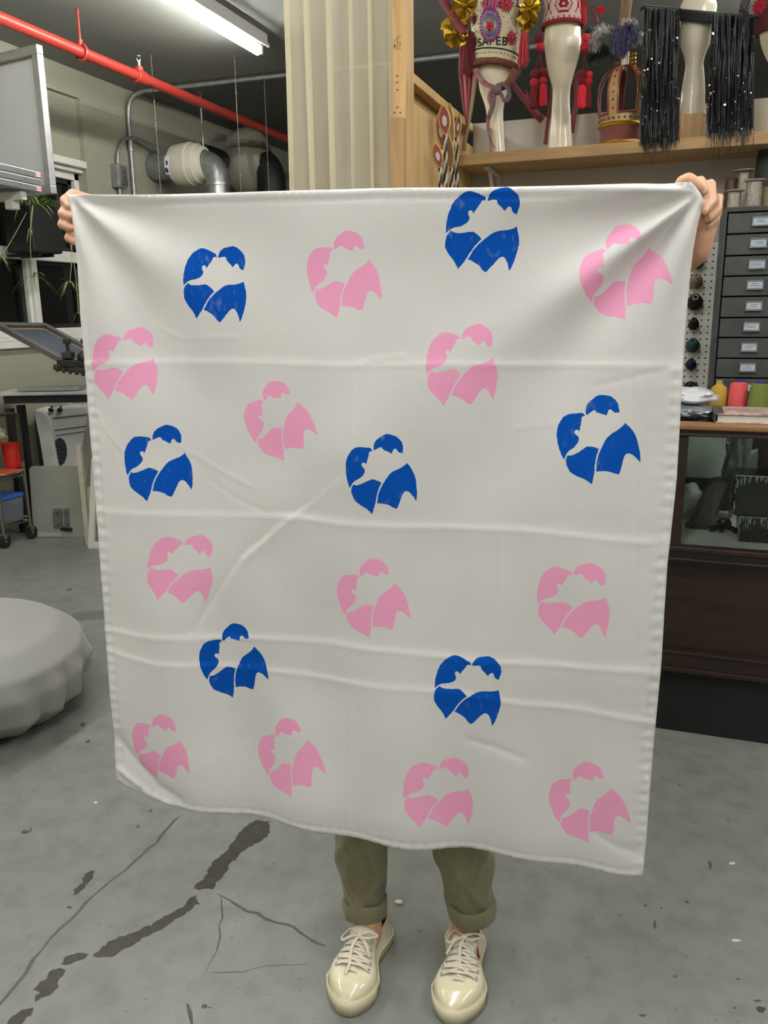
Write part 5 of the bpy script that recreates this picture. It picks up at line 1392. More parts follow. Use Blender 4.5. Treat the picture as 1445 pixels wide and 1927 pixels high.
ytop = [399.5, 440, 481, 519.5, 558, 598, 635.8, 675, 712, 750]
zs = [PY(1400, y, YCB).z for y in ytop]
for k in range(9):
    z1, z0 = zs[k]-.002, zs[k+1]+.003; xd0, xd1 = xa+.016, xb-.016
    m = MB(); m.box(((xd0+xd1)/2, YCB+.012, (z0+z1)/2), (xd1-xd0, .022, z1-z0)); m.box(((xd0+xd1)/2, YCB+.15, (z0+z1)/2-.005), (xd1-xd0-.01, .26, z1-z0-.014))
    d = obj('drawer', m, M_cab2, cab, bevel=.002)
    zc = (z0+z1)/2+.004; xc = (xd0+xd1)/2+random.uniform(-.002, .002); hw = .024
    m = MB(); m.box((xc, YCB-.003, zc+.014), (2*hw+.008, .004, .004)); m.box((xc, YCB-.006, zc-.015), (2*hw+.010, .012, .005)); m.box((xc-hw-.002, YCB-.003, zc), (.004, .004, .03)); m.box((xc+hw+.002, YCB-.003, zc), (.004, .004, .03)); obj('label_holder', m, M_steel, d, bevel=.0008)
    m = MB(); m.box((xc, YCB-.0012, zc+.0005), (2*hw, .0014, .024)); obj('paper_label', m, M_lab, d)
    m = MB()
    for r_ in range(2): m.box((xc+random.uniform(-.004, .004), YCB-.0021, zc+.004-.007*r_), (random.uniform(.022, .036), .0004, .0022))
    obj('label_text', m, M_labink, d)
# ---- on top of the cabinet
M_silver = mat('silver_wire', (178, 174, 162), .3, .75, var=.3, scale=200, bump=.6, bscale=220); M_flange = mat('spool_flange', (150, 130, 112), .5); M_brown = mat('brown_reel', (82, 62, 46), .45, var=.3, scale=40); M_darkroll = mat('dark_roll', (48, 52, 48), .7, var=.2, scale=30, bump=.3, bscale=120); M_beige = mat('beige_roll', (158, 146, 112), .7, var=.1, scale=20)
def spool(px, ytop_, hwf, hwb, Y, zb, label, mm=M_silver):
    q = PY(px, ytop_, Y); H = q.z-zb; rf, rb_ = pxm(hwf, q), pxm(hwb, q)
    t = thing('wire_spool', label, 'spool', (q.x, Y, zb), 0, 'spools on the drawer cabinet')
    m = MB(); m.lathe((0, 0, 0), [(rf, 0), (rf, .004), (rb_*.5, .004)], 24); m.lathe((0, 0, H-.004), [(rb_*.5, 0), (rf, 0), (rf, .004)], 24); m.cyl((0, 0, 0), (0, 0, H), rb_*.5); obj('flange', m, M_flange, t, smooth=40, local=True)
    m = MB(); N = 16; m.lathe((0, 0, .004), [(rb_*(1+.03*math.sin(i*2.6)), (H-.008)*i/N) for i in range(N+1)], 24); obj('wire', m, mm, t, smooth=180, local=True)
    return t
spool(1383, 358, 17, 11.5, 3.36, zt, 'silver wire spool with a wide brown flange at the front left on the cabinet')
spool(1400.5, 320, 19, 9.5, 3.46, zt, 'tall silver spool standing behind the two shorter spools')
spool(1421, 338.5, 19, 14, 3.35, zt, 'thick silver wire spool, shaggy winding, at the front right on the cabinet')
q = PY(1374, 392, 3.54); m = MB(); H = PY(1374, 336, 3.54).z-zt; m.lathe((PY(1376, 380, 3.54).x, 3.54, zt), [(pxm(14, q), 0), (pxm(14, q), H*.75), (pxm(12.5, q), H*.95), (pxm(9, q), H)], 24); o = obj('brown_reel', m, M_brown, smooth=40); tag(o, 'dark brown reel behind the silver spools on the cabinet', 'reel', 'spools on the drawer cabinet')
q = PY(1440, 340, 3.56); m = MB(); H = PY(1440, 282, 3.56).z-zt; m.lathe((PY(1441, 340, 3.56).x, 3.56, zt), [(pxm(20, q), 0), (pxm(20.5, q), H*.4), (pxm(19.5, q), H*.9), (pxm(17, q), H)], 28); o = obj('dark_roll', m, M_darkroll, smooth=40); tag(o, 'tall dark green-grey roll at the back right of the cabinet top', 'roll')
q = PY(1450, 352, 3.42); m = MB(); m.lathe((q.x, 3.42, zt), [(pxm(13, q), 0), (pxm(13, q), q.z-zt-.004), (pxm(12, q), q.z-zt)], 24); o = obj('beige_roll', m, M_beige, smooth=40); tag(o, 'beige roll at the right edge of the cabinet top', 'roll')

# ================================================================== PEGBOARD AND THREAD CONES
mp, nt, bs = newmat('pegboard_white'); bs.inputs['Roughness'].default_value = .55
tc = nt.nodes.new('ShaderNodeTexCoord'); sx = nt.nodes.new('ShaderNodeSeparateXYZ'); nt.links.new(tc.outputs['Object'], sx.inputs[0])
def mth(op, a, b_=None):
    n = nt.nodes.new('ShaderNodeMath'); n.operation = op
    for i, v in enumerate((a, b_)):
        if v is None: continue
        if isinstance(v, (int, float)): n.inputs[i].default_value = v
        else: nt.links.new(v, n.inputs[i])
    return n.outputs[0]
def cell(ax): return mth('SUBTRACT', mth('FRACT', mth('MULTIPLY', sx.outputs[ax], 1/.0254)), .5)
dx_, dz_ = cell('X'), cell('Z'); dist = mth('SQRT', mth('ADD', mth('MULTIPLY', dx_, dx_), mth('MULTIPLY', dz_, dz_)))
hole = mth('LESS_THAN', dist, .14)
nt.links.new(mixc(nt, hole, lin((226, 227, 220)), lin((20, 20, 20))), bs.inputs['Base Color'])
m = MB(); m.box((-.10, YW-.005, 1.32), (.60, .010, .62)); o = obj('pegboard', m, mp); tag(o, 'white pegboard with rows of thread cones beside the drawer cabinet', 'pegboard')
CONES = [(1311, 495, 13, (30, 96, 62), 'green thread cone, topmost on the pegboard'), (1309.5, 533, 12.5, (150, 136, 122), 'beige thread cone on the pegboard under the green one'), (1307.5, 572, 14.5, (24, 24, 24), 'large black thread cone on the pegboard under the beige one'), (1305, 614, 10, (20, 20, 22), 'small black thread cone between the large black one and the teal one'),
         (1303, 654, 13, (40, 88, 88), 'teal thread cone on the pegboard'), (1300, 690, 10, (32, 42, 82), 'navy blue thread cone on the pegboard under the teal one'), (1299, 738, 16, (22, 22, 22), 'big black thread cone lowest on the pegboard above the white bag')]
for px, py, r, colr, lab in CONES:
    q = PY(px, py, 3.62); R = pxm(r, q); L = .085; tilt = .30
    ax = V((0, -math.cos(tilt), math.sin(tilt))); b0 = V((q.x, YW-.0125, q.z-.004)); ux = V((1, 0, 0)); uz = ux.cross(ax)
    Mr = Matrix((ux, uz, ax)).transposed()
    t = thing('thread_cone', lab, 'thread cone', b0, 0, 'thread cones on the pegboard')
    m = MB(); m.lathe(b0+ax*.022, [(R*.80, 0), (R*1.0, .006), (R*.97, L*.25), (R*.62, L*.82), (R*.52, L*.86)], 28, rot=Mr); obj('thread', m, mat('thread_%d_%d_%d' % colr, colr, .8, var=.15, scale=120, bump=.3, bscale=300), t, smooth=50)
    m = MB(); m.lathe(b0+ax*.022, [(R*.42, L*.80), (R*.36, L*.98), (R*.25, L*.98), (R*.24, L*.5)], 20, rot=Mr, capb=False, capt=True); obj('core', m, mat('core_%d' % (colr[0] % 7), tuple(min(255, int(c_*.9+24)) for c_ in colr), .6), t, smooth=50)
    m = MB(); m.tube([b0+ax*.03, V((q.x, YW-.008, q.z-.012))], .004, 6); obj('peg', m, M_steel, t, smooth=60)

# ================================================================== DISPLAY COUNTER
YF = 2.683; XA, XB = -.06, 1.5; YB = 3.26
ct = thing('display_counter', 'old dark wooden shop counter with a glass display front and oak top', 'counter', ((XA+XB)/2, (YF+YB)/2, 0))
zc_ = lambda y: PY(1340, y, YF).z
z_top, z_edge, z_g1, z_g0 = 1.034, zc_(810), zc_(823), zc_(1034)
def full(name, z0, z1, mm, y0=YF, y1=YB, x0=XA, x1=XB, bev=.003):
    m = MB(); m.box(((x0+x1)/2, (y0+y1)/2, (z0+z1)/2), (x1-x0, y1-y0, z1-z0)); return obj(name, m, mm, ct, bevel=bev)
m = MB(); zt2 = (z_edge+z_top)/2; ht2 = z_top-z_edge
m.box(((XA+XB)/2, YF+.024, zt2), (XB-XA+.024, .072, ht2)); m.box(((XA+XB)/2, YB-.03, zt2), (XB-XA+.024, .06, ht2))
for x_ in (XA+.022, XB-.022): m.box((x_, (YF+.06+YB-.06)/2, zt2), (.068, YB-YF-.12, ht2))
obj('top_rim', m, M_oak, ct, bevel=.006)
m = MB(); m.box(((XA+XB)/2, YF+.016, (z_edge+z_g1)/2), (XB-XA, .032, z_edge-z_g1)); m.box(((XA+XB)/2, YF+.004, z_g1+.006), (XB-XA, .026, .008))
xs = PY(1293, 860, YF).x
m.box(((XA+xs)/2, YF+.016, (z_g1+z_g0)/2), (xs-XA, .032, z_g1-z_g0)); m.box((XB-.02, YF+.016, (z_g1+z_g0)/2), (.04, .032, z_g1-z_g0)); obj('front_frame', m, M_mahog, ct, bevel=.002)
mg, nt, bs = newmat('counter_glass'); out = nt.nodes['Material Output']
gl = nt.nodes.new('ShaderNodeBsdfGlossy'); gl.inputs['Roughness'].default_value = .02; tp_ = nt.nodes.new('ShaderNodeBsdfTransparent'); tp_.inputs[0].default_value = (.93, .96, .94, 1)
fz_ = nt.nodes.new('ShaderNodeFresnel'); fz_.inputs[0].default_value = 1.28; mx = nt.nodes.new('ShaderNodeMixShader')
nt.links.new(fz_.outputs[0], mx.inputs[0]); nt.links.new(tp_.outputs[0], mx.inputs[1]); nt.links.new(gl.outputs[0], mx.inputs[2]); nt.links.new(mx.outputs[0], out.inputs['Surface'])
m = MB(); m.box(((xs+XB-.04)/2, YF+.018, (z_g1+z_g0)/2), (XB-.04-xs, .005, z_g1-z_g0)); obj('glass_front', m, mg, ct)
m = MB(); m.box(((XA+XB)/2, (YF+YB)/2, z_top-.005), (XB-XA-.112, YB-YF-.12, .0098)); obj('added_glass_top', m, mg, ct)  # glass added in the top to let light into the case
full('case_floor', z_g0-.02, z_g0, mat('case_lining', (214, 215, 210), .7), YF+.03)
m = MB(); m.box((XA+.01, (YF+.03+YB)/2, (z_edge+z_g0)/2), (.02, YB-YF-.03, z_edge-z_g0)); m.box((XB-.01, (YF+.03+YB)/2, (z_edge+z_g0)/2), (.02, YB-YF-.03, z_edge-z_g0)); obj('side_panel', m, M_mahog, ct)
m = MB(); yb = YB-.012; wx0, wx1 = PY(1293, 860, yb).x, PY(1388, 860, yb).x; wz1, wz0 = z_edge-.01, PY(1340, 900, yb).z
m.box(((XA+wx0)/2, yb, (z_edge+z_g0)/2), (wx0-XA, .02, z_edge-z_g0)); m.box(((wx1+XB)/2, yb, (z_edge+z_g0)/2), (XB-wx1, .02, z_edge-z_g0)); m.box(((wx0+wx1)/2, yb, (wz0+z_g0)/2), (wx1-wx0, .02, wz0-z_g0)); obj('back_frame', m, M_mahog, ct)
m = MB(); m.box(((wx0+wx1)/2, yb+.004, (wz0+wz1)/2), (wx1-wx0, .006, wz1-wz0)); obj('back_pane', m, mat('pane_light_tint', (214, 226, 218), .5), ct)  # opaque pale green stands in for light seen in the back opening
z1, z2, z3, z4, z5 = zc_(1040), zc_(1057), zc_(1235), zc_(1262), zc_(1275)
m = MB(); m.box(((XA+XB)/2, YF+.010, (z_g0+z1)/2), (XB-XA, .040, z_g0-z1+.006)); m.box(((XA+XB)/2, YF+.014, (z1+z2)/2), (XB-XA, .032, z1-z2)); m.box(((XA+XB)/2, YF+.006, z2), (XB-XA, .030, .010)); obj('upper_moulding', m, M_mahog, ct, bevel=.003)
full('front_panel', z3, z2, M_mahog, YF+.018, YF+.04)
m = MB(); m.box(((XA+XB)/2, YF+.010, (z3+z4)/2), (XB-XA, .036, z3-z4)); m.box(((XA+XB)/2, YF+.006, z3), (XB-XA, .034, .012)); m.box(((XA+XB)/2, YF+.000, z4-.006), (XB-XA, .036, .016)); obj('lower_moulding', m, M_mahog, ct, bevel=.003)
full('plinth', 0, z4-.012, mat('black_plinth', (9, 10, 11), .7), YF+.010, YB)
m = MB(); m.box(((XA+XB)/2, (YF+.04+YB)/2, (z4+z_g0-.02)/2), (XB-XA-.01, YB-YF-.05, z_g0-.02-z4)); obj('carcass', m, M_mahog, ct)
# ---- inside the case
M_bagdark = mat('dark_vinyl', (40, 40, 38), .45, var=.2, scale=30, bump=.25, bscale=40); M_film = mat('black_film', (26, 27, 28), .14, spec=.7, bump=.25, bscale=70); M_filmgleam = mat('film_gleam', (214, 216, 216), .25)
RP = [(1284, 1014), (1290, 1024), (1326, 1024), (1340, 988), (1371, 928), (1374, 908), (1362, 902), (1342, 903), (1331, 914), (1316, 946), (1299, 985)]
m = MB(); RQ = [PY(x, y, 2.92+(1024-y)*.0008) for x, y in RP]; RQ = [V((p.x, p.y, max(p.z, z_g0+.002))) for p in RQ]
m.prism(RQ, V((0, .065, 0))); o = obj('fabric_roll', m, M_bagdark, bevel=.014, seg=4); tag(o, 'dark vinyl bag leaning inside the glass counter', 'bag'); o.name = 'vinyl_bag'
def wrapbox(x0, x1, y0, y1, Y, zb, lab):
    a, b_ = PY(x0, y1, Y), PY(x1, y0, Y); t = thing('wrapped_box', lab, 'box', ((a.x+b_.x)/2, Y+.07, zb), 0, 'film wrapped boxes in the counter')
    H = b_.z-a.z; m = MB(); m.box(((a.x+b_.x)/2, Y+.07, zb+H/2), (b_.x-a.x, .14, H)); obj('box', m, M_film, t, bevel=.006)
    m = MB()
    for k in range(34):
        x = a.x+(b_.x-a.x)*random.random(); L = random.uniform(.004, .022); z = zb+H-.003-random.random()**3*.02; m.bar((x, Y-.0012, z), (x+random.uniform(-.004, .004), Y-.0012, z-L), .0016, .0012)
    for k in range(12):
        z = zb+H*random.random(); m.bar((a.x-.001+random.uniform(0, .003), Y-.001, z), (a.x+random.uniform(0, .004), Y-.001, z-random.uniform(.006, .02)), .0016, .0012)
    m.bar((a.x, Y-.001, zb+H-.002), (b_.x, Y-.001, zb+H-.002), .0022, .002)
    o_ = obj('film_highlight', m, M_filmgleam, t); o_['kind'] = 'stuff'  # pale bars paint the highlights on the shiny film
    return zb+H
zz = wrapbox(1386, 1462, 994, 1038, 2.80, z_g0, 'lower black box wrapped in film inside the glass counter')
wrapbox(1377, 1470, 916, 988, 2.79, zz+.001, 'upper black box wrapped in shiny film inside the glass counter')
def crumple(name, c, s, mm, label, cat, seed, amp=.35, fq=2.2, zb=None, nu=40, nv=26, squash=None):
    m = MB()
    def fn(d):
        k = 1+amp*noise.noise(d*fq+V((seed, 0, 0)))+amp*.5*abs(noise.noise(d*fq*2.3+V((0, seed, 0))))+amp*.2*noise.noise(d*fq*5)
        return k
    m.ell(c, s, nu, nv, fn=fn)
    if zb is not None: m.v = [V((p.x, p.y, max(p.z, zb+.0005))) for p in m.v]
    o = obj(name, m, mm, smooth=50); tag(o, label, cat); return o
M_clear = mat('clear_plastic', (176, 182, 180), .15, spec=.8, trans=.55)
c = PY(1392, 870, 3.10); crumple('plastic_wrap', V((c.x, 3.10, (z_g0+z_edge)/2-.01)), (.045, .045, .130), M_clear, 'crumpled clear plastic standing inside the glass counter', 'plastic wrap', 3.1, .5, 2.6, z_g0)
c = PY(1278, 985, 3.08); crumple('paper_sheet', V((c.x+.01, 3.12, z_g0+.055)), (.075, .045, .06), mat('tissue_white', (206, 212, 206), .8), 'crumpled white tissue at the left end inside the glass counter', 'paper', 7.7, .4, 2.0, z_g0)
m = MB()
for a, b_ in (((1333, 1026), (1350, 985)), ((1352, 1026), (1362, 985)), ((1382, 1028), (1366, 990))):
    p, q = PY(*a, 2.9), PY(*b_, 2.93); p.z = max(p.z, z_g0+.009); m.tube(bez([p, (p+q)/2+V((.006, 0, 0)), q], 4), .009, 8)
m.ell(PY(1362, 985, 2.93), (.025, .016, .02), 12, 8); o = obj('black_strap', m, M_black, smooth=60); tag(o, 'tangle of black straps between the roll and the boxes in the counter', 'strap')

# ================================================================== ON THE COUNTER TOP
ZT_ = z_top
def topcone(px, y0, y1, hwt, hwb, Y, colr, corec, lab, lumpy=False):
    q = PY(px, y0, Y); H = q.z-ZT_; rt_, rb_ = pxm(hwt, q), pxm(hwb, q)
    t = thing('thread_cone', lab, 'thread cone', (q.x, Y, ZT_), 0, 'thread cones on the counter')
    mm = mat('yarn_%d_%d_%d' % colr, colr, .8, var=.16, scale=90, bump=.4, bscale=260 if not lumpy else 90, stretch=(1, 1, 5))
    prof = [(rb_*.96, 0), (rb_, .006), (rb_*.5+rt_*.5, H*.5), (rt_*1.03, H*.86), (rt_*.9, H*.97), (rt_*.4, H)] if not lumpy else [(rb_*.9, 0), (rb_*1.0, H*.1), (rb_*1.02, H*.45), (rb_*.98, H*.68), (rb_*.80, H*.84), (rb_*.42, H*.94), (rb_*.35, H)]
    m = MB(); m.lathe((0, 0, 0), prof, 32, wob=(lambda a, z: 1+.02*math.sin(5*a+z*120)+.015*math.sin(9*a-z*200)) if lumpy else None); obj('thread', m, mm, t, smooth=50, local=True)
    m = MB(); m.cyl((0, 0, H-.004), (0, 0, H+.010), rt_*.30 if not lumpy else rb_*.33, n=16); obj('core', m, mat('core_%s' % corec[0], corec[1], .5), t, smooth=40, local=True)
topcone(1354, 721, 762, 14, 16.5, 3.13, (188, 152, 58), ('straw', (170, 150, 100)), 'yellow yarn cone with a rounded shoulder on the counter', True)
topcone(1391, 719, 764, 15.5, 18, 3.11, (222, 88, 92), ('blue', (44, 52, 140)), 'coral pink thread cone on the counter next to the yellow one')
topcone(1432, 722, 768, 18, 21.5, 3.07, (122, 140, 44), ('blue', None), 'olive green thread cone on the counter by the right photo edge') if False else topcone(1432, 722, 768, 18, 21.5, 3.07, (112, 124, 50), ('blue2', (44, 56, 150)), 'olive green thread cone on the counter by the right photo edge')
M_poly = mat('white_poly', (214, 216, 222), .22, spec=.6, sub=.05); M_grey = mat('grey_poly', (150, 156, 160), .2, spec=.6, trans=.25)
q = PY(1312, 778, 2.86); crumple('plastic_bag', V((q.x-.030, 2.90, ZT_+.014)), (.085, .09, .018), M_grey, 'flat grey clear plastic packet on the counter under the white bag', 'bag', 2.2, .35, 2.6, ZT_)
q = PY(1308, 757, 2.90); crumple('plastic_bag', V((q.x-.012, 2.95, ZT_+.058)), (.078, .085, .028), M_poly, 'puffy white poly mailer lying on top of the grey packet', 'bag', 5.4, .26, 1.8, ZT_+.038)
m = MB(); a, b_ = PZ(1333, 772, ZT_+.001), PZ(1398, 757, ZT_+.001)
m.box((.155, 3.0, ZT_+.003), (.16, .12, .004), rz=.12); m.box((.15, 3.0, ZT_+.008), (.155, .115, .003), rz=.05); o = obj('paper_sheet', m, mat('paper_white', (226, 226, 222), .7)); tag(o, 'loose white paper on the counter between the bag and the yarn cones', 'paper')
bk = thing('book', 'thick book with a pale pink patterned cover lying on the counter edge', 'book', (.2, 2.74, ZT_))
a = PY(1346, 793, 2.715); zbk = PY(1400, 779, 2.715).z
x0b = a.x; W_ = .30; D_ = .20
m = MB(); m.box((x0b+W_/2+.003, 2.715+D_/2, (ZT_+zbk)/2), (W_-.006, D_-.008, zbk-ZT_-.008)); obj('pages', m, mat('book_pages', (206, 202, 192), .8, var=.06, scale=30, stretch=(1, 1, 60)), bk)
mc_, nt, bs = newmat('book_cover'); v_ = tcoord(nt, (1, 1, 1)); cc = ramp_noise(nt, v_, 22, [(.35, lin((216, 208, 204))), (.5, lin((196, 150, 138))), (.62, lin((132, 122, 124))), (.75, lin((220, 212, 208)))], 5, 1.2); nt.links.new(cc, bs.inputs['Base Color']); bs.inputs['Roughness'].default_value = .3
m = MB(); m.box((x0b+W_/2, 2.715+D_/2, zbk-.002), (W_, D_+.004, .004)); m.box((x0b+W_/2, 2.715+D_/2, ZT_+.0025), (W_, D_+.004, .004)); obj('cover', m, mc_, bk, bevel=.001)
m = MB(); m.box((x0b-.002, 2.715+D_/2, (ZT_+zbk)/2), (.006, D_+.004, zbk-ZT_)); m.box((x0b+.012, 2.715+D_/2, zbk+.0006), (.022, D_+.004, .001)); obj('spine', m, mat('book_spine', (60, 58, 56), .4), bk, bevel=.001)
# ================================================================== SCREEN FRAMES ON THE WALL RACK
def frame(o0, u, v, lu, lv, bar, th, label, name='silkscreen', mm=None, mesh=M_mesh, group='silkscreen frames', cat='screen frame'):
    """rectangular silkscreen: corner o0, edges u*lu, v*lv, thickness along u x v"""
    o0 = V(o0); u = V(u).normalized(); v = (V(v)-u*V(v).dot(u)).normalized(); n = u.cross(v)
    c = o0+u*lu/2+v*lv/2+n*th/2
    t = thing(name, label, cat, c, 0, group); mm = mm or M_alu
    def B_(a, b_, w, ax):                                        # bar between two edge-plane points
        m = MB(); M = Matrix((u, v, n)).transposed()
        m.box(o0+u*a+v*b_+n*th/2, (w[0], w[1], th), rot=M); return m
    for a, b_, w in ((lu/2, bar/2, (lu, bar)), (lu/2, lv-bar/2, (lu, bar)), (bar/2, lv/2, (bar, lv-2*bar)), (lu-bar/2, lv/2, (bar, lv-2*bar))):
        obj('frame_bar', B_(a, b_, w, 0), mm, t, bevel=.003)
    m = MB(); M = Matrix((u, v, n)).transposed(); m.box(o0+u*lu/2+v*lv/2+n*th*.85, (lu-2*bar+.01, lv-2*bar+.01, .003), rot=M); obj('mesh', m, mesh, t)
    m = MB()
    for a, b_, w in ((lu/2, bar+.004, (lu-2*bar, .010)), (lu/2, lv-bar-.004, (lu-2*bar, .010)), (bar+.004, lv/2, (.010, lv-2*bar)), (lu-bar-.004, lv/2, (.010, lv-2*bar))):
        m.box(o0+u*a+v*b_+n*th*.80, (w[0], w[1], .004), rot=M)
    obj('glue_edge', m, mat('glue_edge', (150, 122, 92), .6, var=.3, scale=50), t)
    return t
A = PD(68, 82, 4.40); Bq = PZ(0, 99, A.z); u = (Bq-A).normalized()
zb_ = PY(80, 365, A.y).z
vs_ = frame(V((A.x, A.y, zb_)), u, UZ, .74, A.z-zb_, .045, .040, 'large upright silkscreen frame with a pale mesh at the upper left, standing on the rack', mm=M_alu)
Cc = PD(80, 363, 4.20); Bq = PZ(0, 347, Cc.z); u2 = (Bq-Cc).normalized(); v2 = V((u2.y, -u2.x, 0))
if v2.dot(V((-1, 0, 0))) < 0: v2 = -v2
for k, lab in enumerate(('bottom of the three flat silkscreen frames stacked on the rack', 'middle one of the three flat silkscreen frames stacked on the rack', 'top one of the three flat silkscreen frames stacked on the rack')):
    off = (0, .004, -.006)[k]
    f_ = frame(Cc+UZ*(.0335*k)+u2*off, u2, v2, .70, .52, .040, .0305, lab, mm=M_alu) if u2.cross(v2).z > 0 else frame(Cc+UZ*(.0335*k)+u2*(.70+off), -u2, v2, .70, .52, .040, .0305, lab, mm=M_alu)
    if k in (0, 2):
        m = MB(); p = Cc+UZ*(.0335*k+.015)+u2*(off+.026); q_ = -v2
        m.box(p+q_*.0006, (.034, .0012, .022), rot=Matrix((u2, v2, UZ)).transposed()); obj('pink_sticker', m, mat('pink_sticker', (206, 156, 160), .6), f_)
rk = thing('screen_rack', 'white bracket rack on the window wall carrying the silkscreen frames', 'rack', (XL, Cc.y, Cc.z-.05))
zk = Cc.z-.004
for s in (.12, .58):
    p = Cc+u2*s; e = V((XL+.005, p.y+ .0, zk-.0225)); m = MB()
    m.bar(V((p.x-.02, p.y, zk-.0225)), e, .038, .040); obj('arm', m, M_frame_w, rk, bevel=.003)
    m = MB(); m.bar(V((p.x-.30, p.y, zk-.045)), V((XL+.01, p.y, zk-.60)), .030, .030); obj('brace', m, M_frame_w, rk, bevel=.003)
    m = MB(); m.box((p.x-.10, p.y, zk-.062), (.05, .05, .045)); obj('end_block', m, M_frame_w, rk, bevel=.004)
    m = MB(); m.box((XL+.012, p.y, zk-.32), (.024, .05, .72)); obj('upright', m, M_frame_w, rk, bevel=.003)

# ================================================================== SPIDER PLANT IN THE WINDOW
M_leaf = mat('spider_leaf', (92, 122, 58), .5, var=.25, scale=30); M_leafp = mat('spider_leaf_pale', (160, 168, 110), .5)
xp = -3.97; y0, y1 = PX(58, 435, xp).y, PX(117, 435, xp).y; z0, z1 = PX(88, 477, xp).z+.005, PX(88, 391, xp).z
sp = thing('spider_plant', 'spider plant in a large black planter in front of the window behind the left hand', 'plant', (xp-.12, (y0+y1)/2, z0))
m = MB(); m.box((xp-.11, (y0+y1)/2, (z0+z1)/2), (.22, (y1-y0)*.92, z1-z0), taper=1.06); obj('planter', m, mat('black_planter', (15, 15, 16), .6), sp, bevel=.01)
m = MB(); m.box((xp-.11, (y0+y1)/2, z1-.012), (.19, (y1-y0)*.88, .03)); obj('soil', m, mat('soil', (44, 36, 28), .95, bump=.6), sp)
m = MB(); m.bar((-4.28, (y0+y1)/2-.06, z0-.012), (xp-.02, (y0+y1)/2-.06, z0-.012), .02, .02); m.bar((-4.28, (y0+y1)/2+.06, z0-.012), (xp-.02, (y0+y1)/2+.06, z0-.012), .02, .02); obj('ledge_bracket', m, M_dark, sp)
def blade(m, p, d, L, w, droop, mi=0):
    N = 8; d = V(d).normalized(); vs = []
    hd = V((d.x, d.y, 0)).normalized() if V((d.x, d.y, 0)).length > 1e-3 else V((1, 0, 0)); s = V((-hd.y, hd.x, 0))
    for i in range(N+1):
        t = i/N; q = p+d*L*t-UZ*droop*L*t*t; ww = w*(1-t)**.6*(.6+.4*min(1, t*4)); vs += [q-s*ww, q-UZ*ww*.35, q+s*ww]
    fs = []
    for i in range(N): fs += [(3*i, 3*i+1, 3*i+4, 3*i+3), (3*i+1, 3*i+2, 3*i+5, 3*i+4)]
    m.add(vs, fs, mi)
m = MB()
for k in range(110):
    a = random.uniform(0, 2*PI); e = random.uniform(.45, 1.4); p = V((xp-.11+random.uniform(-.04, .04), (y0+y1)/2+random.uniform(-.05, .05), z1))
    blade(m, p, (math.cos(a)*math.cos(e), math.sin(a)*math.cos(e), math.sin(e)), random.uniform(.20, .36), .0085, random.uniform(.5, 1.0), 0 if random.random() < .7 else 1)
obj('leaves', m, [M_leaf, M_leafp], sp, smooth=60)
def runner(pts, ns, size):
    P = bez([PX(p[0], p[1], p[2]) for p in pts], 6); m = MB(); m.tube(P, .0018, 5); obj('runner', m, M_leafp, sp, smooth=80)
    m = MB()
    for k in range(ns):
        a = random.uniform(0, 2*PI); e = random.uniform(-.2, .9); blade(m, P[-1], (math.cos(a)*math.cos(e), math.sin(a)*math.cos(e), math.sin(e)), size*random.uniform(.6, 1.1), .005, random.uniform(.6, 1.3), k % 2)
    obj('plantlet', m, [M_leaf, M_leafp], sp, smooth=60)
runner([(62, 385, -3.95), (58, 410, -3.92), (57, 432, -3.92)], 6, .06); runner([(62, 388, -3.95), (57, 450, -3.91), (60, 505, -3.91), (64, 520, -3.90)], 16, .16)
runner([(112, 390, -3.93), (133, 440, -3.85), (134, 500, -3.85), (131, 532, -3.85)], 14, .13); runner([(50, 400, -3.95), (20, 455, -3.9), (0, 484, -3.9)], 12, .12); runner([(118, 395, -3.95), (140, 500, -3.85), (148, 590, -3.83)], 8, .10)

# ================================================================== PRINTING PRESS
p1, p2, p4 = PD(-12, 605, 4.55), PD(85, 607, 4.90), PD(100, 678, 4.35)
uu, vv = (p2-p1), (p4-p1)
frame(p1-uu.normalized().cross(vv.normalized())*.02 if False else p1, uu, vv, uu.length, vv.length, .038, .030, 'tilted silkscreen frame with dark mesh clamped on the printing press', mm=M_alu_d, mesh=mat('mesh_dark', (62, 70, 78), .45, var=.08, scale=6))
p3 = p2+p4-p1; n_ = uu.normalized().cross(vv.normalized())
pr = thing('screen_press', 'dark steel screen printing press arm with clamps left of the cloth', 'printing press', V((p3.x+.25, p3.y, 0)))
M_iron = mat('press_iron', (52, 50, 48), .5, .6, var=.3, scale=30); M_blockw = wood('press_wood', (110, 86, 60), (84, 64, 46), (12, 3, 12))
hub = V((-2.55, 4.25, .80)); mid = (p4+p3)/2
m = MB(); m.bar(p4+V((.02, .02, -.015)), mid+V((.06, 0, -.03)), .05, .035); m.bar(mid+V((.06, 0, -.03)), hub, .07, .06); m.bar(p4+V((.0, .0, -.035)), mid+V((.10, .0, -.07)), .03, .03)
for k in range(7):
    q = (p4+V((.02, .0, -.045))).lerp(mid+V((.10, 0, -.085)), k/6); m.box(q, (.018, .018, .03), rz=.4)
m.bar(p3, hub+UZ*.02, .05, .05); obj('press_arm', m, M_iron, pr, bevel=.004)
for a in (.30, .66):
    q = p4.lerp(p3, a); m = MB(); m.box(q+V((0, 0, .025)), (.05, .10, .035), rz=.5); m.cyl(q+V((0, 0, .03)), q+V((0, 0, .09)), .010); m.cyl(q+V((0, 0, .085)), q+V((0, 0, .11)), .022); m.cyl(q+V((.03, -.03, .03)), q+V((-.03, .03, .035)), .012); obj('clamp', m, M_iron, pr, bevel=.003, smooth=40)
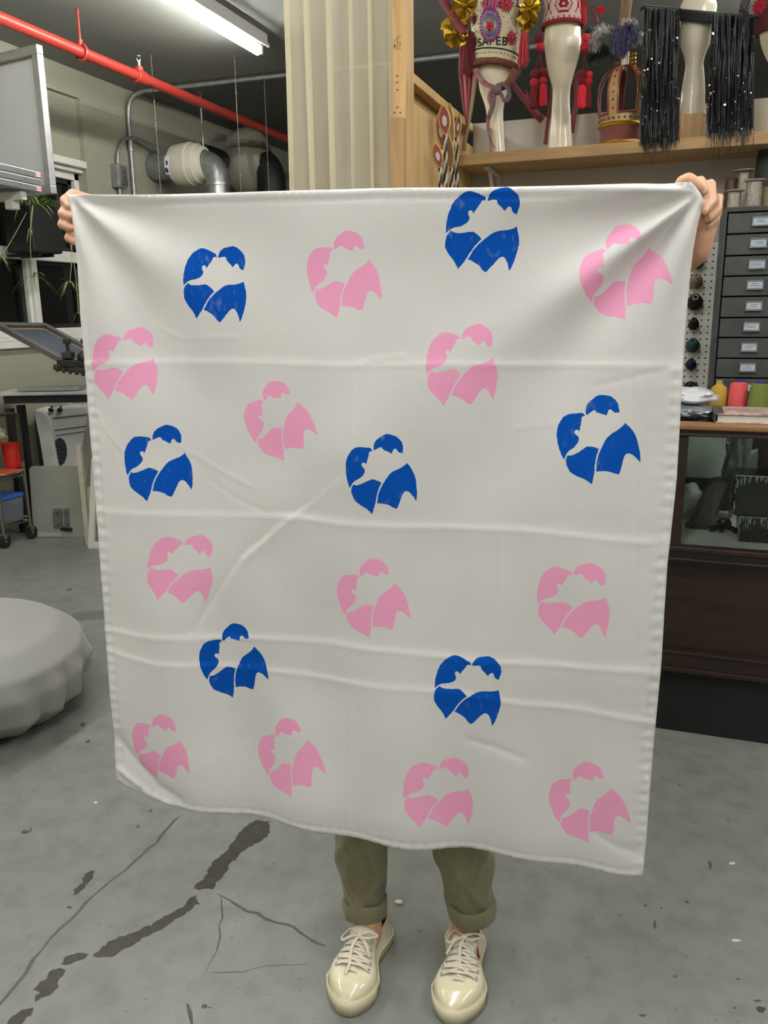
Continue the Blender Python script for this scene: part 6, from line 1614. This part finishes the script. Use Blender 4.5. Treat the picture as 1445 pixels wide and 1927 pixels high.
q = p4.lerp(p3, .55)+uu.normalized()*.06; m = MB(); m.bar(q+V((-.05, 0, .012)), q+V((.16, .06, .0)), .09, .04); obj('wood_block', m, M_blockw, pr, bevel=.004)
m = MB(); m.tube([mid+V((.03, -.02, .0)), mid+V((.06, -.03, .03)), mid+V((.10, -.03, .0)), mid+V((.12, -.02, -.05))], .014, 8); m.ell(mid+V((.06, -.03, .01)), (.035, .035, .035), 12, 8); obj('pivot_knuckle', m, M_iron, pr, smooth=60)
m = MB(); m.lathe((hub.x, hub.y, 0), [(.20, 0), (.20, .03), (.06, .05), (.05, .74), (.11, .76), (.11, .84), (.04, .86)], 24); obj('column', m, M_iron, pr, smooth=40)

# ================================================================== WORK TABLE AND WHAT LIES ON IT
ztb = .915
A = PZ(-10, 739, ztb); Bq = PZ(150, 736, ztb); du = (Bq-A).normalized(); dv = V((-du.y, du.x, 0)); LT = 1.35
tb = thing('work_table', 'metal topped work table under the window', 'table', (A.x, A.y, 0))
Mt = Matrix((du, dv, UZ)).transposed(); DT = .30
m = MB(); m.box(A+du*LT/2+dv*DT/2-UZ*.0125, (LT, DT, .020), rot=Mt); obj('table_top', m, mat('table_metal', (196, 198, 198), .35, .3, var=.08, scale=10), tb, bevel=.003)
m = MB(); m.box(A+du*LT/2+dv*(.02+DT/2)-UZ*.048, (LT-.06, DT-.06, .055), rot=Mt); obj('apron', m, mat('apron_black', (24, 26, 30), .5), tb)
for a in (.06, LT-.06):
    for b_ in (.05, DT-.05): m = MB(); p = A+du*a+dv*b_; m.box((p.x, p.y, (ztb-.105)/2), (.04, .04, ztb-.105)); obj('leg', m, M_dark, tb)
m = MB(); p = A+du*.32+dv*.12; m.box((p.x, p.y, ztb+.012), (.38, .20, .020), rot=Matrix.Rotation(math.atan2(du.y, du.x), 3, 'Z')); o = obj('metal_plate', m, M_alu, bevel=.004); tag(o, 'bright flat metal plate lying on the left end of the work table', 'plate')
m = MB()
def pap(u_, v_):
    p = A+du*(.60+.55*u_)+dv*(.05+.22*v_); return V((p.x, p.y, ztb+.004+.022*abs(math.sin(5*u_+2*v_))*(1-.4*v_)))
m.grid(pap, 24, 10); o = obj('paper_pile', m, mat('paper_grey', (196, 198, 200), .6), smooth=40, solid=-.003); tag(o, 'crumpled white paper sheets on the work table', 'paper')
m = MB(); p = A+du*.80+dv*.03; m.tube(bez([p+UZ*.012, p+du*.08+UZ*.012+dv*.01, p+du*.16+UZ*.035, p+du*.20+UZ*.014], 5), .011, 8, flat=.6); m.tube(bez([p-du*.20+UZ*.012, p-du*.16+UZ*.016, p-du*.12+UZ*.012], 4), .012, 8, flat=.6); o = obj('black_cloth', m, M_black, smooth=60); tag(o, 'black folded scrap lying on the papers of the work table', 'cloth scrap')
a1, a2 = PD(45, 720, 5.15), PD(190, 716, 5.6)
m = MB(); q = A+du*.42+dv*.27; m.prism([q+UZ*.003, q+du*.85+UZ*.003, q+du*.85+UZ*.05+dv*.03, q+du*.5+UZ*.045+dv*.03], dv*.008); o = obj('grey_board', m, mat('grey_board', (120, 122, 112), .7)); tag(o, 'tapering grey board standing at the back of the work table', 'board')

# ================================================================== UNDER THE TABLE
M_moul = mat('moulded_grey', (196, 198, 194), .42, var=.05, scale=10); M_moul2 = mat('moulded_grey_light', (206, 208, 204), .40, var=.05, scale=10)
dM = 5.62; away = V((FWD.x, FWD.y, 0)).normalized()
mc = thing('moulded_machine', 'grey moulded machine with an oval opening under the work table', 'machine', PD(115, 1000, dM).xy.to_3d())
def P_(x, y, d=dM): return PD(x, y, d)
m = MB(); body_px = [(90, 776), (100, 768), (166, 764), (161, 800), (148, 882), (140, 960), (112, 960), (108, 880), (99, 820)]
m.prism([P_(*p) for p in body_px], away*.20); obj('body', m, M_moul, mc, bevel=.008)
m = MB(); m.prism([P_(x, y, dM-.03) for x, y in [(62, 773), (66, 770), (84, 776), (92, 784), (100, 826), (110, 882), (112, 955), (86, 955), (82, 880), (74, 828)]], away*.21); obj('side_cover', m, M_moul2, mc, bevel=.010, seg=3)
el = [(106+9*math.cos(a) if math.cos(a) > 0 else 106+2.5*math.cos(a), 852+28*math.sin(a)) for a in [2*PI*k/32 for k in range(32)]]
el = [(112+13.5*math.cos(a), 850+26*math.sin(a)) for a in [2*PI*k/32 for k in range(32)]]
m = MB(); m.prism([P_(x, y, dM-.006) for x, y in el], away*.010); obj('oval_opening', m, mat('opening_dark', (28, 30, 36), .5), mc)
m = MB()
for k in range(5): m.bar(P_(107, 838+k*8, dM-.010), P_(122, 836+k*8, dM-.010), .008, .012)
m.bar(P_(104, 832, dM-.010), P_(106, 872, dM-.010), .006, .006); obj('opening_grille', m, mat('grille_blue', (66, 72, 92), .4, .5), mc)
m = MB()
for (a, b_) in (((100, 787), (164, 780)), ((102, 810), (163, 802)), ((104, 820), (160, 812))): m.bar(P_(*a, dM-.002), P_(*b_, dM-.002), .006, .006)
obj('panel_seam', m, mat('seam_grey', (78, 80, 78), .6), mc)
m = MB()
for x in (96, 113): m.ell(P_(x, 774, dM-.01)+UZ*.01, (.018, .018, .016), 10, 8); m.tube([P_(x, 772, dM-.01)+UZ*.012, P_(x+3, 768, dM-.01)+UZ*.016], .006, 6)
obj('dial', m, M_black, mc, smooth=60)
m = MB(); m.tube(bez([P_(122, 770, dM+.03)+UZ*.012, P_(132, 765, dM+.03)+UZ*.02, P_(145, 772, dM+.03)+UZ*.012, P_(156, 766, dM+.03)+UZ*.014], 5), .005, 6); obj('cable', m, M_lace, mc, smooth=80)
m = MB(); fpt = P_(125, 960); m.box((fpt.x-.02, fpt.y+.14, .10), (.26, .24, .20), rz=YAW); obj('foot', m, M_moul, mc, bevel=.01)
dkc = PD(55, 835, 5.75); m = MB(); Rz = Matrix.Rotation(YAW, 3, 'Z')
zt_c = PD(60, 782, 5.75).z
ck = thing('floor_cabinet', 'dark grey box cabinet on the floor behind the wire cart', 'cabinet', (dkc.x, dkc.y, 0), YAW)
m = MB(); m.box((.015, .12, zt_c/2), (.20, .22, zt_c)); obj('body', m, mat('cabinet_charcoal', (60, 61, 58), .5), ck, local=True, bevel=.006)
for z, w_, mm in ((zt_c-.13, .085, M_dark), (zt_c-.27, .06, M_alu_d)): m = MB(); m.box((.005, .008, z), (w_, .010, .022)); obj('slot_plate', m, mm, ck, local=True, bevel=.002)
# aluminium platen board leaning in front
Pa, Pb = PZ(63, 1011, 0), PZ(166, 1011, 0); up_ = (Pb-Pa).normalized(); lean = V((-up_.y, up_.x, 0)); bz = (UZ*.985+lean*.10).normalized(); nb = up_.cross(bz)
Wp = (Pb-Pa).length; topz = None
Hp = .50
for hh in [x_*.005 for x_ in range(60, 160)]:
    r_ = (Pa+bz*hh)-CAM; yy = 963.5-FPX*r_.dot(UPV)/r_.dot(FWD)
    if yy < 879: Hp = hh; break
pb = thing('platen_board', 'flat grey aluminium platen board leaning against the machine under the table', 'board', Pa)
def rr(u_, v_): return Pa+up_*u_+bz*v_
cr_ = .03; outl = []
for cx, cz, a0 in ((Wp-cr_, cr_, -PI/2), (Wp-cr_, Hp-cr_, 0), (cr_, Hp-cr_, PI/2), (cr_, cr_, PI)):
    for k in range(6): a = a0+k*PI/10; outl.append(rr(cx+cr_*math.cos(a), cz+cr_*math.sin(a)+.001))
m = MB(); m.prism(outl, lean*.010); obj('board', m, mat('platen_alu', (150, 151, 142), .5, .25, var=.10, scale=5), pb, bevel=.001)
m = MB(); m.prism([rr(.03, .004)-lean*.001, rr(Wp*.52, .004)-lean*.001, rr(Wp*.5, .03)-lean*.001, rr(.035, .034)-lean*.001], -lean*.001); obj('tape_strip', m, mat('pale_tape', (158, 158, 146), .6), pb)
for u0, u1 in ((.135, .190), (.205, .236)):
    u0, u1 = u0*Wp/.345, u1*Wp/.345
    m = MB(); m.prism([rr(u0, .06), rr(u1, .06), rr(u1, .185), rr(u0, .185)], -lean*.012); obj('bracket_plate', m, M_alu_d, pb, bevel=.002)
    for hz in (.085, .165):
        c = rr((u0+u1)/2, hz)-lean*.012; m = MB(); m.cyl(c, c-lean*.018, .007, n=10)
        for s in (-1, 1): m.bar(c-lean*.014, c-lean*.022+up_*.020*s+bz*.010, .008, .004)
        obj('wing_nut', m, M_steel, pb, smooth=40)
m = MB(); c = rr(Wp*.62, .055)-lean*.010; m.box(c, (.08, .02, .02)); obj('clamp_foot', m, M_dark, pb, bevel=.002)
# white frame and strip leaning at the cloth edge
F0 = PZ(167, 1031, 0); ud = (RGT.copy()); ud.z = 0; ud = (ud.normalized()*.94-away*.10).normalized()
zf = .55
t = thing('canvas_stretcher', 'white painted wooden frame leaning on the floor beside the platen board', 'frame', F0)
nn_ = V((-ud.y, ud.x, 0))
for nm, a, b_, w_ in (('stile', (0, 0), (0, zf), .035), ('stile', (.48, 0), (.48, zf), .035), ('rail', (.0175, .018), (.4625, .018), .036), ('rail', (.0175, zf-.018), (.4625, zf-.018), .036)):
    m = MB(); p, q = F0+ud*(a[0]+.018+a[1]*.14)+UZ*a[1], F0+ud*(b_[0]+.018+b_[1]*.14)+UZ*b_[1]; m.bar(p, q, w_, .03, up=nn_) if nm == 'rail' else m.bar(p, q, w_, .03, up=nn_); obj(nm, m, M_frame_w, t, bevel=.002)
S0 = PZ(163, 1026, 0)+away*.03; m = MB(); m.box((S0.x+.006, S0.y, .31), (.03, .04, .62), rz=YAW); o = obj('wooden_strip', m, mat('worn_white_wood', (186, 180, 160), .7, var=.15, scale=30), bevel=.002); tag(o, 'worn pale wooden strip upright between the platen board and the white frame', 'strip')

# ================================================================== WIRE CART
M_wire = mat('chrome_wire', (150, 148, 140), .3, .9)
xc1 = -3.825; xc0 = -4.17; yc0, yc1 = 3.80, 4.025
wc = thing('wire_cart', 'chrome wire cart on casters at the left edge of the photo', 'cart', ((xc0+xc1)/2, (yc0+yc1)/2, 0))
zsh = (.12, .41); ztop = PX(20, 780, xc1).z
for z in zsh:
    m = MB()
    for e in (0, .025):
        m.tube([(xc0, yc0, z+e), (xc1, yc0, z+e), (xc1, yc1, z+e), (xc0, yc1, z+e)], .0035, 6, closed=True)
    for k in range(9): y = yc0+(yc1-yc0)*k/8; m.tube([(xc0, y, z), (xc1, y, z)], .002, 5)
    for k in range(14): x = xc0+(xc1-xc0)*k/13; m.tube([(x, yc0, z), (x, yc0, z+.025)], .002, 5); 
    for k in range(9): y = yc0+(yc1-yc0)*k/8; m.tube([(xc1, y, z), (xc1, y, z+.025)], .002, 5)
    obj('wire_shelf', m, M_wire, wc, smooth=80)
for x, y in ((xc0, yc0), (xc1, yc0), (xc0, yc1), (xc1, yc1)):
    m = MB(); m.cyl((x, y, .085), (x, y, .50), .009, n=10); obj('post', m, M_wire, wc, smooth=60)
    cs = MB(); cs.cyl((x-.012, y, .042), (x+.012, y, .042), .041, n=20); c_ = obj('caster', cs, M_dark, wc, smooth=40)
    cs = MB(); cs.box((x, y+.0, .072), (.034, .03, .03)); cs.cyl((x-.016, y, .042), (x+.016, y, .042), .010); obj('caster_fork', cs, M_wire, c_, bevel=.002)
m = MB(); m.tube(bez([(xc1, yc0, .50), (xc1, yc0, ztop-.05), (xc1, yc0+.03, ztop), (xc1, yc1-.03, ztop), (xc1, yc1, ztop-.05), (xc1, yc1, .50)], 6), .010, 8); obj('push_handle', m, mat('handle_olive', (52, 50, 40), .5), wc, smooth=80)
bn = thing('storage_bin', 'clear grey storage bin with a blue lid on the lower shelf of the wire cart', 'bin', ((xc0+xc1)/2, (yc0+yc1)/2, .128))
m = MB(); m.box(((xc0+xc1)/2, (yc0+yc1)/2, .205), ((xc1-xc0)*.86, (yc1-yc0)*.84, .15), taper=1.06); obj('box', m, mat('bin_grey', (120, 128, 138), .3, trans=.3), bn, bevel=.01)
m = MB(); m.box(((xc0+xc1)/2, (yc0+yc1)/2, .292), ((xc1-xc0)*.93, (yc1-yc0)*.92, .026)); obj('lid', m, mat('bin_blue', (52, 96, 176), .4), bn, bevel=.006)
m = MB(); m.box((xc1-.028, (yc0+yc1)/2-.02, .21), (.003, .05, .05)); obj('bin_label', m, mat('label_grey', (70, 76, 84), .6), bn)
rb2 = PX(26, 855, -3.90)
m = MB(); m.lathe((-3.912, rb2.y, .457), [(.045, 0), (.06, .14), (.065, .15), (.06, .15), (.05, .01)], 24, capt=False); o = obj('red_bucket', m, mat('bucket_red', (196, 44, 30), .4), smooth=40); tag(o, 'red plastic bucket on the upper shelf of the wire cart', 'bucket')
crumple('plastic_bag', V((-3.99, (yc0+yc1)/2, .665)), (.13, .095, .075), mat('bag_clear_yellow', (186, 178, 136), .3, trans=.3), 'clear bag of yellowish scraps heaped on the wire cart', 'bag', 9.1, .35, 2.4, .606)
m = MB(); m.box((-4.04, (yc0+yc1)/2, .525), (.14, .17, .16)); o = obj('cardboard_box', m, mat('box_grey', (112, 114, 118), .6), bevel=.004); tag(o, 'grey box under the clear bag on the wire cart', 'box')
for k in range(5):
    m = MB(); a = .10*k-.2; Mx_ = Matrix.Rotation(a, 3, 'Z') @ Matrix.Rotation(-.06, 3, 'X'); m.box((-3.93+.006*k, yc0+.11, .4405+.0032*k), (.22, .17, .0025), rot=Matrix.Rotation(a, 3, 'Z'))
    o = obj('paper_sheet', m, mat('cart_paper_%d' % (k % 3), ((216, 210, 196), (206, 92, 58), (150, 136, 108))[k % 3], .7)); tag(o, ('pale sheet at the bottom of the paper pile on the wire cart', 'orange sheet second from the bottom in the paper pile on the wire cart', 'brown card in the middle of the paper pile on the wire cart', 'pale sheet second from the top in the paper pile on the wire cart', 'orange sheet on top of the paper pile on the wire cart')[k], 'paper', 'papers on the wire cart')

# ================================================================== POUF
PCX, PCY = -2.345, 2.03
pf = thing('pouf', 'round pouf under a smooth grey gathered cover at the left edge of the photo', 'pouf', (PCX, PCY, 0))
M_pouf = mat('pouf_grey', (142, 142, 138), .6, var=.04, scale=6, sheen=.3)
m = MB(); NUa, NV = 160, 44
def pfun(u_, v_):
    a = 2*PI*u_; t = v_
    r = float(np.interp(t, [0, .05, .2, .4, .55, .7, .85, 1.0], [.30, .34, .425, .455, .435, .36, .20, 0]))
    z = float(np.interp(t, [0, .05, .2, .4, .55, .7, .85, 1.0], [.0, .022, .085, .180, .250, .308, .345, .356]))
    low = max(0, 1-t/.52)**.8
    g = noise.noise(V((math.cos(a)*5+t*1.2, math.sin(a)*5-t*1.2, t*1.2)))
    pl = math.sin(a*17+3*noise.noise(V((math.cos(a)*1.5, math.sin(a)*1.5, 2)))+t*5)
    r *= 1+low*(.070*pl*abs(pl)+.040*g)+.012*noise.noise(V((math.cos(a)*1.2, math.sin(a)*1.2, t*2+4)))
    z += .012*noise.noise(V((math.cos(a)*r*3, math.sin(a)*r*3, 6)))*min(1, t*2)
    return V((PCX+r*math.cos(a), PCY+r*math.sin(a), max(0.0, z)))
m.grid(pfun, NUa, NV, wrapu=True); obj('cover', m, M_pouf, pf, smooth=180)
# ---- scrap on the floor
c = PZ(751, 1700, 0); o_ = crumple('paper_scrap', V((c.x, c.y, .003)), (.009, .006, .004), mat('scrap_white', (220, 220, 214), .7), 'tiny crumpled white scrap on the floor between the two trouser legs', 'scrap', 1.3, .5, 3., 0.0, 16, 10)
# ================================================================== CAMERA, WORLD, VIEW
cd = bpy.data.cameras.new('camera'); co = bpy.data.objects.new('camera', cd); COL.objects.link(co)
cd.sensor_fit = 'HORIZONTAL'; cd.sensor_width = 36.; cd.lens = FPX/1445*36; cd.clip_start = .05; cd.clip_end = 60
M4 = Matrix((RGT, UPV, -FWD)).transposed().to_4x4(); M4.translation = CAM; co.matrix_world = M4
SC.camera = co
w = bpy.data.worlds.new('night'); SC.world = w; w.use_nodes = True
w.node_tree.nodes['Background'].inputs[0].default_value = (.010, .011, .014, 1); w.node_tree.nodes['Background'].inputs[1].default_value = 1.
SC.view_settings.view_transform = 'Standard'; SC.view_settings.look = 'None'; SC.view_settings.gamma = 1.; SC.view_settings.exposure = EXPO
SC.view_settings.use_curve_mapping = False
SC.cycles.use_denoising = True
SC.cycles.max_bounces = 8; SC.cycles.transparent_max_bounces = 12
SC.cycles.sample_clamp_indirect = 4.0
